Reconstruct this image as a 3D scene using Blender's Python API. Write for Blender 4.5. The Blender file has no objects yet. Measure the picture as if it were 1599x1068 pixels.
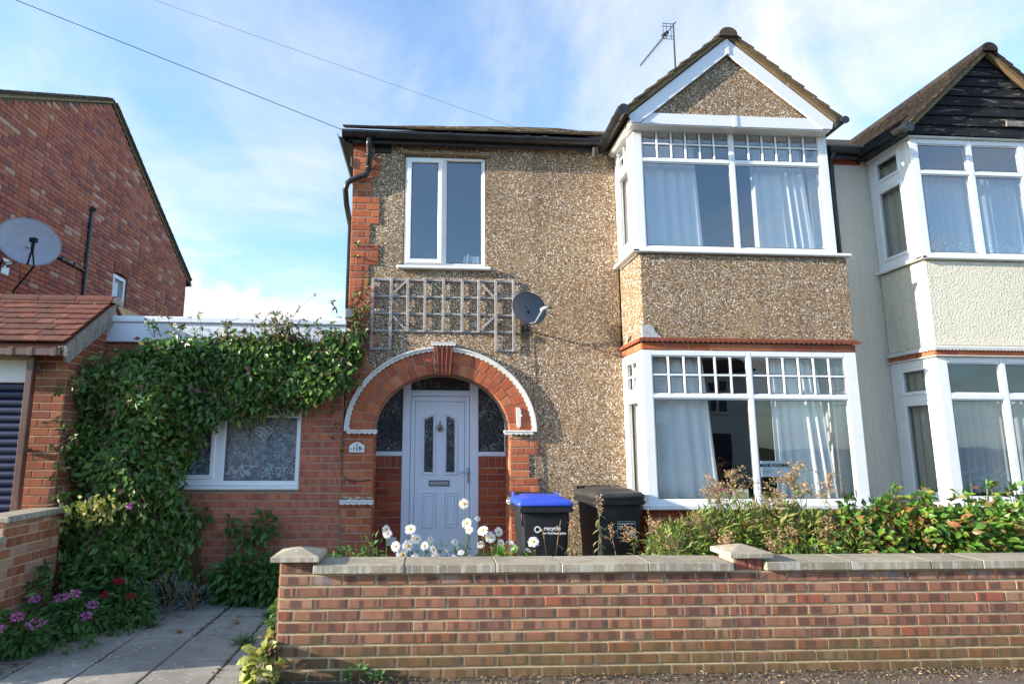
import bpy, bmesh, math, random
import numpy as np
from mathutils import Vector, Matrix

random.seed(7)
RNG = np.random.default_rng(11)
scene = bpy.context.scene
COL = scene.collection
R = math.radians

# ------------------------------------------------------------------ camera
cam_d = bpy.data.cameras.new('camera')
cam = bpy.data.objects.new('camera', cam_d)
COL.objects.link(cam)
scene.camera = cam
cam_d.sensor_width = 36.0
cam_d.sensor_fit = 'HORIZONTAL'
cam_d.lens = 912.8 / 1599.0 * 36.0
cam_d.shift_x = (799.5 - 721.7) / 1599.0
cam_d.shift_y = (549.8 - 534.0) / 1599.0
cam_d.clip_start = 0.05
cam_d.clip_end = 2000.0
YAW, PITCH, ROLL = 0.05716, 0.15723, 0.00413
_fw = Vector((math.sin(YAW) * math.cos(PITCH), math.cos(YAW) * math.cos(PITCH), math.sin(PITCH)))
_rt = Vector((math.cos(YAW), -math.sin(YAW), 0.0))
_up = _rt.cross(_fw)
_rt2 = _rt * math.cos(ROLL) + _up * math.sin(ROLL)
_up2 = _up * math.cos(ROLL) - _rt * math.sin(ROLL)
cm = Matrix((( _rt2.x, _up2.x, -_fw.x, 0.0), (_rt2.y, _up2.y, -_fw.y, -6.7), (_rt2.z, _up2.z, -_fw.z, 1.62), (0, 0, 0, 1)))
cam.matrix_world = cm

# ------------------------------------------------------------------ light
SUN_AZ, SUN_EL = R(10.5), R(16.5)        # light travels towards +x, a little into the facade
L = Vector((math.cos(SUN_AZ) * math.cos(SUN_EL), math.sin(SUN_AZ) * math.cos(SUN_EL), -math.sin(SUN_EL)))
sd = bpy.data.lights.new('sun', 'SUN')
sd.energy = 5.0
sd.angle = R(0.6)
sd.color = (1.0, 0.90, 0.76)
sun = bpy.data.objects.new('sun', sd)
COL.objects.link(sun)
sun.rotation_euler = L.to_track_quat('-Z', 'Y').to_euler()

world = bpy.data.worlds.new('World')
scene.world = world
world.use_nodes = True
wn, wl = world.node_tree.nodes, world.node_tree.links
wn.clear()
w_out = wn.new('ShaderNodeOutputWorld')
w_bg = wn.new('ShaderNodeBackground')
w_bg.inputs['Strength'].default_value = 0.15
sky = wn.new('ShaderNodeTexSky')
sky.sky_type = 'NISHITA'
sky.sun_disc = False
sky.sun_elevation = SUN_EL
sky.sun_rotation = math.atan2(-L.x, -L.y)
sky.air_density = 1.0
sky.dust_density = 0.5
sky.ozone_density = 1.0
tc = wn.new('ShaderNodeTexCoord')
sep = wn.new('ShaderNodeSeparateXYZ')
wl.new(tc.outputs['Generated'], sep.inputs[0])
def wmath(op, a, b=None, c=None):
    n = wn.new('ShaderNodeMath'); n.operation = op
    for i, v in enumerate((a, b, c)):
        if v is None: continue
        if isinstance(v, (int, float)): n.inputs[i].default_value = v
        else: wl.new(v, n.inputs[i])
    return n.outputs[0]
zc = wmath('MAXIMUM', wmath('ADD', sep.outputs[2], 0.16), 0.05)
cu = wmath('DIVIDE', sep.outputs[0], zc)
cv = wmath('DIVIDE', sep.outputs[1], zc)
comb = wn.new('ShaderNodeCombineXYZ')
wl.new(cu, comb.inputs[0]); wl.new(cv, comb.inputs[1])
def wnoise(scale, detail, rough, dist, vec, loc=(0, 0, 0), sc=(1, 1, 1), rot=0.0):
    m = wn.new('ShaderNodeMapping')
    m.inputs['Location'].default_value = loc
    m.inputs['Rotation'].default_value = (0, 0, rot)
    m.inputs['Scale'].default_value = sc
    wl.new(vec, m.inputs['Vector'])
    n = wn.new('ShaderNodeTexNoise')
    n.inputs['Scale'].default_value = scale; n.inputs['Detail'].default_value = detail
    n.inputs['Roughness'].default_value = rough; n.inputs['Distortion'].default_value = dist
    wl.new(m.outputs[0], n.inputs['Vector'])
    return n.outputs['Fac']
def wramp(v, a, b):
    n = wn.new('ShaderNodeMapRange'); n.interpolation_type = 'SMOOTHSTEP'
    n.inputs['From Min'].default_value = a; n.inputs['From Max'].default_value = b
    wl.new(v, n.inputs['Value'])
    return n.outputs[0]
streak = wramp(wnoise(1.1, 7, 0.60, 0.9, comb.outputs[0], (2.3, 4.1, 0), (1.0, 0.42, 1), R(-28)), 0.40, 0.74)
puff = wramp(wnoise(2.1, 8, 0.58, 0.3, comb.outputs[0], (0.9, 6.3, 0)), 0.50, 0.72)
lowz = wramp(sep.outputs[2], 0.50, 0.12)
cl = wmath('MINIMUM', wmath('ADD', wmath('MULTIPLY', streak, 0.62), wmath('MULTIPLY', puff, wmath('ADD', wmath('MULTIPLY', lowz, 0.75), 0.12))), 1.0)
# a few clouds of their own: a white heap low in the north west and high wisps
def cloud(d, w, amt, noise_v, lo=0.30, hi=0.75):
    dd = wn.new('ShaderNodeVectorMath'); dd.operation = 'SUBTRACT'
    wl.new(tc.outputs['Generated'], dd.inputs[0]); dd.inputs[1].default_value = d
    sc = wn.new('ShaderNodeVectorMath'); sc.operation = 'DIVIDE'
    wl.new(dd.outputs[0], sc.inputs[0]); sc.inputs[1].default_value = w
    ln = wn.new('ShaderNodeVectorMath'); ln.operation = 'LENGTH'; wl.new(sc.outputs[0], ln.inputs[0])
    v = wmath('ADD', wmath('SUBTRACT', 1.0, ln.outputs['Value']), wmath('MULTIPLY', wmath('SUBTRACT', noise_v, 0.5), 2.4))
    return wmath('MULTIPLY', wramp(v, lo, hi), amt)
fluff = wnoise(7.0, 8, 0.62, 0.4, tc.outputs['Generated'])
wisp = wnoise(4.0, 8, 0.65, 1.2, tc.outputs['Generated'], (1.7, 0, 0), (1.0, 1.0, 0.55), R(20))
extra = wmath('ADD', cloud((-.345, .915, .205), (.13, .3, .070), 1.0, fluff, 0.05, 0.55), cloud((-.225, .955, .205), (.10, .3, .05), 0.55, fluff, 0.15, 0.8))
extra = wmath('ADD', extra, cloud((.52, .76, .40), (.22, .4, .24), 0.50, wisp, 0.0, 0.9))
extra = wmath('ADD', extra, cloud((-.55, .74, .37), (.20, .4, .16), 0.40, wisp, 0.0, 0.9))
extra = wmath('ADD', extra, cloud((-.18, .83, .50), (.22, .4, .13), 0.16, wisp, 0.0, 0.9))
cl = wmath('MINIMUM', wmath('ADD', cl, extra), 1.0)
hz = wmath('MULTIPLY', wramp(sep.outputs[2], 0.40, -0.02), 0.08)
cl2 = wmath('MINIMUM', wmath('ADD', wmath('ADD', cl, hz), 0.06), 1.0)
wmix = wn.new('ShaderNodeMix'); wmix.data_type = 'RGBA'
wl.new(cl2, wmix.inputs['Factor'])
gain = wn.new('ShaderNodeMix'); gain.data_type = 'RGBA'; gain.blend_type = 'MULTIPLY'
gain.inputs['Factor'].default_value = 1.0
wl.new(sky.outputs[0], gain.inputs['A'])
gain.inputs['B'].default_value = (0.82, 1.10, 1.34, 1)
wl.new(gain.outputs['Result'], wmix.inputs['A'])
wmix.inputs['B'].default_value = (3.25, 3.30, 3.38, 1)
wl.new(wmix.outputs['Result'], w_bg.inputs['Color'])
wl.new(w_bg.outputs[0], w_out.inputs['Surface'])

scene.view_settings.view_transform = 'Standard'
scene.view_settings.look = 'None'
scene.view_settings.exposure = 1.18
scene.view_settings.gamma = 1.0
scene.view_settings.use_curve_mapping = False
try:
    scene.cycles.max_bounces = 7
    scene.cycles.transparent_max_bounces = 12
    scene.cycles.caustics_reflective = False
    scene.cycles.caustics_refractive = False
    scene.cycles.use_denoising = True
except Exception:
    pass

# ------------------------------------------------------------------ node helpers
class NT:
    def __init__(s, name):
        s.m = bpy.data.materials.new(name)
        s.m.use_nodes = True
        s.n = s.m.node_tree.nodes; s.l = s.m.node_tree.links
        s.n.clear()
        s.out = s.n.new('ShaderNodeOutputMaterial')
        s.b = s.n.new('ShaderNodeBsdfPrincipled')
        s.l.new(s.b.outputs[0], s.out.inputs['Surface'])
    def put(s, sock, v):
        if isinstance(v, (int, float)): sock.default_value = v
        elif isinstance(v, tuple): sock.default_value = v if len(v) != 3 or sock.type != 'RGBA' else (*v, 1)
        else: s.l.new(v, sock)
    def math(s, op, a, b=None, c=None):
        n = s.n.new('ShaderNodeMath'); n.operation = op
        for i, v in enumerate((a, b, c)):
            if v is not None: s.put(n.inputs[i], v)
        return n.outputs[0]
    def pos(s): return s.n.new('ShaderNodeNewGeometry').outputs['Position']
    def obj(s): return s.n.new('ShaderNodeTexCoord').outputs['Object']
    def island(s): return s.n.new('ShaderNodeNewGeometry').outputs['Random Per Island']
    def orand(s): return s.n.new('ShaderNodeObjectInfo').outputs['Random']
    def rnd(s): return s.math('FRACT', s.math('ADD', s.math('MULTIPLY', s.island(), 7.31), s.orand()))
    def mapv(s, vec, sc=(1, 1, 1), loc=(0, 0, 0), rot=(0, 0, 0)):
        n = s.n.new('ShaderNodeMapping')
        n.inputs['Scale'].default_value = sc; n.inputs['Location'].default_value = loc; n.inputs['Rotation'].default_value = rot
        s.l.new(vec, n.inputs['Vector']); return n.outputs[0]
    def addv(s, vec, val, k=31.0):
        c = s.n.new('ShaderNodeCombineXYZ'); mv = s.math('MULTIPLY', val, k)
        for i in range(3): s.l.new(mv, c.inputs[i])
        n = s.n.new('ShaderNodeVectorMath'); n.operation = 'ADD'
        s.l.new(vec, n.inputs[0]); s.l.new(c.outputs[0], n.inputs[1]); return n.outputs[0]
    def noise(s, vec, scale, detail=4, rough=0.55, dist=0.0):
        n = s.n.new('ShaderNodeTexNoise')
        n.inputs['Scale'].default_value = scale; n.inputs['Detail'].default_value = detail
        n.inputs['Roughness'].default_value = rough; n.inputs['Distortion'].default_value = dist
        if vec is not None: s.l.new(vec, n.inputs['Vector'])
        return n.outputs['Fac']
    def voro(s, vec, scale, feature='F1', rnd=1.0):
        n = s.n.new('ShaderNodeTexVoronoi'); n.feature = feature
        n.inputs['Scale'].default_value = scale; n.inputs['Randomness'].default_value = rnd
        s.l.new(vec, n.inputs['Vector']); return n
    def ramp(s, v, stops, mode='LINEAR'):
        n = s.n.new('ShaderNodeValToRGB'); n.color_ramp.interpolation = mode
        e = n.color_ramp.elements
        while len(e) < len(stops): e.new(0.5)
        for i, (p, c) in enumerate(stops):
            e[i].position = p; e[i].color = (*c, 1) if len(c) == 3 else c
        s.l.new(v, n.inputs['Fac']); return n.outputs['Color']
    def step(s, v, a, b):
        n = s.n.new('ShaderNodeMapRange'); n.interpolation_type = 'SMOOTHSTEP'
        n.inputs['From Min'].default_value = a; n.inputs['From Max'].default_value = b
        s.put(n.inputs['Value'], v); return n.outputs[0]
    def mix(s, f, a, b, blend='MIX'):
        n = s.n.new('ShaderNodeMix'); n.data_type = 'RGBA'; n.blend_type = blend
        s.put(n.inputs['Factor'], f); s.put(n.inputs['A'], a); s.put(n.inputs['B'], b)
        return n.outputs['Result']
    def bump(s, h, strength=0.5, dist=0.01):
        n = s.n.new('ShaderNodeBump')
        n.inputs['Strength'].default_value = strength; n.inputs['Distance'].default_value = dist
        s.l.new(h, n.inputs['Height']); s.l.new(n.outputs[0], s.b.inputs['Normal'])
    def fin(s, col, rough=0.8, spec=0.3, metal=0.0):
        s.put(s.b.inputs['Base Color'], col); s.put(s.b.inputs['Roughness'], rough)
        s.b.inputs['Specular IOR Level'].default_value = spec; s.b.inputs['Metallic'].default_value = metal
        return s.m

def lerp3(a, b, t): return tuple(a[i] * (1 - t) + b[i] * t for i in range(3))

def brick_mat(name, cols, band=0.0, bandcol=(0.12, 0.07, 0.06), stuff=False, algae=None, white=0.0, var=0.35, bump=0.5):
    t = NT(name)
    r = t.rnd()
    n = len(cols)
    base = t.ramp(r, [(i / n, c) for i, c in enumerate(cols)], 'CONSTANT')
    p = t.pos()
    loc = t.addv(p, r, 13.0)
    big = t.noise(loc, 14, 3)
    fine = t.noise(loc, 160, 4, 0.65)
    base = t.mix(t.math('MULTIPLY', t.step(big, 0.35, 0.75), var), base, t.mix(0.6, base, (0.08, 0.045, 0.035)))
    base = t.mix(t.math('MULTIPLY', t.step(fine, 0.5, 0.8), 0.35), base, t.mix(0.5, base, (0.55, 0.40, 0.30)))
    if band > 0:
        o = t.obj()
        sx = t.n.new('ShaderNodeSeparateXYZ'); t.l.new(o, sx.inputs[0])
        u = t.math('ADD', t.math('MULTIPLY', sx.outputs[0], 2.1), t.math('MULTIPLY', r, 57.0))
        w1 = t.n.new('ShaderNodeTexNoise'); w1.noise_dimensions = '1D'
        w1.inputs['Scale'].default_value = 1.0; w1.inputs['Detail'].default_value = 0.6
        t.l.new(u, w1.inputs['W'])
        b = t.step(w1.outputs['Fac'], 0.50, 0.60)
        zed = t.step(t.math('ABSOLUTE', sx.outputs[2]), 0.47, 0.36)
        b = t.math('MULTIPLY', t.math('MULTIPLY', b, zed), band)
        base = t.mix(b, base, bandcol)
    if white > 0:
        wz = t.step(t.noise(t.mapv(p, (1, 1, 2.5)), 7, 5, 0.7), 0.62, 0.74)
        base = t.mix(t.math('MULTIPLY', wz, white), base, (0.62, 0.56, 0.50))
    if algae:
        sp = t.n.new('ShaderNodeSeparateXYZ'); t.l.new(p, sp.inputs[0])
        az = t.math('ADD', sp.outputs[2], t.math('MULTIPLY', t.math('SUBTRACT', t.noise(p, 3.2, 4), 0.5), 0.55))
        a = t.step(az, algae, algae * 0.25)
        base = t.mix(t.math('MULTIPLY', a, 0.62), base, (0.13, 0.105, 0.04))
        up = t.math('MULTIPLY', t.step(sp.outputs[2], 0.55, 0.70), t.step(t.noise(t.mapv(p, (1, 1, 2.0)), 5.0, 5, 0.7), 0.50, 0.66))
        base = t.mix(t.math('MULTIPLY', up, 0.55), base, (0.40, 0.36, 0.37))
    h = t.math('ADD', t.math('MULTIPLY', fine, 0.6), big)
    t.bump(h, bump, 0.004)
    return t.fin(base, 0.88, 0.22)

def plain(name, col, rough=0.6, spec=0.4, nscale=20, namp=0.18, metal=0.0, bump=0.0, bscale=200, dark=(0.03, 0.03, 0.03)):
    t = NT(name)
    p = t.pos()
    n1 = t.noise(p, nscale, 5, 0.6)
    c = t.mix(t.math('MULTIPLY', t.step(n1, 0.35, 0.8), namp), col, dark)
    if bump > 0: t.bump(t.noise(p, bscale, 3), bump, 0.003)
    return t.fin(c, rough, spec, metal)

M = {}
# house bricks
M['red'] = brick_mat('red_brick', [(0.47, 0.125, 0.052), (0.52, 0.15, 0.064), (0.40, 0.098, 0.046), (0.54, 0.185, 0.085), (0.45, 0.115, 0.050), (0.36, 0.095, 0.052), (0.50, 0.135, 0.058), (0.42, 0.12, 0.062)], var=0.40)
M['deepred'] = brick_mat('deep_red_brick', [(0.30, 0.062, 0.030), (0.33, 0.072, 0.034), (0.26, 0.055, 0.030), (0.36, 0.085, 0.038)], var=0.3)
M['ext'] = brick_mat('rustic_brick', [(0.54, 0.17, 0.098), (0.49, 0.15, 0.09), (0.58, 0.19, 0.098), (0.52, 0.165, 0.096), (0.44, 0.14, 0.092)], band=0.55, bandcol=(0.27, 0.085, 0.065), var=0.2)
M['wallbrick'] = brick_mat('mottled_brick', [(0.33, 0.15, 0.088), (0.37, 0.18, 0.105), (0.28, 0.12, 0.075), (0.41, 0.22, 0.14), (0.37, 0.12, 0.072), (0.31, 0.145, 0.09), (0.35, 0.16, 0.10), (0.25, 0.12, 0.085)], band=0.80, bandcol=(0.120, 0.066, 0.055), algae=0.34, var=0.3, bump=0.8)
M['garage'] = brick_mat('garage_brick', [(0.34, 0.115, 0.060), (0.30, 0.09, 0.05), (0.38, 0.14, 0.075), (0.26, 0.085, 0.055)], var=0.4, bump=1.0)
M['lowwall'] = brick_mat('low_wall_brick', [(0.36, 0.12, 0.06), (0.42, 0.15, 0.075), (0.46, 0.22, 0.14), (0.30, 0.10, 0.055), (0.50, 0.30, 0.22)], band=0.4, bandcol=(0.42, 0.24, 0.17), var=0.3)
M['gable'] = brick_mat('gable_brick', [(0.432, 0.138, 0.086), (0.480, 0.168, 0.108), (0.360, 0.108, 0.074), (0.528, 0.198, 0.132), (0.312, 0.120, 0.102), (0.504, 0.156, 0.084), (0.396, 0.126, 0.084), (0.444, 0.180, 0.138), (0.264, 0.102, 0.096), (0.480, 0.150, 0.090), (0.408, 0.144, 0.102), (0.552, 0.324, 0.228), (0.456, 0.144, 0.096), (0.504, 0.180, 0.114), (0.420, 0.132, 0.084), (0.492, 0.174, 0.120), (0.372, 0.120, 0.090)], var=0.3, white=0.25)
M['mortar'] = plain('grey_mortar', (0.44, 0.36, 0.27), 0.95, 0.1, 30, 0.3, bump=0.4)
M['mortar_y'] = plain('buff_mortar', (0.62, 0.50, 0.31), 0.95, 0.1, 22, 0.35, bump=0.5, dark=(0.12, 0.10, 0.05))
M['mortar_d'] = plain('dark_mortar', (0.16, 0.115, 0.085), 0.95, 0.1, 20, 0.3, bump=0.4)
M['mortar_w'] = plain('pale_mortar', (0.52, 0.46, 0.40), 0.95, 0.1, 40, 0.4)

def pebble():
    t = NT('pebbledash')
    p = t.pos()
    wob = t.addv(p, t.noise(p, 9, 2), 0.02)
    v = t.voro(wob, 88)
    cr = t.n.new('ShaderNodeSeparateColor'); t.l.new(v.outputs['Color'], cr.inputs[0])
    stone = t.ramp(cr.outputs[0], [(0.0, (0.74, 0.67, 0.57)), (0.08, (0.28, 0.175, 0.095)), (0.28, (0.42, 0.29, 0.17)), (0.43, (0.90, 0.86, 0.78)), (0.50, (0.12, 0.078, 0.05)), (0.64, (0.35, 0.195, 0.09)), (0.77, (0.48, 0.36, 0.23)), (0.88, (0.04, 0.035, 0.033))], 'CONSTANT')
    edge = t.step(v.outputs['Distance'], 0.50, 0.78)
    cem = t.mix(t.noise(p, 3, 4), (0.33, 0.235, 0.14), (0.24, 0.175, 0.11))
    col = t.mix(edge, stone, cem)
    col = t.mix(1.0, col, (1.14, 1.13, 1.13), 'MULTIPLY')
    big = t.noise(t.mapv(p, (1, 1, 0.35)), 1.6, 5, 0.6)
    bare = t.step(t.noise(p, 2.3, 5, 0.65), 0.55, 0.68)
    col = t.mix(t.math('MULTIPLY', bare, 0.60), col, (0.42, 0.295, 0.16))
    col = t.mix(t.math('MULTIPLY', t.step(big, 0.48, 0.72), 0.40), col, t.mix(0.7, col, (0.07, 0.055, 0.045)))
    st = t.step(t.noise(t.mapv(p, (6.5, 6.5, .32)), 1.0, 5, 0.65), 0.50, 0.74)
    col = t.mix(t.math('MULTIPLY', st, 0.42), col, t.mix(0.75, col, (0.06, 0.05, 0.045)))
    h = t.math('MULTIPLY', t.math('SUBTRACT', 1.0, edge), t.math('ADD', 0.5, cr.outputs[1]))
    t.bump(h, 0.9, 0.010)
    return t.fin(col, 0.8, 0.3)
M['pebble'] = pebble()
def roughcast(name, a, b):
    t = NT(name)
    p = t.pos()
    n1 = t.noise(p, 44, 6, 0.62, 0.0); n2 = t.noise(p, 1.3, 5, 0.6)
    v = t.voro(p, 62)
    h = t.math('ADD', t.math('MULTIPLY', n1, 1.5), t.math('MULTIPLY', v.outputs['Distance'], 0.22))
    col = t.mix(t.math('MULTIPLY', t.step(n2, 0.4, 0.75), 0.35), a, b)
    st = t.step(t.noise(t.mapv(p, (9, 9, .5)), 1.0, 4, 0.65), 0.52, 0.75)
    col = t.mix(t.math('MULTIPLY', st, 0.30), col, tuple(x * .62 for x in b))
    col = t.mix(t.math('MULTIPLY', t.step(n1, 0.45, 0.33), 0.60), col, (0.34, 0.31, 0.25))  # pits darkened in the colour: painted shade where the bump barely shows
    t.bump(h, 1.0, 0.018)
    return t.fin(col, 0.85, 0.2)
M['cream'] = roughcast('cream_roughcast', (0.84, 0.785, 0.64), (0.70, 0.66, 0.55))
M['cream_shaded'] = roughcast('cream_roughcast_shaded', (0.80, 0.755, 0.64), (0.66, 0.62, 0.53))  # greyer copy of the cream render, the wall's shade put into its colour
def pvc(name='white_pvc', col=(0.86, 0.865, 0.87), dirt=0.18, rough=0.32):
    t = NT(name)
    p = t.pos()
    n = t.noise(p, 5, 5, 0.65); n2 = t.noise(t.mapv(p, (40, 40, 3)), 1.0, 3)
    c = t.mix(t.math('MULTIPLY', t.step(n, 0.5, 0.8), dirt), col, (0.42, 0.40, 0.35))
    c = t.mix(t.math('MULTIPLY', t.step(n2, 0.6, 0.8), dirt * 0.6), c, (0.45, 0.42, 0.36))
    return t.fin(c, rough, 0.45)
M['pvc'] = pvc()
M['pvc_old'] = pvc('weathered_white', (0.74, 0.72, 0.68), 0.35, 0.45)
M['door'] = pvc('pale_lilac_door', (0.68, 0.70, 0.78), 0.06, 0.38)
M['fascia'] = pvc('white_fascia', (0.78, 0.80, 0.86), 0.10, 0.35)
M['wpaint'] = pvc('flaky_white_paint', (0.72, 0.70, 0.66), 0.85, 0.7)
M['terra'] = plain('terracotta', (0.30, 0.085, 0.05), 0.8, 0.3, 18, 0.4, bump=0.4)

def glass(name, tint=(0.9, 0.93, 0.95), refl=(0.10, 0.85), rough=0.0, bumpy=False, ior=1.55):
    t = NT(name)
    t.n.remove(t.b)
    g = t.n.new('ShaderNodeBsdfGlossy'); g.inputs['Roughness'].default_value = rough
    tr = t.n.new('ShaderNodeBsdfTransparent'); tr.inputs['Color'].default_value = (*tint, 1)
    mx = t.n.new('ShaderNodeMixShader')
    ge = t.n.new('ShaderNodeNewGeometry'); dt = t.n.new('ShaderNodeVectorMath'); dt.operation = 'DOT_PRODUCT'
    t.l.new(ge.outputs['Normal'], dt.inputs[0]); t.l.new(ge.outputs['Incoming'], dt.inputs[1])
    k5 = t.math('POWER', t.math('SUBTRACT', 1.0, t.math('ABSOLUTE', dt.outputs['Value'])), 5.0)
    f = t.math('MINIMUM', t.math('ADD', refl[0], t.math('MULTIPLY', k5, refl[1] * (1 - refl[0]))), 1.0)
    p = t.pos()
    bp = t.n.new('ShaderNodeBump')
    if bumpy:
        hh = t.noise(t.mapv(p, (1, 1, 0.7)), 26, 3, 0.5, 1.6)
        bp.inputs['Strength'].default_value = 1.0; bp.inputs['Distance'].default_value = 0.05
    else:
        hh = t.noise(p, 1.7, 1)
        bp.inputs['Strength'].default_value = 0.04; bp.inputs['Distance'].default_value = 0.05
    t.l.new(hh, bp.inputs['Height']); t.l.new(bp.outputs[0], g.inputs['Normal'])
    body = tr.outputs[0]
    if bumpy:
        df = t.n.new('ShaderNodeBsdfDiffuse')
        pat = t.step(t.noise(t.mapv(p, (1, 1, .6)), 46, 3, 0.6, 2.2), 0.52, 0.70)  # pale diffuse flecks: glints of the textured glass painted into the colour
        big = t.step(t.noise(p, 4.0, 3), 0.35, 0.65)
        t.l.new(t.mix(t.math('MULTIPLY', pat, big), (0.020, 0.024, 0.027), (0.62, 0.68, 0.72)), df.inputs['Color'])
        m2 = t.n.new('ShaderNodeMixShader'); m2.inputs[0].default_value = 0.75
        t.l.new(tr.outputs[0], m2.inputs[1]); t.l.new(df.outputs[0], m2.inputs[2]); body = m2.outputs[0]
    t.l.new(f, mx.inputs[0]); t.l.new(body, mx.inputs[1]); t.l.new(g.outputs[0], mx.inputs[2])
    t.l.new(mx.outputs[0], t.out.inputs['Surface'])
    return t.m
M['glass'] = glass('window_glass', refl=(0.11, 0.75))
M['glass_up'] = glass('upstairs_glass', refl=(0.27, 0.70))
M['seal'] = plain('dark_glazing_seal', (0.05, 0.05, 0.055), .7)
M['obscure'] = glass('obscured_glass', (0.10, 0.12, 0.13), (0.08, 0.8), 0.12, True)
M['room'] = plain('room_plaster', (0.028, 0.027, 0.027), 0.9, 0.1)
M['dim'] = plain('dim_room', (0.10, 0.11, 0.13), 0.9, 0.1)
M['blue_room'] = plain('blue_grey_room', (0.20, 0.27, 0.40), 0.8, 0.2, 3, 0.05)  # plain blue-grey colour for the bedroom lining
def cloth(name, col, trans=0.0, lace=None):
    t = NT(name)
    p = t.pos()
    n = t.noise(t.mapv(p, (3, 3, 0.4)), 12, 3)
    c = t.mix(t.math('MULTIPLY', n, 0.25), col, tuple(x * 0.7 for x in col))
    m = t.fin(c, 0.9, 0.1)
    if trans > 0:
        tr = t.n.new('ShaderNodeBsdfTransparent'); mx = t.n.new('ShaderNodeMixShader')
        fac = trans
        if lace:
            v = t.voro(p, lace[0], 'DISTANCE_TO_EDGE')
            v2 = t.voro(p, lace[0] * 0.9)
            ring = t.math('ABSOLUTE', t.math('SUBTRACT', v2.outputs['Distance'], 0.30))
            pat = t.math('MAXIMUM', t.step(ring, 0.10, 0.04), t.step(t.math('ABSOLUTE', t.math('SUBTRACT', t.noise(p, lace[0] * 0.75, 2, 0.5, 1.2), 0.5)), 0.035, 0.012))
            sp = t.n.new('ShaderNodeSeparateXYZ'); t.l.new(p, sp.inputs[0])
            low = t.step(sp.outputs[2], lace[1] + lace[2], lace[1])
            fac = t.math('SUBTRACT', trans, t.math('MULTIPLY', pat, t.math('ADD', lace[3], t.math('MULTIPLY', low, 0.5))))
            fac = t.math('MAXIMUM', fac, 0.02)
        t.put(mx.inputs[0], fac)
        t.l.new(t.b.outputs[0], mx.inputs[1]); t.l.new(tr.outputs[0], mx.inputs[2])
        t.l.new(mx.outputs[0], t.out.inputs['Surface'])
    return m
M['curtain'] = cloth('pale_curtain', (0.80, 0.81, 0.80))
M['curtain_g'] = cloth('sage_curtain', (0.50, 0.52, 0.42))
M['net_up'] = cloth('net_curtain_upstairs', (0.66, 0.72, 0.76), 0.45, (17.0, 3.75, 0.40, 0.0))
M['net_dn'] = cloth('net_curtain_downstairs', (0.66, 0.70, 0.72), 0.50, (17.0, 1.08, 0.45, 0.0))
M['lace'] = cloth('lace_curtain', (0.62, 0.68, 0.72), 0.74, (15.0, 1.20, 0.30, 0.42))
M['beige'] = cloth('beige_curtain', (0.46, 0.43, 0.35))
M['blackpl'] = plain('black_plastic_gutter', (0.018, 0.019, 0.022), 0.35, 0.5, 8, 0.3, dark=(0.09, 0.085, 0.08))
M['blacksteel'] = plain('dark_steel', (0.03, 0.03, 0.033), 0.5, 0.5)
M['binblack'] = plain('bin_black_plastic', (0.016, 0.017, 0.020), 0.48, 0.45, 9, 0.35, dark=(0.045, 0.045, 0.045), bump=0.15)
M['binblue'] = plain('bin_blue_plastic', (0.035, 0.085, 0.55), 0.40, 0.5, 9, 0.15, dark=(0.10, 0.14, 0.5))
M['bingrey'] = plain('bin_faded_lid', (0.030, 0.029, 0.028), 0.5, 0.5, 7, 0.4, dark=(0.10, 0.09, 0.08))
M['brownpl'] = plain('brown_plastic_pipe', (0.095, 0.042, 0.030), 0.38, 0.5, 6, 0.3, dark=(0.22, 0.13, 0.10))
def tilemat(name, cols, lichen=0.5, moss=0.0):
    t = NT(name)
    r = t.rnd(); p = t.pos()
    b = t.ramp(r, [(i / len(cols), c) for i, c in enumerate(cols)], 'CONSTANT')
    n = t.noise(p, 9, 5, 0.6)
    b = t.mix(t.math('MULTIPLY', t.step(n, 0.4, 0.8), 0.5), b, (0.06, 0.035, 0.03))
    li = t.step(t.noise(p, 17, 3, 0.5), 0.70, 0.73)
    b = t.mix(t.math('MULTIPLY', li, lichen), b, (0.58, 0.54, 0.44))
    if moss:
        b = t.mix(t.math('MULTIPLY', t.step(t.noise(p, 25, 4), 0.5, 0.66), moss), b, (0.10, 0.085, 0.03))
    t.bump(t.noise(p, 120, 4), 0.5, 0.004)
    return t.fin(b, 0.85, 0.25)
M['tile'] = tilemat('red_clay_tile', [(0.165, 0.058, 0.038), (0.14, 0.05, 0.036), (0.20, 0.075, 0.05), (0.125, 0.05, 0.038), (0.175, 0.062, 0.04)])
M['tile_d'] = tilemat('dark_weathered_tile', [(0.09, 0.07, 0.05), (0.13, 0.09, 0.055), (0.07, 0.055, 0.045), (0.16, 0.11, 0.06)], 0.7, 0.5)
M['tile_n'] = tilemat('brown_weathered_tile', [(0.022, 0.018, 0.017), (0.030, 0.023, 0.021), (0.017, 0.015, 0.015)], 0.22, 0.3)
M['verge'] = tilemat('mossy_verge_mortar', [(0.24, 0.17, 0.085), (0.20, 0.14, 0.075), (0.27, 0.2, 0.10)], 0.8, 0.5)
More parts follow.
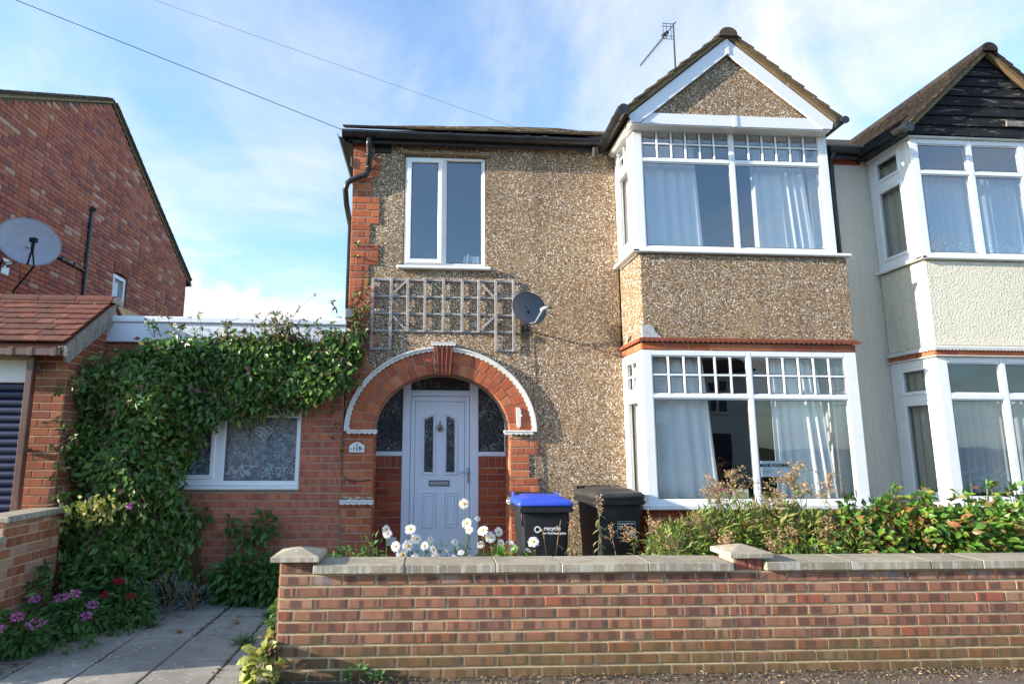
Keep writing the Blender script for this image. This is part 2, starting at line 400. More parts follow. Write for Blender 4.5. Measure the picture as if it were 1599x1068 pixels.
def concrete(name, col=(0.33, 0.29, 0.22), lichen=0.6, streak=True, dark=0.5):
    t = NT(name)
    p = t.pos()
    n1 = t.noise(p, 6, 6, 0.65); n2 = t.noise(p, 70, 4, 0.7)
    c = t.mix(t.math('MULTIPLY', t.step(n1, 0.4, 0.75), dark), col, tuple(x * 0.42 for x in col))
    c = t.mix(t.math('MULTIPLY', t.orand(), 0.45), c, tuple(x * 0.62 for x in col))
    c = t.mix(t.math('MULTIPLY', t.step(t.noise(p, 1.4, 4), 0.45, 0.65), 0.5), c, tuple(x * 0.5 for x in col))
    if streak:
        s = t.step(t.noise(t.mapv(p, (26, 26, 0.8)), 1.0, 3, 0.6), 0.46, 0.70)
        geo = t.n.new('ShaderNodeNewGeometry'); sn = t.n.new('ShaderNodeSeparateXYZ')
        t.l.new(geo.outputs['Normal'], sn.inputs[0])
        side = t.step(sn.outputs[2], 0.5, 0.2)
        c = t.mix(t.math('MULTIPLY', t.math('MULTIPLY', s, side), 0.75), c, (0.62, 0.60, 0.55))
    c = t.mix(t.math('MULTIPLY', t.step(n2, 0.60, 0.72), lichen), c, (0.62, 0.60, 0.53))
    c = t.mix(t.math('MULTIPLY', t.step(n2, 0.38, 0.30), 0.5), c, (0.10, 0.085, 0.06))
    v = t.voro(t.addv(p, t.noise(p, 30, 2), .03), 26)
    vc = t.n.new('ShaderNodeSeparateColor'); t.l.new(v.outputs['Color'], vc.inputs[0])
    spot = t.math('MULTIPLY', t.step(v.outputs['Distance'], 0.34, 0.22), t.step(vc.outputs[0], 0.60, 0.66))
    spot = t.math('MULTIPLY', spot, t.step(t.noise(p, 2.2, 3), 0.38, 0.60))
    c = t.mix(t.math('MULTIPLY', spot, lichen), c, (0.60, 0.58, 0.51))
    t.bump(t.math('ADD', n2, t.math('MULTIPLY', n1, 0.5)), 0.6, 0.006)
    return t.fin(c, 0.9, 0.2)
M['coping'] = concrete('concrete_coping', (0.41, 0.355, 0.265), dark=0.6)
M['slab'] = concrete('paving_concrete', (0.40, 0.365, 0.315), 0.75, False, 0.62)
def wood(name, col, dark, flake=0.0):
    t = NT(name)
    p = t.obj()
    g = t.noise(t.mapv(p, (1, 1, 1)), 3, 2)
    n = t.noise(t.mapv(t.pos(), (4, 60, 60)), 1.0, 5, 0.65)
    n3 = t.noise(t.mapv(t.pos(), (60, 60, 4)), 1.0, 5, 0.65)
    mixn = t.math('MULTIPLY', t.math('ADD', n, n3), 0.5)
    c = t.mix(t.step(mixn, 0.38, 0.62), dark, col)
    if flake:
        f = t.step(t.noise(t.mapv(t.pos(), (5, 5, 26)), 1.0, 7, 0.72), 0.55, 0.66)
        c = t.mix(t.math('MULTIPLY', f, flake), c, (0.34, 0.27, 0.20))
    t.bump(mixn, 0.6, 0.006)
    return t.fin(c, 0.85, 0.2)
M['wood'] = wood('grey_weathered_wood', (0.46, 0.44, 0.43), (0.24, 0.22, 0.21))
M['barge'] = wood('bare_grey_timber', (0.36, 0.33, 0.31), (0.16, 0.14, 0.13))
M['board'] = wood('flaking_black_board', (0.022, 0.022, 0.028), (0.010, 0.010, 0.012), 0.72)
M['steel'] = plain('brushed_steel', (0.50, 0.51, 0.53), 0.35, 0.5, 20, 0.2, metal=0.8)
M['brass'] = plain('aged_brass', (0.40, 0.30, 0.13), 0.35, 0.5, 30, 0.4, metal=0.8)
M['dish_d'] = plain('charcoal_dish', (0.085, 0.10, 0.125), 0.5, 0.4, 30, 0.18, dark=(0.2, 0.2, 0.2))
M['dish_l'] = plain('light_grey_dish', (0.40, 0.42, 0.47), 0.5, 0.4, 14, 0.15)
M['shutter'] = plain('navy_shutter', (0.008, 0.013, 0.048), 0.34, 0.5, 7, 0.25, dark=(0.06, 0.07, 0.12))
M['white'] = plain('matt_white', (0.80, 0.80, 0.78), 0.6, 0.3, 9, 0.08)
M['grey'] = plain('mid_grey_plastic', (0.16, 0.17, 0.19), 0.5, 0.4)
M['ink'] = plain('black_ink', (0.015, 0.015, 0.015), 0.6, 0.2)
M['paper'] = plain('white_paper', (0.78, 0.80, 0.80), 0.8, 0.1, 9, 0.03)
M['pinkpaper'] = plain('pink_card', (0.55, 0.10, 0.22), 0.8, 0.1)
M['flowerprint'] = plain('orange_print', (0.6, 0.25, 0.2), 0.6, 0.3)
def ground_mat(name, a, b, scale=6, litter=0.0, stones=0.0):
    t = NT(name)
    p = t.pos()
    n1 = t.noise(p, scale, 6, 0.65); n2 = t.noise(p, 90, 4, 0.7)
    c = t.mix(t.step(n1, 0.35, 0.7), a, b)
    c = t.mix(t.math('MULTIPLY', t.step(n2, 0.55, 0.7), 0.5), c, tuple(min(1, x * 2.2) for x in b))
    t.bump(n2, 0.8, 0.01)
    return t.fin(c, 0.95, 0.15)
M['soil'] = ground_mat('garden_soil', (0.055, 0.035, 0.022), (0.09, 0.06, 0.04))
M['grass'] = ground_mat('rough_ground', (0.06, 0.075, 0.03), (0.09, 0.09, 0.045), 2)
M['asphalt'] = ground_mat('asphalt', (0.045, 0.045, 0.047), (0.06, 0.058, 0.056), 3)
M['footway'] = ground_mat('footway', (0.13, 0.10, 0.08), (0.19, 0.155, 0.125), 5)
M['kerb'] = concrete('kerb_stone', (0.35, 0.33, 0.30))

def leafmat(name, cols, rough=0.42, trans=0.30, spec=0.45):
    t = NT(name)
    r = t.rnd()
    b = t.ramp(r, [(i / len(cols), c) for i, c in enumerate(cols)], 'CONSTANT')
    n = t.noise(t.pos(), 45, 3)
    b = t.mix(t.math('MULTIPLY', n, 0.35), b, t.mix(0.5, b, (0.02, 0.03, 0.01)))
    n3 = t.noise(t.pos(), 3.1, 3)
    b = t.mix(t.math('MULTIPLY', t.step(n3, 0.45, 0.70), 0.55), b, t.mix(0.85, b, (1.55, 1.30, 1.0), 'MULTIPLY'))
    t.fin(b, rough, spec)
    tl = t.n.new('ShaderNodeBsdfTranslucent'); t.l.new(b, tl.inputs['Color'])
    mx = t.n.new('ShaderNodeMixShader'); mx.inputs[0].default_value = trans
    t.l.new(t.b.outputs[0], mx.inputs[1]); t.l.new(tl.outputs[0], mx.inputs[2])
    t.l.new(mx.outputs[0], t.out.inputs['Surface'])
    return t.m
g1, g2, g3, g4 = (0.105, 0.215, 0.040), (0.14, 0.27, 0.050), (0.070, 0.155, 0.034), (0.22, 0.34, 0.065)
M['leaf_creeper'] = leafmat('creeper_leaf', [g1, g3, g2, g1, g3, (0.10, 0.15, 0.030), g1, g2, g3, g4, g1, (0.16, 0.17, 0.035), g3, (0.20, 0.10, 0.06), g1, g2], 0.34)
M['leaf_tip'] = leafmat('creeper_tip_leaf', [g1, (0.13, 0.09, 0.035), g2, (0.16, 0.10, 0.06), g4, (0.10, 0.05, 0.035)], 0.4)
M['leaf_gold'] = leafmat('yellow_variegated_leaf', [(0.38, 0.36, 0.08), (0.30, 0.32, 0.06), (0.20, 0.27, 0.05), (0.45, 0.40, 0.14)])
M['leaf_shrub'] = leafmat('shrub_leaf', [(0.13, 0.29, 0.035), (0.10, 0.23, 0.03), (0.17, 0.34, 0.04), (0.11, 0.26, 0.04), (0.26, 0.34, 0.05), (0.36, 0.17, 0.07), (0.12, 0.28, 0.04), (0.08, 0.17, 0.03), (0.36, 0.33, 0.08), (0.10, 0.24, 0.035), (0.13, 0.30, 0.04), (0.18, 0.36, 0.06), (0.07, 0.16, 0.03), (0.30, 0.20, 0.08), (0.15, 0.31, 0.05)], 0.38, 0.38)
M['leaf_rust'] = leafmat('rust_leaf', [(0.42, 0.17, 0.06), (0.34, 0.11, 0.05), (0.45, 0.26, 0.08), (0.30, 0.15, 0.06), (0.40, 0.32, 0.09)], 0.5, 0.35)
M['leaf_weed'] = leafmat('weed_leaf', [(0.19, 0.31, 0.06), (0.27, 0.34, 0.08), (0.15, 0.25, 0.05), (0.32, 0.33, 0.10), (0.36, 0.31, 0.13), (0.19, 0.33, 0.055), (0.25, 0.33, 0.07)], 0.5, 0.40)
M['leaf_lush'] = leafmat('lush_leaf', [(0.10, 0.22, 0.05), (0.08, 0.19, 0.045), (0.065, 0.155, 0.04), (0.12, 0.25, 0.055)], 0.4, 0.36)
M['leaf_lime'] = leafmat('lime_leaf', [(0.36, 0.42, 0.09), (0.42, 0.45, 0.13), (0.28, 0.36, 0.07), (0.45, 0.42, 0.16), (0.14, 0.09, 0.07)], 0.45, 0.3)
M['leaf_silver'] = leafmat('silver_leaf', [(0.20, 0.24, 0.22), (0.26, 0.29, 0.28), (0.14, 0.18, 0.15)], 0.6, 0.2)
M['leaf_dry'] = leafmat('dry_leaf', [(0.34, 0.30, 0.12), (0.28, 0.25, 0.10), (0.40, 0.36, 0.18), (0.22, 0.20, 0.07)], 0.6, 0.3)
M['plume'] = leafmat('seed_plume', [(0.52, 0.35, 0.23), (0.42, 0.26, 0.17), (0.60, 0.44, 0.30), (0.38, 0.23, 0.15), (0.48, 0.36, 0.19)], 0.8, 0.35, 0.1)
M['stem_g'] = plain('green_stem', (0.10, 0.14, 0.04), 0.6, 0.3)
M['stem_b'] = plain('brown_stem', (0.26, 0.155, 0.085), 0.8, 0.2)
M['stem_d'] = plain('woody_stem', (0.10, 0.06, 0.035), 0.9, 0.2)
M['petal'] = leafmat('white_petal', [(0.84, 0.84, 0.84), (0.80, 0.80, 0.82)], 0.6, 0.25, 0.2)
M['disc'] = plain('yellow_disc', (0.58, 0.30, 0.012), 0.8, 0.2, 300, 0.4, dark=(0.3, 0.14, 0.01))
M['pinkfl'] = leafmat('pink_floret', [(0.66, 0.16, 0.46), (0.70, 0.27, 0.55), (0.56, 0.10, 0.38), (0.74, 0.36, 0.62)], 0.6, 0.3, 0.2)
M['redfl'] = leafmat('red_floret', [(0.50, 0.03, 0.07), (0.40, 0.025, 0.05)], 0.6, 0.3, 0.2)
M['deadleaf'] = leafmat('dead_leaf', [(0.36, 0.20, 0.07), (0.28, 0.13, 0.05), (0.42, 0.28, 0.10)], 0.7, 0.2, 0.2)

# ------------------------------------------------------------------ object helpers
WM = {}
def wm(o): return WM.get(o.name, Matrix.Identity(4))
def link(o, parent=None):
    COL.objects.link(o)
    if parent is not None:
        o.parent = parent
        o.matrix_parent_inverse = wm(parent).inverted()
    return o
def tag(o, label=None, cat=None, group=None, kind=None):
    if label: o['label'] = label
    if cat: o['category'] = cat
    if group: o['group'] = group
    if kind: o['kind'] = kind
    return o
def thing(name, loc, label, cat, group=None, rz=0.0):
    o = bpy.data.objects.new(name, None)
    o.empty_display_size = 0.1
    COL.objects.link(o)
    o.location = loc; o.rotation_euler = (0, 0, rz)
    WM[o.name] = Matrix.Translation(Vector(loc)) @ Matrix.Rotation(rz, 4, 'Z')
    return tag(o, label, cat, group)
def child_local(o, parent, M4=None):
    """link o so that its mesh coordinates are in the parent's own frame"""
    COL.objects.link(o); o.parent = parent
    if M4 is not None: o.matrix_local = M4
    WM[o.name] = wm(parent) @ (M4 if M4 is not None else Matrix.Identity(4))
    return o

def np_mesh(name, V, F, mat=None, smooth=False):
    V = np.asarray(V, dtype=np.float32); F = np.asarray(F, dtype=np.int32)
    me = bpy.data.meshes.new(name)
    k = F.shape[1]
    me.vertices.add(len(V)); me.vertices.foreach_set('co', V.ravel())
    me.loops.add(F.size); me.loops.foreach_set('vertex_index', F.ravel())
    me.polygons.add(len(F))
    me.polygons.foreach_set('loop_start', np.arange(0, F.size, k, dtype=np.int32))
    if smooth: me.polygons.foreach_set('use_smooth', np.ones(len(F), dtype=bool))
    me.update(calc_edges=True); me.validate()
    if mat: me.materials.append(mat)
    return me

class MB:
    def __init__(s, tf=None):
        s.v = []; s.f = []; s.tf = tf
    def add(s, vs, fs):
        n = len(s.v)
        if s.tf: vs = [s.tf(*p) for p in vs]
        s.v += [tuple(p) for p in vs]; s.f += [tuple(i + n for i in f) for f in fs]
    def box(s, x0, x1, y0, y1, z0, z1, b=0.0):
        if x1 < x0: x0, x1 = x1, x0
        if y1 < y0: y0, y1 = y1, y0
        if z1 < z0: z0, z1 = z1, z0
        b = min(b, (x1 - x0) * .3, (y1 - y0) * .3, (z1 - z0) * .3)
        if b <= 0:
            v = [(x0, y0, z0), (x1, y0, z0), (x1, y1, z0), (x0, y1, z0), (x0, y0, z1), (x1, y0, z1), (x1, y1, z1), (x0, y1, z1)]
            s.add(v, [(0, 3, 2, 1), (4, 5, 6, 7), (0, 1, 5, 4), (1, 2, 6, 5), (2, 3, 7, 6), (3, 0, 4, 7)])
            return
        v = []; idx = {}
        for ix in (0, 1):
            for iy in (0, 1):
                for iz in (0, 1):
                    X = (x0, x1)[ix]; Y = (y0, y1)[iy]; Z = (z0, z1)[iz]
                    sx = b if ix == 0 else -b; sy = b if iy == 0 else -b; sz = b if iz == 0 else -b
                    for ax, p in enumerate(((X, Y + sy, Z + sz), (X + sx, Y, Z + sz), (X + sx, Y + sy, Z))):
                        idx[(ix, iy, iz, ax)] = len(v); v.append(p)
        f = []
        def I(a, b_, c, ax): return idx[(a, b_, c, ax)]
        f.append((I(0,0,0,0), I(0,0,1,0), I(0,1,1,0), I(0,1,0,0))); f.append((I(1,0,0,0), I(1,1,0,0), I(1,1,1,0), I(1,0,1,0)))
        f.append((I(0,0,0,1), I(1,0,0,1), I(1,0,1,1), I(0,0,1,1))); f.append((I(0,1,0,1), I(0,1,1,1), I(1,1,1,1), I(1,1,0,1)))
        f.append((I(0,0,0,2), I(0,1,0,2), I(1,1,0,2), I(1,0,0,2))); f.append((I(0,0,1,2), I(1,0,1,2), I(1,1,1,2), I(0,1,1,2)))
        for iz in (0, 1):
            for iy in (0, 1): f.append((I(0,iy,iz,1), I(1,iy,iz,1), I(1,iy,iz,2), I(0,iy,iz,2)))
            for ix in (0, 1): f.append((I(ix,0,iz,0), I(ix,1,iz,0), I(ix,1,iz,2), I(ix,0,iz,2)))
        for ix in (0, 1):
            for iy in (0, 1): f.append((I(ix,iy,0,0), I(ix,iy,1,0), I(ix,iy,1,1), I(ix,iy,0,1)))
        for ix in (0, 1):
            for iy in (0, 1):
                for iz in (0, 1): f.append((I(ix,iy,iz,0), I(ix,iy,iz,1), I(ix,iy,iz,2)))
        s.add(v, f)
    def prism(s, poly, a, b, axis='y'):
        """extrude polygon: axis y -> poly in (x,z); axis x -> poly in (y,z); axis z -> poly in (x,y)"""
        n = len(poly)
        def P(p, t):
            return (p[0], t, p[1]) if axis == 'y' else ((t, p[0], p[1]) if axis == 'x' else (p[0], p[1], t))
        s.add([P(p, a) for p in poly] + [P(p, b) for p in poly],
              [tuple(range(n)), tuple(range(2 * n - 1, n - 1, -1))] + [(i, i + n, (i + 1) % n + n, (i + 1) % n) for i in range(n)])
    def tube(s, pts, r, n=8, cap=True):
        pts = [Vector(p) for p in pts]
        rr = r if isinstance(r, (list, tuple)) else [r] * len(pts)
        vs = []; prev = None
        for i, p in enumerate(pts):
            d = (pts[min(i + 1, len(pts) - 1)] - pts[max(i - 1, 0)]).normalized()
            if prev is None:
                a = d.cross(Vector((0, 0, 1)))
                if a.length < 1e-3: a = d.cross(Vector((1, 0, 0)))
            else:
                a = prev - d * prev.dot(d)
            a.normalize(); prev = a; b = d.cross(a)
            for k in range(n):
                t = 2 * math.pi * k / n
                vs.append(p + (a * math.cos(t) + b * math.sin(t)) * rr[i])
        fs = []
        for i in range(len(pts) - 1):
            for k in range(n):
                fs.append((i * n + k, i * n + (k + 1) % n, (i + 1) * n + (k + 1) % n, (i + 1) * n + k))
        if cap:
            fs.append(tuple(range(n - 1, -1, -1))); fs.append(tuple((len(pts) - 1) * n + k for k in range(n)))
        s.add(vs, fs)
    def loft(s, loops, cap0=True, cap1=True):
        n = len(loops[0]); vs = [p for l in loops for p in l]; fs = []
        for i in range(len(loops) - 1):
            for k in range(n):
                fs.append((i * n + k, i * n + (k + 1) % n, (i + 1) * n + (k + 1) % n, (i + 1) * n + k))
        if cap0: fs.append(tuple(range(n - 1, -1, -1)))
        if cap1: fs.append(tuple((len(loops) - 1) * n + k for k in range(n)))
        s.add(vs, fs)
    def ribbon(s, outer, inner, y0, y1):
        """solid band between two matching polylines in (x,z), from y0 to y1"""
        n = len(outer)
        vs = [(p[0], y0, p[1]) for p in outer] + [(p[0], y0, p[1]) for p in inner] + [(p[0], y1, p[1]) for p in outer] + [(p[0], y1, p[1]) for p in inner]
        fs = []
        for i in range(n - 1):
            fs += [(i, i + 1, n + i + 1, n + i), (2*n + i, 3*n + i, 3*n + i + 1, 2*n + i + 1), (i, 2*n + i, 2*n + i + 1, i + 1), (n + i, n + i + 1, 3*n + i + 1, 3*n + i)]
        fs += [(0, n, 3*n, 2*n), (n - 1, 3*n - 1, 4*n - 1, 2*n - 1)]
        s.add(vs, fs)
    def build(s, name, mat, parent=None, smooth=False, local=False):
        me = bpy.data.meshes.new(name)
        me.from_pydata(s.v, [], s.f); me.validate()
        bm = bmesh.new(); bm.from_mesh(me); bmesh.ops.recalc_face_normals(bm, faces=bm.faces); bm.to_mesh(me); bm.free()
        if smooth:
            me.polygons.foreach_set('use_smooth', np.ones(len(me.polygons), dtype=bool))
        me.materials.append(mat)
        o = bpy.data.objects.new(name, me)
        if local: child_local(o, parent)
        else: link(o, parent)
        return o
def place(name, me, loc, parent=None, rot=None, scale=None):
    o = bpy.data.objects.new(name, me)
    o.location = loc
    if rot is not None: o.rotation_euler = rot
    if scale is not None: o.scale = scale
    return link(o, parent)

# ------------------------------------------------------------------ bricks
def unit_brick(ix, iz, depth, seed):
    rr = random.Random(seed)
    a, c = 0.5, 0.5
    j = lambda k: rr.uniform(-k, k)
    v = [(-a, 0, -c), (a, 0, -c), (a, 0, c), (-a, 0, c)]
    d1 = depth * 0.72
    v += [(-a + j(.004), -d1, -c + j(.02)), (a + j(.004), -d1, -c + j(.02)), (a + j(.004), -d1, c + j(.02)), (-a + j(.004), -d1, c + j(.02))]
    v += [(-a + ix + j(.006), -depth, -c + iz + j(.03)), (a - ix + j(.006), -depth, -c + iz + j(.03)), (a - ix + j(.006), -depth, c - iz + j(.03)), (-a + ix + j(.006), -depth, c - iz + j(.03))]
    f = []
    for k in range(4):
        f.append((k, (k + 1) % 4, 4 + (k + 1) % 4, 4 + k)); f.append((4 + k, 4 + (k + 1) % 4, 8 + (k + 1) % 4, 8 + k))
    f.append((8, 9, 10, 11))
    return np.array(v), f
BR_DEPTH = 0.009
BRV = {'s': [unit_brick(.022, .07, BR_DEPTH, i) for i in range(5)], 'h': [unit_brick(.045, .07, BR_DEPTH, 50 + i) for i in range(4)]}
_bm = {}
def brick_mesh(kind, i, mat):
    k = (kind, i, mat.name)
    if k not in _bm:
        v, f = BRV[kind][i]
        me = bpy.data.meshes.new('brick')
        me.from_pydata([tuple(p) for p in v], [], f); me.validate(); me.materials.append(mat)
        _bm[k] = me
    return _bm[k]
NB = {}
def cut_runs(courses, bl, bond, seed=0, phase=0.0, hl=None):
    """courses: list of (z0, h, [(a,b)..]) -> list of bricks (u, z, w, h)"""
    rr = random.Random(seed); out = []
    hl = hl or bl / 2
    for i, (z0, h, ivs) in enumerate(courses):
        for a, b in ivs:
            if bond == 'stretch': seq = [bl]; off = phase + (bl / 2 if i % 2 else 0)
            elif bond == 'flemish': seq = [bl, hl]; off = phase + ((bl + hl) / 2 if i % 2 else 0)
            elif bond == 'garden': seq = [bl, bl, hl] if i % 2 else [bl]; off = phase + (bl * .5 if i % 2 else 0)
            elif bond == 'mixed': seq = [bl, hl] if i % 3 else [bl]; off = phase + rr.choice((0, hl / 2, hl)) + (hl / 2 if i % 2 else 0)
            else: seq = [bl]; off = phase
            u = off - math.ceil((off - a) / sum(seq) + 1) * sum(seq); k = 0
            pcs = []
            while u < b:
                l = seq[k % len(seq)]; k += 1
                x0, x1 = max(u, a), min(u + l, b); u += l
                if x1 - x0 > 0.001: pcs.append([x0, x1])
            if len(pcs) > 1 and pcs[0][1] - pcs[0][0] < 0.05: pcs[1][0] = pcs[0][0]; pcs.pop(0)
            if len(pcs) > 1 and pcs[-1][1] - pcs[-1][0] < 0.05: pcs[-2][1] = pcs[-1][1]; pcs.pop()
            for x0, x1 in pcs: out.append(((x0 + x1) / 2, z0 + h / 2, x1 - x0, h))
    return out
def lay(parent, bricks, mat, org, face='front', joint=0.011, jitter=0.0015, limit=300, key=None, name='brick', seed=1):
    """bricks (u,z,w,h) on a wall plane; face front: u=x, plane y=org, facing -y; 'right': u=y, plane x=org, facing +x; 'left': u=y, plane x=org facing -x"""
    rr = random.Random(seed)
    if key: bricks = sorted(bricks, key=key)
    first, rest = bricks[:limit], bricks[limit:]
    rz = {'front': 0.0, 'right': R(90), 'left': R(-90)}[face]
    for (u, z, w, h) in first:
        kind = 's' if w > 0.15 else 'h'
        me = brick_mesh(kind, rr.randrange(len(BRV[kind])), mat)
        d = rr.uniform(-jitter, jitter)
        loc = (u, org + d, z) if face == 'front' else (org + d, u, z)
        o = bpy.data.objects.new(name, me)
        o.location = loc; o.rotation_euler = (rr.gauss(0, .004), rr.gauss(0, .006), rz + rr.gauss(0, .006))
        o.scale = (max(w - joint, .01), 1.0, max(h - joint, .01))
        link(o, parent)
    if rest:
        VV = []; FF = []; n = 0
        c, s_ = math.cos(rz), math.sin(rz)
        for (u, z, w, h) in rest:
            kind = 's' if w > 0.15 else 'h'
            v, f = BRV[kind][rr.randrange(len(BRV[kind]))]
            x = v[:, 0] * max(w - joint, .01); y = v[:, 1] + rr.uniform(-jitter, jitter); zz = v[:, 2] * max(h - joint, .01)
            ang = rr.gauss(0, .008); zz = zz + x * ang
            X, Y = x * c - y * s_, x * s_ + y * c
            if face == 'front': P = np.stack([X + u, Y + org, zz + z], 1)
            else: P = np.stack([X + org, Y + u, zz + z], 1)
            VV.append(P); FF.append(np.array(f) + n); n += len(P)
        me = np_mesh(name, np.concatenate(VV), np.concatenate(FF), mat)
        o = bpy.data.objects.new(name + '_remainder', me); link(o, parent); tag(o, kind='stuff')
    return len(first)
def courses(z0, z1, ch, fn):
    out = []; z = z0
    while z < z1 - 1e-4:
        iv = fn(z + ch / 2)
        out.append((z, min(ch, z1 - z), iv)); z += ch
    return out

# ------------------------------------------------------------------ windows
def front_tf(y): return lambda u, d, z: (u, y - d, z)
def left_tf(x): return lambda u, d, z: (x - d, u, z)
def win(parent, tf, frame_bars, panes, bars=(), sill=None, mat=None, gmat=None, name='window', pane_d=0.012, label=None):
    """frame_bars: (u0,u1,z0,z1,d0,d1); panes: (u0,u1,z0,z1[,d]); bars: thin glazing bars"""
    mat = mat or M['pvc']; gmat = gmat or M['glass']
    mb = MB(tf)
    for (a, b, c, d, e, f) in frame_bars: mb.box(a, b, e, f, c, d, 0.006)
    w = mb.build(name, mat, parent)
    if label: w['label'] = label
    for p in panes:
        dd = p[4] if len(p) > 4 else pane_d
        pm = MB(tf); pm.add([(p[0] - .004, dd, p[2] - .004), (p[1] + .004, dd, p[2] - .004), (p[1] + .004, dd, p[3] + .004), (p[0] - .004, dd, p[3] + .004)], [(0, 1, 2, 3)])
        pm.build('pane', gmat, w)
        if p[1] - p[0] > .13:
            g_ = .007; gm = MB(tf); q = [(p[0], p[2]), (p[1], p[2]), (p[1], p[3]), (p[0], p[3])]; qi = [(p[0] + g_, p[2] + g_), (p[1] - g_, p[2] + g_), (p[1] - g_, p[3] - g_), (p[0] + g_, p[3] - g_)]
            gm.add([(u, dd + .0015, z) for u, z in q + qi], [(0, 1, 5, 4), (1, 2, 6, 5), (2, 3, 7, 6), (3, 0, 4, 7)]); gm.build('glazing_seal', M['seal'], w)
    for (a, b, c, d) in bars:
        bm_ = MB(tf); bm_.box(a, b, pane_d - 0.002, pane_d + 0.012, c, d, 0.004); bm_.build('glazing_bar', mat, w)
    if sill:
        sm = MB(tf); sm.box(sill[0], sill[1], sill[2], sill[3], sill[4], sill[5], 0.008); sm.build('sill', mat, w)
    return w
def sash(u0, u1, z0, z1, fw, d0, d1):
    return [(u0, u0 + fw, z0, z1, d0, d1), (u1 - fw, u1, z0, z1, d0, d1), (u0 + fw, u1 - fw, z0, z0 + fw, d0, d1 - .001), (u0 + fw, u1 - fw, z1 - fw, z1, d0, d1 - .001)]
def grid_panes(u0, u1, z0, z1, nu, nz, bw=0.022):
    """split a light into nu x nz panes with bars between"""
    P = []; B = []
    du = (u1 - u0) / nu; dz = (z1 - z0) / nz
    for i in range(nu):
        for k in range(nz):
            P.append((u0 + i * du + (bw / 2 + .004 if i else 0), u0 + (i + 1) * du - (bw / 2 + .004 if i < nu - 1 else 0),
                      z0 + k * dz + (bw / 2 + .004 if k else 0), z0 + (k + 1) * dz - (bw / 2 + .004 if k < nz - 1 else 0)))
    for i in range(1, nu): B.append((u0 + i * du - bw / 2, u0 + i * du + bw / 2, z0, z1))
    for k in range(1, nz):
        for i in range(nu):
            B.append((u0 + i * du + (bw / 2 if i else 0), u0 + (i + 1) * du - (bw / 2 if i < nu - 1 else 0), z0 + k * dz - bw / 2, z0 + k * dz + bw / 2))
    return P, B
def room(parent, x0, x1, y0, y1, z0, z1, mat, name='room_lining'):
    mb = MB()
    mb.add([(x0, y0, z0), (x1, y0, z0), (x1, y1, z0), (x0, y1, z0), (x0, y0, z1), (x1, y0, z1), (x1, y1, z1), (x0, y1, z1)],
           [(0, 1, 2, 3), (4, 7, 6, 5), (1, 5, 6, 2), (3, 2, 6, 7), (0, 3, 7, 4)])
    return mb.build(name, mat, parent)
def curtain(name, path, z0, z1, mat, label, cat='curtain', group=None, waves=9, amp=0.028, gather=0.0, seed=0):
    """wavy hanging sheet along a polyline path [(x,y)..]"""
    rr = random.Random(seed)
    P = [Vector((p[0], p[1])) for p in path]
    L_ = [0]
    for i in range(1, len(P)): L_.append(L_[-1] + (P[i] - P[i - 1]).length)
    nu, nz = waves * 10, 10
    V = []
    ph = [rr.uniform(-.8, .8) for _ in range(waves + 2)]
    for k in range(nz + 1):
        tz = k / nz
        for i in range(nu + 1):
            t = i / nu
            s = t * L_[-1]
            j = max(q for q in range(len(L_) - 1) if L_[q] <= s + 1e-9)
            d = (P[j + 1] - P[j]).normalized(); nrm = Vector((-d.y, d.x))
            pt = P[j] + d * (s - L_[j])
            w = math.sin(2 * math.pi * (t * waves + 0.25 * math.sin(7 * t + ph[0])) + ph[int(t * waves)] * .5)
            a = amp * (0.65 + 0.35 * (1 - tz)) * (0.7 + 0.3 * math.sin(11 * t + ph[1]))
            pt = pt + nrm * (w * a) + d * (gather * (1 - tz) * (t))
            V.append((pt.x, pt.y, z0 + (z1 - z0) * tz + (0.006 * w if k == 0 else 0)))
    F = [(k * (nu + 1) + i, k * (nu + 1) + i + 1, (k + 1) * (nu + 1) + i + 1, (k + 1) * (nu + 1) + i) for k in range(nz) for i in range(nu)]
    me = np_mesh(name, V, F, mat, True)
    o = bpy.data.objects.new(name, me); COL.objects.link(o)
    sol = o.modifiers.new('thickness', 'SOLIDIFY'); sol.thickness = 0.003
    return tag(o, label, cat, group)
def text_mesh(body, size, mat, name, M4, parent=None, bold=0.0, align='CENTER', ext=0.0015):
    cu = bpy.data.curves.new(name, 'FONT'); cu.body = body; cu.size = size; cu.align_x = align; cu.align_y = 'CENTER'
    cu.extrude = ext; cu.offset = bold; cu.resolution_u = 3
    tmp = bpy.data.objects.new(name, cu); COL.objects.link(tmp)
    bpy.context.view_layer.update()
    me = bpy.data.meshes.new_from_object(tmp.evaluated_get(bpy.context.evaluated_depsgraph_get()))
    bpy.data.objects.remove(tmp); bpy.data.curves.remove(cu)
    me.materials.clear(); me.materials.append(mat)
    o = bpy.data.objects.new(name, me)
    if parent is not None:
        COL.objects.link(o); o.parent = parent; o.matrix_local = M4
    else:
        COL.objects.link(o); o.matrix_world = M4
    return o
FACE_FRONT = Matrix.Rotation(R(90), 4, 'X')
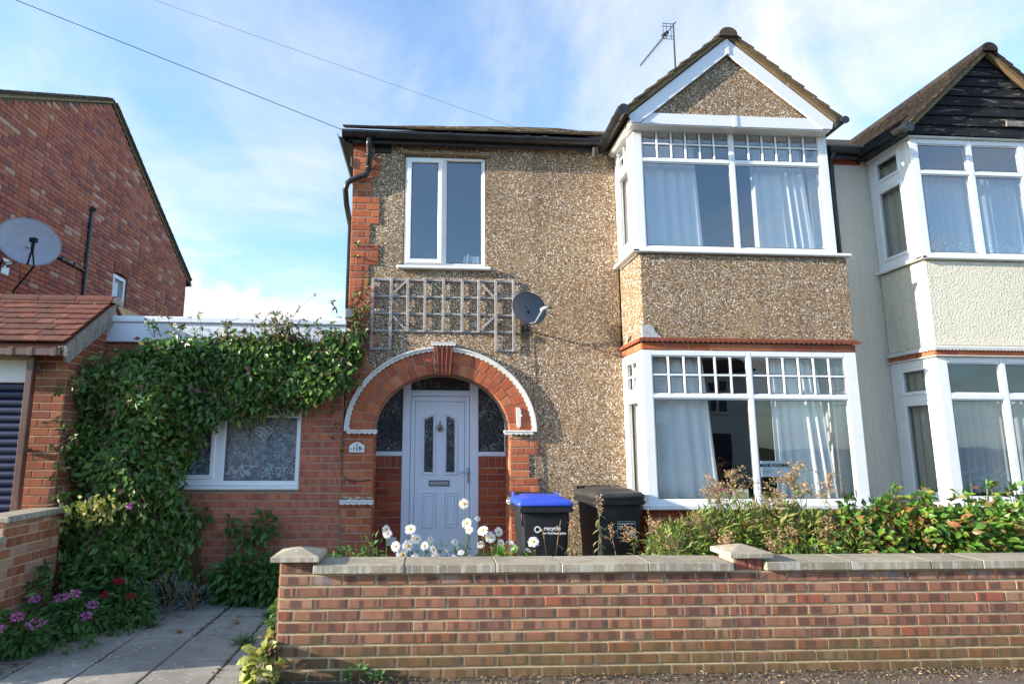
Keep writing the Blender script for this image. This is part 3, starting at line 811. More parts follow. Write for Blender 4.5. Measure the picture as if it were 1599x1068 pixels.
# ================================================================== GROUND (setting)
def sheet(name, x0, x1, y0, y1, z, mat, t=0.0):
    mb = MB()
    if t: mb.box(x0, x1, y0, y1, z - t, z)
    else: mb.add([(x0, y0, z), (x1, y0, z), (x1, y1, z), (x0, y1, z)], [(0, 1, 2, 3)])
    return tag(mb.build(name, mat), kind='structure')
sheet('ground', -600, 600, -600, 600, -0.16, M['grass'])
sheet('road', -60, 60, -12.5, -5.2, -0.13, M['asphalt'], 0.025)
kerb = MB()
for k in range(26): kerb.box(-12 + k * .92, -12 + k * .92 + .91, -5.2, -5.05, -0.15, -0.02, .012)
tag(kerb.build('kerb', M['kerb']), kind='structure')
sheet('footway', -60, 60, -5.05, -2.03, -0.02, M['footway'], 0.12)
sheet('far_footway', -60, 60, -15, -12.5, -0.02, M['footway'], 0.12)
sheet('soil', -1.0, 8.5, -2.1, 0.33, 0.10, M['soil'], 0.2)
sheet('bed', -3.62, -2.3, -2.25, 0.0, -0.008, M['soil'], 0.12)

# driveway of square slabs
drive = tag(MB().build('driveway', M['soil']) if False else sheet('driveway', -3.60, -1.02, -2.9, 0.0, -0.030, M['soil'], 0.09), kind='structure')
xs = [-3.45, -2.95, -2.465, -1.975, -1.49, -1.03]
ys = [-2.95, -2.41, -1.84, -1.285, -0.70, -0.13]
rr = random.Random(3)
for i in range(len(xs) - 1):
    for j in range(len(ys) - 1):
        mb = MB()
        g = 0.007
        w, d = (xs[i + 1] - xs[i]) / 2 - g, (ys[j + 1] - ys[j]) / 2 - g
        mb.box(-w, w, -d, d, -0.05, 0.0, 0.006)
        o = mb.build('paving_slab', M['slab'], None)
        COL.objects.unlink(o); o.location = ((xs[i] + xs[i + 1]) / 2, (ys[j] + ys[j + 1]) / 2, rr.uniform(-.004, .004))
        o.rotation_euler = (rr.gauss(0, .004), rr.gauss(0, .004), rr.gauss(0, .004))
        link(o, drive)
mb = MB(); mb.box(-3.45, -1.03, -0.125, -0.002, -.05, -.002, .004)
tag(mb.build('slab_border', M['slab'], drive))

# ================================================================== HOUSE
house = thing('semi_detached_house', (1.8, 0, 0), 'pebbledashed two storey house with red brick arch, pale door and white gabled bay', 'house')
AX, AZ, AA, AB = 0.157, 1.77, 0.770, 0.655        # arch ellipse
def arch_pt(t, a=AA, b=AB, cx=AX): return (cx + a * math.cos(t), AZ + b * math.sin(t))
NA = 28
left_arc = [arch_pt(math.pi / 2 + i * (math.pi / 2) / NA) for i in range(NA + 1)]
right_arc = [arch_pt(math.pi / 2 - i * (math.pi / 2) / NA) for i in range(NA + 1)]
WX0, WX1, WZ0, WZ1 = -0.325, 0.665, 3.712, 5.103
seam = AX
mb = MB()
polyL = [(-0.945, 0), (-0.945, 5.33), (seam, 5.33), (seam, WZ1), (WX0, WZ1), (WX0, WZ0), (seam, WZ0)] + left_arc + [(AX - AA, 0)]
polyR = [(2.27, 0), (AX + AA, 0)] + list(reversed(right_arc)) + [(seam, WZ0), (WX1, WZ0), (WX1, WZ1), (seam, WZ1), (seam, 5.33), (2.27, 5.33)]
mb.prism(polyL, 0.0, 0.12); mb.prism(polyR, 0.0, 0.12)
front = mb.build('front_wall', M['pebble'], house)
mb = MB()
mb.box(-0.945, -0.845, 0.12, 8.0, 0, 5.3); mb.box(4.56, 4.66, 0.12, 8.0, 0, 5.3); mb.box(-0.845, 4.56, 7.9, 8.0, 0, 5.3)
mb.box(-0.845, 4.56, 0.5, 7.9, 2.68, 2.72)
mb.build('side_and_rear_walls', M['mortar'], house)
# mortar beds behind the exposed brickwork
CH = 0.0845
def quoin_x(z):
    k = int(math.floor((5.018 - z) / 0.2545))
    if z > 5.018: return -0.712
    return -0.612 if k % 2 == 0 else -0.716
def quoin_iv(z):
    if z > 2.50: return [(-0.945, quoin_x(z))]
    if z > AZ + 0.005:
        a, b, cx = 1.045, 0.915, 0.147
        q = (z - AZ) / b
        xo = cx - a * math.sqrt(max(0, 1 - q * q)) if q < 1 else -0.63
        return [(-0.945, min(xo + 0.01, -0.63))]
    return [(-0.955, -0.612)]
qc = courses(0.41, 5.24, CH, quoin_iv)
pb = MB()
for z0, h, ivs in qc:
    for a, b in ivs: pb.box(a + .004, b - .004, -0.0075, 0.02, z0, z0 + h)
def pier_r(z):
    k = int(math.floor((1.728 - z) / 0.2535))
    return [(0.930, 1.268 if k % 2 == 0 else 1.156)]
quoin = pb.build('quoin_brickwork', M['mortar'], house)
rc = courses(0.41, 1.70, CH, pier_r)
pb = MB()
for z0, h, ivs in rc:
    for a, b in ivs: pb.box(a + .004, b - .004, -0.0075, 0.02, z0, z0 + h)
pierb = pb.build('pier_brickwork', M['mortar'], house)
qb = cut_runs(qc, 0.228, 'flemish', 2, -0.945)
lay(quoin, qb, M['red'], -0.004, 'front', seed=5, limit=170, key=lambda b: -b[1])
lay(pierb, cut_runs(rc, 0.228, 'flemish', 4, 0.930), M['red'], -0.004, 'front', seed=6)
# porch lining: soffit and reveals
mb = MB()
n = 40
arc = [arch_pt(math.pi * i / n, AA + .002, AB + .002) for i in range(n + 1)]
arc2 = [arch_pt(math.pi * i / n, AA + .10, AB + .10) for i in range(n + 1)]
mb.ribbon(arc2, arc, 0.121, 0.42)
mb.box(AX + AA + .002, AX + AA + .10, .121, .42, 0, AZ); mb.box(AX - AA - .10, AX - AA - .002, .121, .42, 0, AZ)
porch = mb.build('porch_brickwork', M['mortar'], house)
rev = cut_runs(courses(0.41, 1.73, CH, lambda z: [(0.0, 0.355)]), 0.228, 'stretch', 3, 0.0)
lay(porch, rev, M['red'], AX + AA + .004, 'left', seed=8)
lay(porch, rev, M['red'], AX - AA - .004, 'right', seed=9)
# brick panels either side of the door (in the recess)
mb = MB(); mb.box(-0.66, -0.293, 0.345, 0.42, 0.1, 1.487); mb.box(0.565, 0.975, 0.345, 0.42, 0.1, 1.487)
rec = mb.build('recess_brickwork', M['mortar'], house)
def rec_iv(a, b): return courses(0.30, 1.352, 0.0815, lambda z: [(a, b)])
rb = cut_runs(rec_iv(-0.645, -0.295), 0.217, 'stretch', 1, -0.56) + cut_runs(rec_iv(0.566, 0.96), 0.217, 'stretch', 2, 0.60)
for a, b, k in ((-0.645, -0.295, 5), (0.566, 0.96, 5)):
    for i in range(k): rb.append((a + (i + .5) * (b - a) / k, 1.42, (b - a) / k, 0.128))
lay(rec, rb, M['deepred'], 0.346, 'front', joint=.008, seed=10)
# arch voussoirs: two rings
def arc_len_pts(a, b, n, t0, t1):
    N = 400; ts = [t0 + (t1 - t0) * i / N for i in range(N + 1)]
    P = [(a * math.cos(t), b * math.sin(t)) for t in ts]
    S = [0]
    for i in range(N): S.append(S[-1] + math.dist(P[i], P[i + 1]))
    out = []; j = 0
    for k in range(n + 1):
        s = S[-1] * k / n
        while j < N and S[j + 1] < s - 1e-9: j += 1
        f = (s - S[j]) / max(S[j + 1] - S[j], 1e-9)
        out.append(ts[j] + (ts[min(j + 1, N)] - ts[j]) * f)
    return out
mb = MB()
n = 60
mb.ribbon([arch_pt(math.pi * i / n, AA + .268, AB + .262, AX - .006) for i in range(n + 1)], [arch_pt(math.pi * i / n, AA + .004, AB + .004) for i in range(n + 1)], -0.0115, 0.0)
archp = mb.build('arch', M['mortar'], house)
rr = random.Random(21)
for ring, (r0, r1, nn) in enumerate(((0.0, 0.130, 11), (0.136, 0.262, 12))):
    for side in (0, 1):
        am, bm_ = AA + (r0 + r1) / 2, AB + (r0 + r1) / 2
        tmax = math.pi / 2 - 0.115
        ts = arc_len_pts(am, bm_, nn, 0.0, tmax)
        for k in range(nn):
            t0, t1 = ts[k], ts[k + 1]
            g = 0.0055 / math.hypot(am * math.sin((t0 + t1) / 2), bm_ * math.cos((t0 + t1) / 2))
            t0 += g; t1 -= g
            q = []
            for (t, r) in ((t0, r0), (t1, r0), (t1, r1), (t0, r1)):
                x, z = arch_pt(t, AA + r, AB + r, AX - .006 * (r > .1))
                q.append((x, z) if side == 0 else (2 * AX - x - (.012 if r > .1 else 0), z))
            c = (sum(p[0] for p in q) / 4, sum(p[1] for p in q) / 4)
            ins = [(p[0] + (c[0] - p[0]) * .07, p[1] + (c[1] - p[1]) * .07) for p in q]
            dy = -0.020 + rr.uniform(-.002, .002)
            back = 0.118 if ring == 0 else 0.0
            v = [(p[0] - c[0], back, p[1] - c[1]) for p in q] + [(p[0] - c[0], dy + .005, p[1] - c[1]) for p in q] + [(p[0] - c[0], dy, p[1] - c[1]) for p in ins]
            m2 = MB(); f = []
            for e in range(4):
                f += [(e, (e + 1) % 4, 4 + (e + 1) % 4, 4 + e), (4 + e, 4 + (e + 1) % 4, 8 + (e + 1) % 4, 8 + e)]
            m2.add(v, f + [(8, 9, 10, 11)])
            o = m2.build('brick', M['red'], None); COL.objects.unlink(o); o.location = (c[0], 0, c[1]); link(o, archp)
# scalloped white drip mould
def scallop_line(fn, n, teeth, base, amp):
    return [fn(i / n, base + amp * abs(math.sin(math.pi * teeth * i / n)) ** 0.7) for i in range(n + 1)]
N = 300
def dm(t, off, inner=True):
    tt = math.pi * t
    return arch_pt(tt, AA + off, AB + off - .006 * math.sin(tt), AX - .008)
mb = MB()
o1 = [dm(i / N, 0.300) for i in range(N + 1)]
i1 = [dm(i / N, 0.276 - 0.014 * abs(math.sin(math.pi * 52 * i / N))) for i in range(N + 1)]
mb.ribbon(o1, i1, -0.040, -0.001)
mb.ribbon([dm(i / N, 0.318) for i in range(N + 1)], [dm(i / N, 0.299) for i in range(N + 1)], -0.058, -0.001)
mb.build('drip_mould', M['wpaint'], house)
# fluted keystone
mb = MB()
kz0, kz1 = 2.405, 2.742
def kx(z, u): w0, w1 = 0.083, 0.115; w = w0 + (w1 - w0) * (z - kz0) / (kz1 - kz0); return AX + 0.004 + w * u
nf = 8
for i in range(nf):
    u0, u1 = -1 + 2 * i / nf + .035, -1 + 2 * (i + 1) / nf - .035
    d = -0.062 if i % 2 == 0 else -0.070
    mb.prism([(kx(kz0, u0), kz0), (kx(kz0, u1), kz0), (kx(kz1, u1), kz1), (kx(kz1, u0), kz1)], d, -0.02)
mb.prism([(kx(kz0, -.96), kz0 + .004), (kx(kz0, .96), kz0 + .004), (kx(kz1, .96), kz1), (kx(kz1, -.96), kz1)], -0.045, 0.118)
mb.build('keystone', M['terra'], house)
def hem(name, x0, x1, z0, z1, yf, teeth, amp, mat, ret=None):
    """ledge with a scalloped hem, projecting to yf; ret = y to which the right end returns"""
    mb = MB()
    zb = z0 + amp
    mb.box(x0, x1, yf, 0.0, zb + .012, z1, .006)
    n = teeth * 8
    top = [(x0 + (x1 - x0) * i / n, zb + .012) for i in range(n + 1)]
    bot = [(x0 + (x1 - x0) * i / n, zb - amp * abs(math.sin(math.pi * teeth * i / n)) ** .6) for i in range(n + 1)]
    mb.ribbon(top, bot, yf + .004, yf + .022)
    return mb.build(name, mat, house)
hem('keystone_cap', 0.020, 0.306, 2.742, 2.782, -0.085, 7, .014, M['wpaint'])
hem('impost', -0.905, -0.568, 1.735, 1.785, -0.065, 6, .016, M['wpaint'])
hem('impost', 0.858, 1.196, 1.735, 1.785, -0.065, 6, .016, M['wpaint'])
for (a, b) in ((-0.962, -0.590), (0.885, 1.20)):
    hem('ledge', a, b, 0.966, 1.018, -0.065, 6, .016, M['wpaint'])
    mb = MB(); mb.prism([(-0.058, 1.019), (0.0, 1.019), (0.0, 1.062)], a + .01, b - .01, 'x'); mb.build('ledge_capping', M['pebble'], house)

# ---- front door and side lights
D0 = 0.33
ftf = front_tf(D0)
bars = [(-0.305, -0.210, 0.12, 2.50, -.07, 0), (0.499, 0.602, 0.12, 2.50, -.07, 0), (-0.210, 0.499, 2.198, 2.268, -.07, 0),
        (-0.655, -0.305, 1.487, 1.540, -.07, 0), (0.602, 0.965, 1.487, 1.540, -.07, 0), (0.914, 0.965, 1.540, 2.3, -.07, 0)]
dframe = win(house, ftf, bars, [(-0.66, -0.312, 1.54, 2.40), (0.606, 0.914, 1.54, 2.40), (-0.208, 0.497, 2.27, 2.46)], mat=M['door'], gmat=M['obscure'], name='door_frame', pane_d=-.02)
mb = MB(ftf)
mb.box(-0.154, 0.436, -.06, -.018, 0.16, 2.131, .004)
for a, b, c, d in ((-0.205, -0.157, 0.14, 2.194), (0.439, 0.494, 0.14, 2.194)): mb.box(a, b, -.06, -.008, c, d, .004)
mb.box(-0.157, 0.439, -.06, -.008, 2.134, 2.194, .004)
door = mb.build('front_door', M['door'], house)
def moulding(loop, w, d0, d1, name='moulding', parent=door, mat=None):
    """ridge moulding following a closed loop of (x,z)"""
    c = (sum(p[0] for p in loop) / len(loop), sum(p[1] for p in loop) / len(loop))
    def inset(L_, k):
        out = []
        n_ = len(L_)
        for i in range(n_):
            p, q, r_ = Vector(L_[i - 1]), Vector(L_[i]), Vector(L_[(i + 1) % n_])
            a, b = (q - p).normalized(), (r_ - q).normalized()
            na, nb = Vector((-a.y, a.x)), Vector((-b.y, b.x))
            m_ = (na + nb); m_ = m_ / max(m_.dot(na), .3)
            out.append(tuple(q + m_ * k))
        return out
    sgn = 1 if sum((loop[i - 1][0] * loop[i][1] - loop[i][0] * loop[i - 1][1]) for i in range(len(loop))) > 0 else -1
    prof = [(0, d0), (w * .25, d1), (w * .75, d1), (w, d0)]
    loops = [[(p[0], d, p[1]) for p in inset(loop, sgn * k)] for k, d in prof]
    mb = MB(ftf); mb.loft(loops, False, False)
    return mb.build(name, mat or M['door'], parent)
def glass_loop(x0, x1, z0, zo, zi, left):
    """vertical light whose top sweeps up towards the middle of the door"""
    L_ = [(x0, z0), (x1, z0)]
    n_ = 8
    for i in range(n_ + 1):
        t = i / n_
        u = x1 + (x0 - x1) * t
        s = (u - x0) / (x1 - x0)
        s = s if left else 1 - s
        L_.append((u, zo + (zi - zo) * (0.5 - 0.5 * math.cos(math.pi * s))))
    return L_
for (x0, x1, left) in ((-0.078, 0.096, True), (0.184, 0.352, False)):
    moulding(glass_loop(x0, x1, 1.268, 1.945, 2.005, left), 0.030, -.018, -.004)
    gl = glass_loop(x0 + .036, x1 - .036, 1.302, 1.918, 1.958, left)
    mb = MB(ftf)
    mb.add([(p[0], -.016, p[1]) for p in gl], [tuple(range(len(gl)))])
    o = mb.build('door_light', M['obscure'], door)
for (x0, x1) in ((-0.071, 0.102), (0.186, 0.352)):
    moulding([(x0, .667), (x1, .667), (x1, 1.081), (x0, 1.081)], .022, -.018, -.006)
    moulding([(x0 + .034, .701), (x1 - .034, .701), (x1 - .034, 1.047), (x0 + .034, 1.047)], .020, -.018, -.008)
mb = MB(ftf); mb.box(0.018, 0.259, -.018, -.006, 1.142, 1.208, .004); lb_ = mb.build('letterbox', M['ink'], door)
mb = MB(ftf); mb.box(0.028, 0.249, -.008, .002, 1.152, 1.198, .006); mb.build('flap', M['steel'], lb_)
mb = MB(ftf); mb.box(0.468, 0.490, -.012, .004, 1.180, 1.355, .004); mb.tube([(0.479, 0.0, 1.308), (0.479, 0.045, 1.308), (0.44, 0.05, 1.305), (0.375, 0.048, 1.300)], .009, 8)
mb.build('door_handle', M['steel'], door)
mb = MB(ftf)
pr = [(.006, 1.905), (.013, 1.895), (.006, 1.875), (.012, 1.862), (.028, 1.848), (.030, 1.83), (.016, 1.80), (.010, 1.785), (.004, 1.768)]
mb.loft([[(0.140 + r_ * math.cos(2 * math.pi * k / 12), -.014 + r_ * .5 * (1 + math.sin(2 * math.pi * k / 12)), z) for k in range(12)] for r_, z in pr])
mb.tube([(0.140 + .035 * math.sin(t), .014, 1.815 - .035 * math.cos(t)) for t in [(-1.9 + 3.8 * i / 12) for i in range(13)]], .006, 6)
mb.build('door_knocker', M['brass'], door, True)
mb = MB(); mb.box(-0.9, 1.3, 0.43, 3.0, .1, .12); mb.box(-0.8, 1.2, 3.0, 3.02, .1, 2.65); mb.build('hall_lining', M['dim'], house)
mb = MB(); mb.box(-0.30, 0.60, -.05, .33, 0.02, 0.13, .01); mb.build('doorstep', M['coping'], house)
mb = MB(); mb.box(-0.467, -0.351, .305, .345, .47, .566, .006); mb.build('meter_box', M['white'], house)

# ---- first floor window over the arch
tf = front_tf(-0.004)
bars = [(WX0 + .006, WX0 + .046, WZ0 + .012, WZ1 - .008, -.075, -.02), (0.636, WX1 - .006, WZ0 + .012, WZ1 - .008, -.075, -.02), (0.130, 0.176, 3.752, 5.062, -.075, -.02),
        (WX0 + .046, 0.636, WZ0 + .012, 3.752, -.075, -.021), (WX0 + .046, 0.636, 5.062, WZ1 - .008, -.075, -.021)]
bars += sash(-0.290, 0.136, 3.745, 5.068, .052, -.05, .006)
w1 = win(house, tf, bars, [(-0.238, 0.084, 3.798, 5.016, -.02), (0.190, 0.612, 3.762, 5.052, -.05)], sill=(-0.392, 0.716, -.06, .055, 3.664, 3.702), gmat=M['glass_up'], label='white casement window above the arch')
mb = MB(tf)
for s_ in ((0.176, 0.190, 3.752, 5.062), (0.612, 0.636, 3.752, 5.062)): mb.box(s_[0], s_[1], -.06, -.035, s_[2], s_[3], .004)
mb.build('glazing_bead', M['pvc'], w1)
room(house, -0.80, 1.6, 0.125, 3.6, 3.2, 5.28, M['blue_room'], 'bedroom_lining')
mb = MB(); mb.box(-0.37, 0.708, -.05, .01, 5.112, 5.137, .006); mb.build('window_hood', plain('hood_render', (0.30, 0.22, 0.13), .9, .1, 8, .5), house)
mb = MB(); mb.box(-0.32, 0.66, .05, .40, 3.69, 3.725); mb.build('inner_sill', M['white'], house)

# ---- bay
BY = -0.66
mb = MB(); mb.box(2.283, 4.652, BY, -0.002, 2.756, 3.700, .012); mb.build('bay_panel', M['pebble'], house)
mb = MB()   # pale patch repair at the panel's lower corner
rr = random.Random(5)
pts = [(2.276, 2.758), (2.50, 2.760), (2.46, 2.79), (2.42, 2.83), (2.40, 2.88), (2.35, 2.905), (2.276, 2.895)]
mb.prism(pts, BY - .010, BY + .02)
mb.build('render_patch', plain('grey_white_patch', (0.52, 0.51, 0.50), .9, .15, 40, .5, bump=.8, bscale=60), house)
mb = MB(); mb.box(2.266, 4.648, BY + .004, -0.002, 0.0, 0.975)
baseb = mb.build('bay_base_brickwork', M['mortar'], house)
bb = cut_runs(courses(0.30, 0.975, CH, lambda z: [(2.262, 4.652)]), 0.232, 'stretch', 5, 2.262)
lay(baseb, bb, M['deepred'], BY + .006, 'front', seed=31)
lay(baseb, cut_runs(courses(0.30, 0.975, CH, lambda z: [(BY, -0.01)]), 0.232, 'stretch', 6, BY), M['deepred'], 2.264, 'left', seed=32)
mb = MB(); mb.box(2.270, 4.645, BY + .004, -0.002, 2.632, 2.712)
sold = mb.build('brick_band', M['mortar_w'], house)
bandb = cut_runs([(2.632, .078, [(2.262, 4.652)])], 0.235, 'mixed', 9, 2.262, .09)
lay(sold, bandb, M['red'], BY + .004, 'front', joint=.013, seed=33)
lay(sold, cut_runs([(2.632, .078, [(BY, -0.01)])], 0.235, 'stretch', 9, BY), M['red'], 2.268, 'left', joint=.012, seed=34)
def fringe(xl, xr, yf, z0, z1, mat, parent, amp=.016, pitch=.045, tmat=None):
    mb = MB()
    zb = z0 + amp
    mb.prism([(xl - .035, yf - .045), (xr + .035, yf - .045), (xr + .035, -.001), (xl - .035, -.001)], zb, z1 - .012, 'z')
    mb.prism([(xl - .012, yf - .02), (xr + .012, yf - .02), (xr + .012, -.001), (xl - .012, -.001)], z1 - .012, z1 + .008, 'z')
    n_ = int((xr - xl + .07) / pitch); N_ = n_ * 8
    top = [(xl - .035 + (xr - xl + .07) * i / N_, zb) for i in range(N_ + 1)]
    bot = [(p[0], zb - amp * abs(math.sin(math.pi * n_ * i / N_)) ** .6) for i, p in enumerate(top)]
    mb.ribbon(top, bot, yf - .043, yf - .028)
    ny = int(abs(yf) / pitch); NY = ny * 8
    vs0 = len(mb.v)
    t2 = [(yf - .043 + (abs(yf) + .04) * i / NY, zb) for i in range(NY + 1)]
    b2 = [(p[0], zb - amp * abs(math.sin(math.pi * ny * i / NY)) ** .6) for i, p in enumerate(t2)]
    m2 = MB(lambda x, y, z: (y, x, z)); m2.ribbon(t2, b2, xl - .034, xl - .020)
    mb.add(m2.v, m2.f)
    return mb.build('scalloped_edging', mat, parent)
fringe(2.262, 4.652, BY, 2.712, 2.756, M['terra'], house, .020, .055)

def bay_windows(root, xl, xr, yF, upper, lower, right_side=True):
    """upper/lower: dicts with z levels, front panes"""
    for lev in (upper, lower):
        tf = front_tf(yF)
        z0, z1, zt0, zt1 = lev['z0'], lev['z1'], lev['t0'], lev['t1']
        cols = lev['cols']
        x0, x1 = lev['x0'], lev['x1']
        bars = [(x0, cols[0][0] - .012, z0, z1, -.06, 0), (cols[-1][1] + .012, x1, z0, z1, -.06, 0)]
        for i in range(len(cols) - 1):
            bars.append((cols[i][1] + .012, cols[i + 1][0] - .012, z0, z1, -.06, 0))
        for c in cols:
            bars += [(c[0] - .012, c[1] + .012, z0, lev['g0'] - .012, -.06, -.001), (c[0] - .012, c[1] + .012, lev['g1'] + .012, z1, -.06, -.001), (c[0] - .012, c[1] + .012, zt0 + .012, zt1 - .012, -.06, -.001)]
            for (a, b, zz0, zz1) in ((c[0], c[1], lev['g0'], zt0), (c[0], c[1], zt1, lev['g1'])):
                bars += sash(a - .0115, b + .0115, zz0 - .0115, zz1 + .0115, .0115, -.03, -.010)
        panes, gb = [], []
        for c in cols:
            panes.append((c[0], c[1], lev['g0'], zt0, -.016))
            if lev.get('grid'):
                P, B = grid_panes(c[0], c[1], zt1, lev['g1'], *lev['grid'])
                panes += [(*p, -.016) for p in P]; gb += B
            else: panes.append((c[0], c[1], zt1, lev['g1'], -.016))
        g = lev.get('glass', M['glass'])
        w = win(root, tf, bars, panes, gb, sill=lev['sill'], gmat=g, name='bay_window', pane_d=-.016, label=lev['label'])
        # side lights
        sides = [(left_tf(xl + .004), 'side_window')] + ([(lambda u, d, z, X=lev['x1'] - .001: (X + d, u, z), 'side_window')] if right_side else [])
        for (stf, nm) in sides:
            s0, s1 = lev['s']                    # glass y range
            (m0, m1), (p0, p1) = lev['sz']
            u0, u1 = yF + .061, -.004
            bars = [(u0, s0 - .04, z0, z1, -.06, 0), (s1 + .05, u1, z0, z1, -.06, 0), (s0 - .04, s1 + .05, z0, m0 - .045, -.06, -.001), (s0 - .04, s1 + .05, m1 + .045, p0 - .045, -.06, -.001), (s0 - .04, s1 + .05, p1 + .04, z1, -.06, -.001)]
            bars += sash(s0 - .04, s1 + .05, m0 - .045, m1 + .045, .042, -.04, .010) + sash(s0 - .04, s1 + .05, p0 - .045, p1 + .04, .042, -.04, .010)
            ps = [(s0, s1 + .01, m0, m1, -.02)]; gb = []
            if lev.get('grid'):
                P, B = grid_panes(s0, s1 + .01, p0, p1, 2, 2, .02); ps += [(*p, -.02) for p in P]; gb = B
            else: ps.append((s0, s1 + .01, p0, p1, -.02))
            win(root, stf, bars, ps, gb, gmat=M['glass'], name=nm, pane_d=-.02)
up = dict(x0=2.272, x1=4.552, z0=3.742, z1=5.21, t0=4.770, t1=4.838, g0=3.800, g1=5.168, cols=[(2.384, 3.380), (3.455, 4.440)], grid=(6, 2), s=(-0.480, -0.150), sz=((3.93, 4.77), (4.905, 5.155)), sill=(2.205, 4.688, -.05, .045, 3.706, 3.742), glass=M['glass_up'], label='upper bay window with small lattice lights along its top')
lo = dict(x0=2.262, x1=4.645, z0=1.03, z1=2.630, t0=2.104, t1=2.172, g0=1.080, g1=2.560, cols=[(2.382, 3.405), (3.476, 4.502)], grid=(6, 2), s=(-0.490, -0.145), sz=((1.094, 2.079), (2.237, 2.525)), sill=(2.190, 4.660, -.06, .085, 0.978, 1.030), label='lower bay window with small lattice lights along its top')
bay_windows(house, 2.266, 4.648, BY, up, lo)
mb = MB(); mb.prism([(BY - .08, .985), (-.02, .985), (-.02, 1.029), (BY - .08, 1.029)], 2.18, 2.262, 'x'); mb.build('sill_return', M['pvc'], house)
mb = MB(); mb.prism([(BY - .045, 3.708), (-.02, 3.708), (-.02, 3.741), (BY - .045, 3.741)], 2.200, 2.269, 'x'); mb.build('sill_return', M['pvc'], house)
mb = MB(); mb.box(2.3, 4.62, -.595, .3, .985, 1.018); mb.box(2.3, 4.5, -.595, .3, 3.70, 3.735); mb.build('inner_sill', M['white'], house)
mb = MB(); mb.box(2.272, 4.552, BY + .01, 0, 5.212, 5.26); mb.box(2.27, 4.64, BY + .01, 0, 2.640, 2.70); mb.build('bay_ceiling', M['white'], house)
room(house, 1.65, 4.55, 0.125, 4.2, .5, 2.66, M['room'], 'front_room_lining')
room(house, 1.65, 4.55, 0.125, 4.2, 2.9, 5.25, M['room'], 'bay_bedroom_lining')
mb = MB(); mb.box(4.47, 4.545, 0.0, .13, 0.9, 5.3); mb.build('bay_jamb', M['room'], house)

# ---- bay gable, barge boards, roof
GX, GH, GZ = 3.362, 1.180, 5.245
ga = 0.842                                  # slope of the boards
def gz(x, off=0.0): return GZ + off + (GH - abs(x - GX)) * ga
top = gz(GX)
mb = MB()
mb.prism([(GX - GH, GZ), (GX - .001, top), (GX - .001, top - .192), (GX - GH + .125, 5.165), (GX - GH + .02, 5.165)], -0.812, -0.79)
mb.build('bargeboard', M['fascia'], house)
mb = MB()
mb.prism([(GX + GH, GZ), (GX + .001, top), (GX + .001, top - .192), (GX + GH - .125, 5.165), (GX + GH - .02, 5.165)], -0.812, -0.79)
mb.build('bargeboard', M['fascia'], house)
mb = MB(); mb.box(GX - .022, GX + .022, -.822, -.795, top - .20, top - .01, .004); mb.build('joint_cover', M['fascia'], house)
mb = MB(); mb.prism([(GX - GH + .13, 5.160), (GX + GH - .13, 5.160), (GX + GH - .275, 5.288), (GX - GH + .275, 5.288)], -0.800, -0.775); fb = mb.build('fascia_board', M['fascia'], house)
mb = MB(); mb.box(3.375, 3.425, -.808, -.79, 5.152, 5.292, .004); mb.build('joint_cover', M['fascia'], fb)
mb = MB(); mb.prism([(GX - GH + .2, 5.23), (GX + GH - .2, 5.23), (GX, gz(GX) - .10)], -0.765, -0.70); mb.build('gable_panel', M['pebble'], house)
mb = MB(); mb.box(GX - GH + .03, GX + GH - .03, -.79, -.02, 5.148, 5.164); mb.build('soffit', M['pvc_old'], house)
mb = MB(); mb.box(2.19, 2.262, -.775, -.02, 5.166, 5.225, .008); mb.build('box_gutter_board', M['pvc_old'], house)
# roof slopes
def tiles_on(parent, org, ua, va, nu, nv, tw, gauge, mat, limit_rows=1, stag=True, thick=.012, seed=0, name='roof_tile', pick=None, tilt=.018, skip=None):
    """tiles: org lower corner of slope, ua along eaves, va up the slope (unit vectors)"""
    ua, va = Vector(ua).normalized(), Vector(va).normalized(); nn = ua.cross(va)
    if nn.z < 0: nn = -nn
    rr = random.Random(seed)
    l = gauge * 1.25
    V = [(-tw/2 + .002, 0, 0), (tw/2 - .002, 0, 0), (tw/2 - .002, l, -tilt), (-tw/2 + .002, l, -tilt)]
    V = V + [(x, y, z + thick) for x, y, z in V]
    V[4] = (V[4][0] + .002, .003, V[4][2]); V[5] = (V[5][0] - .002, .003, V[5][2])
    F = [(0, 3, 2, 1), (4, 5, 6, 7), (0, 1, 5, 4), (1, 2, 6, 5), (2, 3, 7, 6), (3, 0, 4, 7)]
    me = bpy.data.meshes.new(name); me.from_pydata(V, [], F); me.validate(); me.materials.append(mat)
    B = Matrix((ua, va, nn)).transposed()
    VV, FF, n_ = [], [], 0
    for j in range(nv):
        for i in range(nu + (1 if stag and j % 2 else 0)):
            off = (i + (0 if stag and j % 2 else .5)) * tw
            hw = 1.0
            if stag and j % 2 and (i == 0 or i == nu): hw = .5; off += tw * (.25 if i == 0 else -.25)
            if skip and skip(off, j * gauge): continue
            p = Vector(org) + ua * off + va * (j * gauge + rr.uniform(-.003, .003)) + nn * (tilt + rr.uniform(0, .004))
            M3 = (B @ Matrix.Rotation(rr.gauss(0, .006), 3, 'Z')).to_4x4(); M3.translation = p
            if (pick and pick(i, j)) or (not pick and j < limit_rows):
                o = bpy.data.objects.new(name, me); o.matrix_world = M3 @ Matrix.Diagonal((hw, 1, 1, 1)); link(o, parent)
            else:
                vv = np.array([(M3 @ Vector((x * hw, y, z)))[:] for x, y, z in V]); VV.append(vv); FF.append(np.array(F) + n_); n_ += 8
    if VV:
        o = bpy.data.objects.new('tile_field', np_mesh('tile_field', np.concatenate(VV), np.concatenate(FF), mat)); link(o, parent); tag(o, kind='stuff')
mb = MB()
yb = 1.6
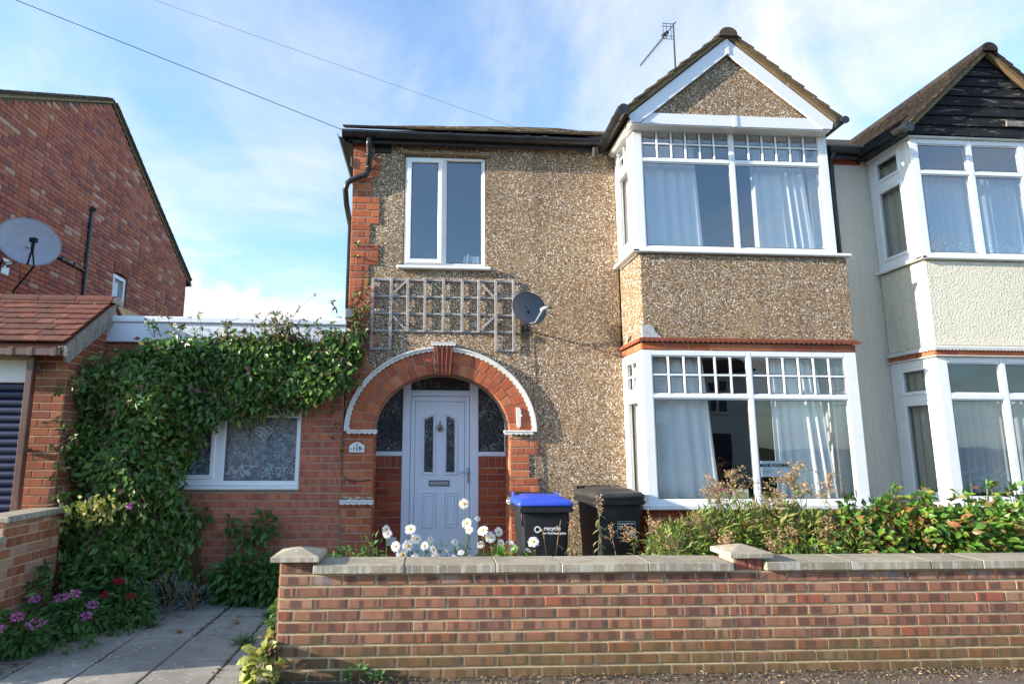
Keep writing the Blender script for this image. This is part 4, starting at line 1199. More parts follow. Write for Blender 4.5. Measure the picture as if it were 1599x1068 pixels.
for sgn in (-1, 1):
    e = Vector((GX + sgn * (GH + .03), GZ - .010)); r_ = Vector((GX, top + .016))
    d = (r_ - e).normalized(); nrm = Vector((-d.y, d.x)) * (1 if sgn < 0 else -1)
    mb.prism([tuple(e), tuple(r_), tuple(r_ + nrm * .03), tuple(e + nrm * .03)], -0.80, yb)
groof = mb.build('gable_roof', M['tile_d'], house)
mb = MB()
for sgn in (-1, 1):
    e = Vector((GX + sgn * (GH + .015), GZ + .004)); r_ = Vector((GX, top + .018))
    d = (r_ - e).normalized(); nrm = Vector((-d.y, d.x)) * (1 if sgn < 0 else -1)
    k = 14
    o_ = []
    for i in range(k + 1): o_.append(e + d * ((r_ - e).length * i / k))
    mb.ribbon([tuple(p + nrm * .050) for p in o_], [tuple(p + nrm * .001) for p in o_], -0.835, -0.78)
mb.build('verge_mortar', M['verge'], groof)
SL = math.hypot(GH + .03, (top - GZ + .02))
th = math.atan2(top - GZ + .02, GH + .03)
for sgn in (-1, 1):
    org = Vector((GX + sgn * (GH + .06), -0.855, GZ + .018))
    va = Vector((-sgn * math.cos(th), 0, math.sin(th)))
    tiles_on(groof, org, (0, 1, 0), va, 9, 9, .27, .180, M['tile_d'], seed=40 + sgn, pick=lambda i, j: i == 0, thick=.022, tilt=.026)
mb = MB()
for k in range(5):
    y0 = -.87 + k * .45
    mb.loft([[(GX + .105 * math.cos(t), y, top + .020 + .085 * math.sin(t)) for t in [(-.25 + (math.pi + .5) * i / 10) for i in range(11)]] for y in (y0, y0 + .44)])
mb.build('ridge_tiles', M['tile_d'], groof)
def half_gutter(mb, p0, p1, r, n=8, wall=.006):
    p0, p1 = Vector(p0), Vector(p1); d = (p1 - p0).normalized(); s_ = d.cross(Vector((0, 0, 1))).normalized(); u = Vector((0, 0, 1))
    def arc(p, rad): return [p + s_ * (rad * math.cos(math.pi + math.pi * i / n)) + u * (rad * math.sin(math.pi + math.pi * i / n)) for i in range(n + 1)]
    loops = []
    for p in (p0, p1):
        loops.append(arc(p, r) + list(reversed(arc(p, r - wall))))
    mb.loft(loops)
mb = MB()
half_gutter(mb, (2.085, -.93, 5.275), (2.10, .02, 5.262), .062)
mb.tube([(2.085, -.935, 5.245), (2.085, -.925, 5.245)], .060, 12)
for y in (-.70, -.30): half_gutter(mb, (2.088, y - .03, 5.272), (2.088, y + .03, 5.272), .068)
mb.build('bay_gutter', M['blackpl'], house)
mb = MB()
half_gutter(mb, (4.645, -.87, 5.275), (4.645, .0, 5.262), .046); mb.tube([(4.645, -.875, 5.25), (4.645, -.865, 5.25)], .044, 12)
mb.prism([(4.545, 5.17), (4.60, 5.20), (4.68, 5.285), (4.64, 5.295), (4.56, 5.29)], -.84, -.80)
mb.build('bay_gutter', M['blackpl'], house)
# main roof (hipped at the left)
z0r, sl = 5.318, 0.605
mb = MB()
e = [(-1.07, -.15, z0r), (4.66, -.15, z0r), (4.66, 8.4, z0r), (-1.07, 8.4, z0r)]
rz_ = z0r + 4.27 * sl
rd = [(3.2, 4.12, rz_), (4.66, 4.12, rz_)]
mb.add([*e, *rd], [(0, 1, 5, 4), (1, 2, 5), (2, 3, 4, 5), (3, 0, 4), (0, 3, 2, 1)])
mroof = mb.build('main_roof', M['tile_d'], house)
va = Vector((0, 1, sl))
tiles_on(mroof, (-1.06, -.17, z0r + .008), (1, 0, 0), va, 13, 16, .245, .19, M['tile_d'], limit_rows=1, seed=55, thick=.022, tilt=.024, skip=lambda o, u: o - .10 < u * .848)
mb = MB(); mb.box(-1.0, 2.06, -.095, -.07, 5.20, 5.335); mb.box(-1.05, -.945, -.095, 7.9, 5.20, 5.215); mb.box(-1.0, 2.2, -.07, -.001, 5.235, 5.25); mb.box(-1.06, -1.045, -.12, 7.9, 5.2, 5.34); mb.build('eaves_board', M['blacksteel'], house)
mb = MB()
half_gutter(mb, (-1.06, -.15, 5.305), (2.08, -.15, 5.290), .062)
for x in (-.83, .2, 1.15, 1.36): half_gutter(mb, (x - .035, -.15, 5.302), (x + .035, -.15, 5.302), .069)
mb.tube([(-1.065, -.15, 5.275), (-1.055, -.15, 5.275)], .060, 12)
half_gutter(mb, (-1.08, -.12, 5.30), (-1.08, 7.9, 5.30), .055)
mb.build('eaves_gutter', M['blackpl'], house)
mb = MB()
mb.tube([(-.752, -.15, 5.25), (-.752, -.13, 5.16), (-.752, -.06, 5.08), (-.755, -.055, 4.87)], .034, 12)
mb.tube([(-.755, -.055, 4.88), (-.775, -.055, 4.815), (-.80, -.055, 4.80), (-.96, -.055, 4.735), (-1.00, -.05, 4.70), (-1.025, -.03, 4.63), (-1.025, .10, 4.50), (-1.0, .34, 4.3), (-1.0, .36, 3.0)], .034, 12)
for z in (5.06, 4.90): mb.tube([(-.753, -.056, z - .02), (-.753, -.056, z + .02)], .041, 12)
mb.build('downpipe', M['blackpl'], house, True)
mb = MB(); mb.box(-.692, -.492, -.010, .0, 5.118, 5.236)
for k in range(14): mb.box(-.688 + k * .0143, -.684 + k * .0143, -.016, -.010, 5.122, 5.232)
for k in range(8): mb.box(-.690, -.494, -.019, -.016, 5.126 + k * .0145, 5.130 + k * .0145)
mb.build('vent_grille', M['blacksteel'], house)
mb = MB()
mb.tube([(-.895, -.018, 2.08), (-.935, -.02, 1.98), (-.950, -.02, 1.85), (-.955, -.02, 1.5), (-.945, -.02, 1.30), (-.90, -.02, 1.235), (-.80, -.02, 1.215), (-.62, -.02, 1.235)], .0045, 6)
mb.tube([(1.205, -.02, 1.80), (1.225, -.02, 1.5), (1.245, -.02, 1.05), (1.25, -.02, .5)], .0045, 6)
mb.tube([(1.15, -.015, 2.85), (1.20, -.012, 2.4), (1.215, -.012, 1.8)], .003, 6)
mb.build('cable', M['blacksteel'], house)
mb = MB(); mb.box(-.968, -.885, -.07, -.008, 3.055, 3.165, .008); mb.build('cable_box', M['grey'], house)
mb = MB(); mb.box(-.972, -.952, -.03, -.006, 4.92, 5.05, .004); mb.build('insulator_bracket', M['blacksteel'], house)
mb = MB(); mb.tube([(1.985, -.17, 5.20), (2.0, -.11, 5.12)], [.035, .05], 10); mb.tube([(1.70, -.1, 5.22), (1.98, -.14, 5.155)], .005, 6); mb.build('eaves_lamp', M['blacksteel'], house)

# ================================================================== NEIGHBOUR (right)
nb = thing('attached_house', (6.6, 0, 0), 'cream roughcast house half with black flaking weatherboards in its gable', 'house')
mb = MB(); mb.prism([(4.664, 0), (5.60, 0), (5.60, 5.24), (4.664, 5.24)], 0.0, .12); mb.prism([(7.7, 0), (10, 0), (10, 5.24), (7.7, 5.24)], 0.0, .12)
mb.build('front_wall', M['cream_shaded'], nb)
mb = MB(); mb.box(9.9, 10, .12, 8, 0, 5.24); mb.box(4.67, 9.9, 7.9, 8, 0, 5.24); mb.build('side_and_rear_walls', M['cream'], nb)
NX0, NX1 = 5.556, 7.75
mb = MB(); mb.box(NX0, NX1, BY, -.002, 2.715, 3.705, .02); mb.build('bay_panel', M['cream'], nb)
mb = MB(); mb.box(NX0 + .01, NX1 - .01, BY + .004, -.002, 2.612, 2.672); s2 = mb.build('brick_band', M['mortar_w'], nb)
lay(s2, cut_runs([(2.606, .066, [(NX0, NX1)])], .21, 'mixed', 12, NX0, .09), M['red'], BY + .004, 'front', joint=.013, seed=61)
lay(s2, cut_runs([(2.606, .066, [(BY, -.01)])], .235, 'stretch', 12, BY), M['red'], NX0 + .004, 'left', joint=.013, seed=62)
fringe(NX0, NX1, BY, 2.668, 2.712, M['wpaint'], nb, .020, .040)
mb = MB(); mb.box(NX0, NX1, BY, -.002, 0, 1.02); mb.build('bay_base', M['deepred'], nb)
nu_ = dict(x0=5.560, x1=7.745, z0=3.742, z1=5.175, t0=4.725, t1=4.795, g0=3.800, g1=5.100, cols=[(5.668, 6.240), (6.330, 6.895), (6.985, 7.63)], s=(-0.455, -0.150), sz=((3.89, 4.70), (4.89, 5.09)), sill=(5.50, 7.80, -.05, .045, 3.706, 3.742), glass=M['glass_up'], label='upper bay window with net curtains')
nl_ = dict(x0=5.560, x1=7.745, z0=1.03, z1=2.60, t0=2.120, t1=2.210, g0=1.105, g1=2.520, cols=[(5.695, 6.285), (6.365, 6.95), (7.03, 7.63)], s=(-0.490, -0.190), sz=((1.14, 2.076), (2.25, 2.476)), sill=(5.50, 7.80, -.05, .06, .99, 1.03), label='lower bay window with net curtains')
bay_windows(nb, NX0, NX1, BY, nu_, nl_, False)
mb = MB(); mb.prism([(BY - .045, 3.708), (-.02, 3.708), (-.02, 3.741), (BY - .045, 3.741)], 5.50, 5.557, 'x'); mb.build('sill_return', M['pvc'], nb)
mb = MB(); mb.prism([(BY - .05, .99), (-.02, .99), (-.02, 1.029), (BY - .05, 1.029)], 5.47, 5.557, 'x'); mb.build('sill_return', M['pvc_old'], nb)
mb = MB(); mb.box(4.70, 5.50, -.03, 0, 1.0, 1.04, .01); mb.build('plinth_edge', M['pvc_old'], nb)
mb = MB(); mb.box(NX0 + .01, NX1, BY + .02, 0, 5.176, 5.22); mb.box(NX0 + .01, NX1, BY + .02, 0, 2.62, 2.70); mb.box(NX1 - .06, NX1, BY + .07, 0, 1.0, 5.2); mb.build('bay_ceiling', M['white'], nb)
mb = MB(); mb.box(5.515, NX1, BY - .045, -.01, 2.600, 2.611, .004); mb.build('frame_head', M['pvc_old'], nb)
mb = MB(); mb.box(5.53, NX1, BY - .03, -.01, 5.176, 5.20, .004); mb.build('frame_head', M['pvc_old'], nb)
room(nb, 5.0, 9.5, .125, 4.2, .5, 2.66, M['room'], 'front_room_lining')
room(nb, 5.0, 9.5, .125, 4.2, 2.9, 5.22, M['room'], 'bedroom_lining')
# weatherboarded gable
HX, HH = 6.570, 1.08
HB = 5.205
nbr = 8
bh = 0.128
slope_n = 0.94
mb = MB(); mb.prism([(HX - HH + .02, HB + .02), (HX + HH - .02, HB + .02), (HX, HB + HH * slope_n)], BY - .02, BY); gback = mb.build('gable_backing', M['blacksteel'], nb)
rr = random.Random(17)
for k in range(nbr):
    z0 = HB + k * bh - .004
    w0 = HH - max(0, (z0 - HB)) / slope_n
    w1 = HH - (z0 + bh + .012 - HB) / slope_n
    if w1 < .02: w1 = .02
    m2 = MB()
    sg = rr.gauss(0, .004)
    x0, x1 = -w0, w0
    def bz(x): return sg * x
    V = [(-w0, -.030, 0 + bz(-w0)), (w0, -.030, bz(w0)), (w1, -.010, bh + .012), (-w1, -.010, bh + .012), (-w0, -.012, bz(-w0)), (w0, -.012, bz(w0)), (w1, .0, bh + .012), (-w1, .0, bh + .012)]
    if k == 1:
        # this board is broken off short at its right end
        V = [(-w0, -.030, 0), (0.42, -.030, 0), (0.42, -.010, bh + .012), (-w1, -.010, bh + .012), (-w0, -.012, 0), (0.42, -.012, 0), (0.42, 0, bh + .012), (-w1, 0, bh + .012)]
    m2.add(V, [(0, 1, 2, 3), (4, 7, 6, 5), (0, 4, 5, 1), (1, 5, 6, 2), (2, 6, 7, 3), (3, 7, 4, 0)])
    o = m2.build('weatherboard', M['board'], None); COL.objects.unlink(o); o.location = (HX, BY - .022, z0); link(o, gback)
mb = MB(); mb.box(HX + .16, HX + .40, BY - .066, BY - .050, HB + .128, HB + .20, .003); mb.build('batten_patch', M['barge'], gback)
mb = MB(); mb.box(HX + .40, HX + .78, BY - .030, BY - .021, HB + .135, HB + .23); mb.build('exposed_render', M['verge'], gback)
hz1 = HB + HH * slope_n
mb = MB()
for sgn in (-1, 1):
    e_ = Vector((HX + sgn * (HH + .07), HB - .03)); r_ = Vector((HX, hz1 + .03))
    d = (r_ - e_).normalized(); nrm = Vector((-d.y, d.x)) * (1 if sgn < 0 else -1)
    mb.prism([tuple(e_), tuple(r_), tuple(r_ + nrm * .035), tuple(e_ + nrm * .035)], -0.74, 2.0)
nroof = mb.build('gable_roof', M['tile_n'], nb)
mb = MB()
for sgn in (-1, 1):
    e_ = Vector((HX + sgn * (HH + .05), HB - .015)); r_ = Vector((HX, hz1 + .025))
    d = (r_ - e_).normalized(); nrm = Vector((-d.y, d.x)) * (1 if sgn < 0 else -1)
    o_ = [e_ + d * ((r_ - e_).length * i / 12) for i in range(13)]
    mb.ribbon([tuple(p + nrm * .055) for p in o_], [tuple(p + nrm * -.008) for p in o_], -0.765, -0.72)
mb.build('verge_mortar', M['verge'], nroof)
thn = math.atan2(hz1 - HB + .06, HH + .07)
for sgn in (-1, 1):
    org = Vector((HX + sgn * (HH + .10), -0.80, HB - .015)); va = Vector((-sgn * math.cos(thn), 0, math.sin(thn)))
    tiles_on(nroof, org, (0, 1, 0), va, 15, 14, .165, .115, M['tile_n'], seed=70 + sgn, pick=(lambda i, j: i < 6) if sgn < 0 else (lambda i, j: i == 0), thick=.014, tilt=.018)
mb = MB()
for k in range(5):
    y0 = -.81 + k * .45
    mb.loft([[(HX + .10 * math.cos(t), y, hz1 + .045 + .085 * math.sin(t)) for t in [(-.25 + (math.pi + .5) * i / 10) for i in range(11)]] for y in (y0, y0 + .44)])
mb.build('ridge_tiles', M['tile_n'], nroof)
mb = MB()
mb.add([(4.665, -.15, 5.33), (9.9, -.15, 5.33), (9.9, 4.12, 7.9), (4.665, 4.12, 7.9), (9.9, 8.4, 5.33), (4.665, 8.4, 5.33)], [(0, 1, 2, 3), (3, 2, 4, 5), (0, 3, 5), (1, 4, 2), (0, 5, 4, 1)])
mb.build('main_roof', M['tile_n'], nb)
mb = MB(); mb.box(4.95, 5.50, -.095, -.07, 5.20, 5.33); mb.box(4.95, 5.5, -.07, 0, 5.235, 5.25); mb.box(5.44, 5.54, -.70, -.02, 5.20, 5.235); mb.build('eaves_board', M['blacksteel'], nb)
mb = MB(); mb.box(4.98, 5.46, -.012, -.002, 5.16, 5.232); mb.build('eaves_brick_course', M['deepred'], nb)
mb = MB(); half_gutter(mb, (4.96, -.14, 5.315), (5.43, -.14, 5.300), .058); mb.tube([(4.955, -.14, 5.29), (4.965, -.14, 5.29)], .056, 12)
half_gutter(mb, (5.40, -.86, 5.235), (5.40, -.14, 5.285), .060)
for y in (-.62, -.16): half_gutter(mb, (5.40, y - .03, 5.25 + (y + .62) * .07), (5.40, y + .03, 5.25 + (y + .62) * .07), .068)
mb.tube([(5.40, -.865, 5.205), (5.40, -.855, 5.205)], .058, 12)
mb.build('eaves_gutter', M['blackpl'], nb)
mb = MB(); mb.tube([(5.02, -.14, 5.27), (5.02, -.07, 5.16), (5.02, -.06, 5.0), (5.02, -.06, .3)], .036, 12); mb.build('downpipe', M['blackpl'], nb, True)

# ================================================================== SIDE EXTENSION (left of the house)
ext = thing('flat_roofed_extension', (-2.3, 0, 0), 'low red brick extension with white fascia and lace curtained window', 'extension')
EX0, EX1, EZ0, EZ1 = -2.86, -1.424, 1.168, 2.21
mb = MB()
for a, b, c, d in ((-3.60, EX0, 0, 2.74), (EX1, -0.957, 0, 2.74), (EX0, EX1, 0, EZ0), (EX0, EX1, EZ1, 2.74)): mb.box(a, b, 0.004, .11, c, d)
ew = mb.build('front_wall', M['mortar'], ext)
def ext_iv(z):
    if EZ0 - .04 < z < EZ1: return [(-3.60, EX0), (EX1, -0.962)]
    return [(-3.60, -0.962)]
eb = cut_runs(courses(0.115, 2.735, 0.0813, ext_iv), 0.218, 'stretch', 14, -0.975)
lay(ew, eb, M['ext'], 0.006, 'front', joint=.0115, seed=71, key=lambda b: (not (b[0] > -2.75 and b[1] < 2.3), not (b[1] > 2.6), -b[0]))
mb = MB(); mb.box(-3.60, -0.962, -.006, .004, .0, .112); mb.build('damp_course', M['ink'], ext)
mb = MB(); mb.box(-3.63, -0.955, -.060, .10, 2.742, 2.962, .006); fa = mb.build('fascia_board', M['fascia'], ext)
mb = MB(); mb.box(-3.64, -0.950, -.085, .12, 2.963, 3.034, .01); mb.build('roof_trim', M['fascia'], fa)
mb = MB(); mb.box(-3.60, -0.95, .12, 5.0, 2.9, 2.99); mb.build('flat_roof', M['asphalt'], ext)
mb = MB(); mb.box(-3.60, -3.5, .12, 5, 0, 2.9); mb.box(-3.6, -.95, 4.9, 5, 0, 2.9); mb.build('side_and_rear_walls', M['mortar'], ext)
tf = front_tf(0.0)
bars = [(EX0, EX0 + .06, EZ0, EZ1, -.06, .0), (EX1 - .045, EX1, EZ0, EZ1, -.06, .0), (-2.352, -2.245, EZ0, 1.998, -.06, .0),
        (EX0 + .06, -2.352, EZ0, 1.245, -.06, -.001), (-2.245, EX1 - .045, EZ0, 1.222, -.06, -.001), (EX0 + .06, EX1 - .045, EZ1 - .05, EZ1, -.06, -.001), (EX0 + .06, EX1 - .045, 1.912, 2.020, -.06, -.0005)]
bars += sash(EX0 + .05, -2.345, 1.235, 1.935, .05, -.03, .012)
win(ext, tf, bars, [(EX0 + .10, -2.395, 1.285, 1.885, -.01), (-2.245, -1.469, 1.222, 1.912, -.03), (EX0 + .06, -1.469, 2.02, 2.16, -.03)], sill=(-2.90, -1.415, -.05, .05, 1.126, 1.166), gmat=M['glass'], label='white window under the creeper')
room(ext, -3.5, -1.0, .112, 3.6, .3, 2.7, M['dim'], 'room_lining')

# ================================================================== GARAGE (far left)
gar = thing('attached_garage', (-4.9, -.69, 0), 'brick garage with red clay tiled lean-to roof and navy roller shutter', 'garage')
GY = -0.69
mb = MB(); mb.box(-3.98, -3.604, GY + .004, 0.0, 0, 2.60); mb.box(-6.3, -3.98, GY + .004, 0.0, 2.44, 2.60); mb.box(-6.3, -6.1, GY + .004, 4.5, 0, 2.44); mb.box(-3.70, -3.604, 0, 4.5, 0, 3.2); mb.prism([(GY + .02, 2.60), (-.02, 2.60), (-.02, 3.16)], -3.72, -3.604, 'x')
gw = mb.build('brick_wall', M['mortar_y'], gar)
gc = courses(0.06, 2.60, 0.0815, lambda z: [(-3.978, -3.602)])
lay(gw, cut_runs(gc, 0.2245, 'stretch', 22, -3.602 - .112), M['garage'], GY + .006, 'front', joint=.011, seed=81, limit=90, key=lambda b: -b[1])
def gside(z):
    if z < 2.58: return [(GY, -0.006)]
    y0 = GY + .05 + (z - 2.58) / .80
    return [(y0, -0.006)] if y0 < -.08 else []
gs = [c for c in courses(0.06, 3.05, 0.0815, gside) if c[2]]
lay(gw, cut_runs(gs, 0.2245, 'stretch', 23, GY + .112), M['garage'], -3.606, 'right', joint=.011, seed=82, limit=160, key=lambda b: -b[1])
# roller shutter
mb = MB(); mb.box(-6.1, -3.982, GY + .03, GY + .12, 2.215, 2.44, .006); mb.build('shutter_box', M['white'], gar)
z = 2.208
while z > 0.05:
    m2 = MB()
    loops = []
    for x in (-1.055, 1.055):
        loops.append([(x, .012, -.076), (x, -.004, -.074), (x, -.016, -.055), (x, -.018, -.035), (x, -.012, -.015), (x, .002, -.002), (x, .012, -.001)])
    m2.loft(loops)
    o = m2.build('shutter_slat', M['shutter'], None); COL.objects.unlink(o); o.location = (-5.04, GY + .06, z); link(o, gar)
    z -= 0.0775
mb = MB(); mb.box(-6.1, -3.985, GY + .075, GY + .09, 0, 2.21); mb.build('shutter_backing', M['ink'], gar)
# roof
pitch = math.atan2(3.215 - 2.585, 0.0 + .83)
mb = MB(); mb.prism([(-.83, 2.575), (0.0, 3.205), (0.0, 3.175), (-.83, 2.545)], -6.35, -3.575, 'x'); mb.prism([(0.0, 3.205), (.5, 2.9), (.5, 2.87), (0.0, 3.175)], -6.35, -3.575, 'x')
groof2 = mb.build('lean_to_roof', M['tile'], gar)
tiles_on(groof2, (-3.565 - 16.5 * .168, -.845, 2.585), (1, 0, 0), (0, math.cos(pitch), math.sin(pitch)), 16, 8, .168, .128, M['tile'], seed=91, pick=lambda i, j: i > 4, thick=.013)
tiles_on(groof2, (-3.565 - .5 * .168, -.845, 2.585), (1, 0, 0), (0, math.cos(pitch), math.sin(pitch)), 1, 8, .084, .128, M['tile'], seed=92, pick=lambda i, j: True, stag=False, thick=.013)
for k in range(7):
    m2 = MB(); x1 = -3.56 - k * .40
    m2.loft([[(x, .0 + .105 * math.cos(t), 3.195 + .078 * math.sin(t)) for t in [(-.2 + (math.pi + .4) * i / 10) for i in range(11)]] for x in (x1 - .392, x1)])
    o = m2.build('ridge_tile', M['tile'], groof2)
mb = MB(); mb.loft([[(x, .0 + .098 * math.cos(t), 3.19 + .070 * math.sin(t)) for t in [(-.2 + (math.pi + .4) * i / 10) for i in range(11)]] for x in (-3.555, -3.535)]); mb.build('ridge_mortar', M['coping'], groof2)
mb = MB(); mb.prism([(-.835, 2.560), (0.03, 3.215), (0.03, 3.185), (-.82, 2.525)], -3.60, -3.548, 'x'); mb.build('verge_mortar', M['coping'], groof2)
mb = MB(); mb.prism([(-.825, 2.425), (-.80, 2.40), (-.76, 2.42), (-.04, 2.95), (-.02, 3.17), (-.83, 2.555)], -3.572, -3.542, 'x'); mb.build('bargeboard', M['barge'], groof2)
mb = MB(); mb.box(-6.3, -3.60, -.80, -.77, 2.47, 2.56); mb.build('eaves_board', M['blacksteel'], gar)
mb = MB()
def square_gutter(x0, x1, g=0.0):
    mb.box(x0, x1, -.905 - g, -.885, 2.455 - g, 2.528 + g, .006); mb.box(x0, x1, -.885, -.81, 2.455 - g, 2.463, .003); mb.box(x0, x1, -.812, -.802, 2.455, 2.528, .003)
square_gutter(-6.3, -3.56)
for x in (-4.02, -3.84, -3.62): square_gutter(x - .025, x + .025, .006)
mb.build('gutter', M['brownpl'], gar)
mb = MB()
mb.loft([[(x + sx * .033, y + sy * .033, z) for sx, sy in ((-1, -.8), (-.8, -1), (.8, -1), (1, -.8), (1, .8), (.8, 1), (-.8, 1), (-1, .8))] for x, y, z in ((-3.885, -.79, 2.456), (-3.885, -.785, 2.3), (-3.885, -.765, .02))])
for z in (1.55,): mb.box(-3.925, -3.845, -.785, -.70, z - .02, z + .02, .004)
mb.build('downpipe', M['brownpl'], gar)
mb = MB(); mb.tube([(-3.912, -.70, 2.365), (-3.912, -.735, 2.365)], .048, 16); mb.build('bulkhead_lamp', M['grey'], gar)

# low wall in front of the garage
lw = thing('low_boundary_wall', (-3.55, -1.4, 0), 'low orange brick side wall with concrete coping, running from garage to street', 'wall')
mb = MB(); mb.box(-3.72, -3.504, -1.46, GY - .02, 0, .955); mb.box(-3.72, -3.504, -2.33, -1.46, 0, .80)
lwm = mb.build('mortar_core', M['mortar_y'], lw)
lwc = courses(0.0, .955, .0835, lambda z: [(-1.46 if z > .80 else -2.33, GY - .02)])
lay(lwm, cut_runs(lwc, .2265, 'mixed', 31, GY), M['lowwall'], -3.506, 'right', joint=.0115, seed=95)
lay(lwm, cut_runs([c for c in courses(0.835, .955, .0835, lambda z: [(-3.72, -3.502)])], .2265, 'stretch', 32, -3.5), M['lowwall'], -1.458, 'front', seed=96)
for (y0, y1, z0) in ((-1.475, -.625, .957), (-2.36, -1.468, .802)):
    m2 = MB(); m2.box(-3.75, -3.470, y0, y1, z0, z0 + .058, .012); m2.build('coping_stone', M['coping'], lw)

# ================================================================== LEFT HOUSE (gable wall)
lh = thing('brick_house', (-8.5, 4.3, 0), 'tall plain red brick gable end standing beyond the garage', 'house')
XL = -6.30
AP = (4.28, 8.24); RE = (8.42, 5.83); FE = (0.14, 5.80)
mb = MB(); mb.prism([(.25, 0), (4.945, 0), (4.945, 7.80), (AP[0], 8.20), (.25, 5.85)], XL - 5.5, XL, 'x'); mb.prism([(5.48, 0), (8.33, 0), (8.33, 5.85), (5.48, 7.50)], XL - 5.5, XL, 'x')
mb.prism([(4.945, 0), (5.48, 0), (5.48, 4.30), (4.945, 4.30)], XL - 5.5, XL, 'x'); mb.prism([(4.945, 5.05), (5.48, 5.05), (5.48, 7.50), (4.945, 7.80)], XL - 5.5, XL, 'x')
lhw = mb.build('gable_wall', M['mortar_d'], lh)
def lh_iv(z):
    y0, y1 = .26, 8.325
    if z > 5.80:
        k = (z - 5.80) / (8.17 - 5.80)
        y0, y1 = .26 + (AP[0] - .26) * k, 8.325 - (8.325 - AP[0]) * k
        return [(y0, y1)] if y1 - y0 > .1 else []
    if 4.31 < z < 5.18: return [(y0, 4.945), (5.48, y1)]
    return [(y0, y1)]
lb = cut_runs([c for c in courses(2.9, 8.2, .0817, lh_iv) if c[2]], 0.232, 'garden', 41, .26, .118)
lb = [b for b in lb if b[0] > 1.0]
lay(lhw, lb, M['gable'], XL + .002, 'right', joint=.010, jitter=.003, seed=101, key=lambda b: (b[0] - 0) ** 2 + 0.2 * (b[1] - 4.3) ** 2)
# window with segmental head
for ring in (0, 1):
    for k in range(8):
        t0, t1 = k / 8, (k + 1) / 8
        q = []
        for (t, r_) in ((t0, ring * .115), (t1, ring * .115), (t1, ring * .115 + .108), (t0, ring * .115 + .108)):
            yy = 4.945 + t * .53; bow = .045 * (1 - (2 * t - 1) ** 2)
            q.append((yy + (t - .5) * .12 * (r_ / .1) * .25, 4.985 + bow + r_))
        m2 = MB(); m2.prism([(p[0] * .98 + .02 * (q[0][0] + q[1][0]) / 2, p[1]) for p in q], XL - .05, XL + .020, 'x'); m2.build('brick', M['garage'], lhw)
rtf = lambda u, d, z: (XL + d, u, z)
bars = sash(4.955, 5.47, 4.325, 4.985, .06, -.09, -.02) + sash(5.01, 5.415, 4.38, 4.93, .03, -.07, -.01)
win(lh, rtf, bars, [(5.04, 5.385, 4.41, 4.90, -.04)], sill=(4.90, 5.52, -.08, .05, 4.275, 4.318), gmat=M['glass'], pane_d=-.04)
mb = MB(); mb.box(XL - .09, XL - .08, 5.04, 5.30, 4.40, 4.85); mb.build('window_blind', M['white'], lh)
# verge and roof
mb = MB()
mb.prism([(FE[0] - .15, FE[1] - .05), (AP[0], AP[1] + .03), (RE[0] + .1, RE[1] - .06), (RE[0] + .1, RE[1] - .03), (AP[0], AP[1] + .06), (FE[0] - .15, FE[1] - .02)], XL - 5.6, XL + .05, 'x')
lr = mb.build('roof', M['tile_d'], lh)
mb = MB()
mb.prism([(FE[0] - .12, FE[1] - .09), (AP[0], AP[1] - .02), (RE[0] + .05, RE[1] - .09), (RE[0] + .08, RE[1] - .055), (AP[0], AP[1] + .025), (FE[0] - .15, FE[1] - .05)], XL, XL + .030, 'x')
mb.build('verge_mortar', M['verge'], lr)
for (e_, sgn) in ((FE, 1), (RE, -1)):
    dy, dz = AP[0] - e_[0], AP[1] - e_[1]
    ln = math.hypot(dy, dz); va = Vector((0, dy / ln, dz / ln))
    tiles_on(lr, Vector((XL + .075, e_[0] - sgn * .12, e_[1] - .012)) + Vector((-2 * .25, 0, 0)), (1, 0, 0), va, 2, int(ln / .185) + 1, .25, .185, M['tile_d'], seed=110, pick=lambda i, j: i >= 1 and sgn > 0, thick=.024, stag=False)
mb = MB(); mb.tube([(XL - 5, 8.50, 5.72), (XL + .06, 8.50, 5.72)], .055, 10); mb.build('rear_gutter', M['blackpl'], lh)
mb = MB()
mb.tube([(XL + .035, 3.96, 5.90), (XL + .035, 3.96, 2.9)], .032, 10)
mb.tube([(XL + .035, 3.96, 4.70), (XL + .04, 3.05, 4.72)], .024, 10)
mb.tube([(XL + .03, 3.96, 5.86), (XL + .07, 3.96, 5.93)], .05, 10)
for z in (5.6, 5.0, 4.5): mb.box(XL, XL + .07, 3.91, 4.01, z - .015, z + .015)
for y in (3.25, 3.6): mb.box(XL, XL + .07, y - .015, y + .015, 4.68, 4.75)
mb.build('waste_pipe', M['blackpl'], lh)
# ================================================================== FRONT GARDEN WALL
fwall = thing('front_garden_wall', (2.5, -2.14, 0), 'low mottled red brick front garden wall with concrete coping and two capped piers', 'garden wall')
WY = -2.25
mb = MB()
mb.box(-1.048, 8.0, WY + .006, -2.03, -.15, .700); mb.box(-1.048, -0.812, WY + .006, -2.03, .70, .788); mb.box(2.300, 2.520, WY + .006, -2.03, .70, .795)
core = mb.build('mortar_core', M['mortar_y'], fwall)
wc = []
for k in range(9):
    z = .695 - (k + 1) * .0795
    iv = [(-1.052, 7.0)] if k % 2 == 0 else [(-1.052, 2.235), (2.235, 2.315), (2.315, 2.435), (2.435, 2.555), (2.555, 7.0)]
    wc.append((z, .0795, iv))
wb = []
for k, c in enumerate(wc):
    st = cut_runs([c], .2365, 'stretch', k, -1.052 + (0.118 if k % 2 else 0.0) + .05 * ((k * 7) % 5 - 2) / 5)
    wb += st
wb = [b for b in wb if b[0] < 6.6]
lay(core, wb, M['wallbrick'], WY + .006, 'front', joint=.0175, jitter=.0015, seed=201, key=lambda b: b[0])
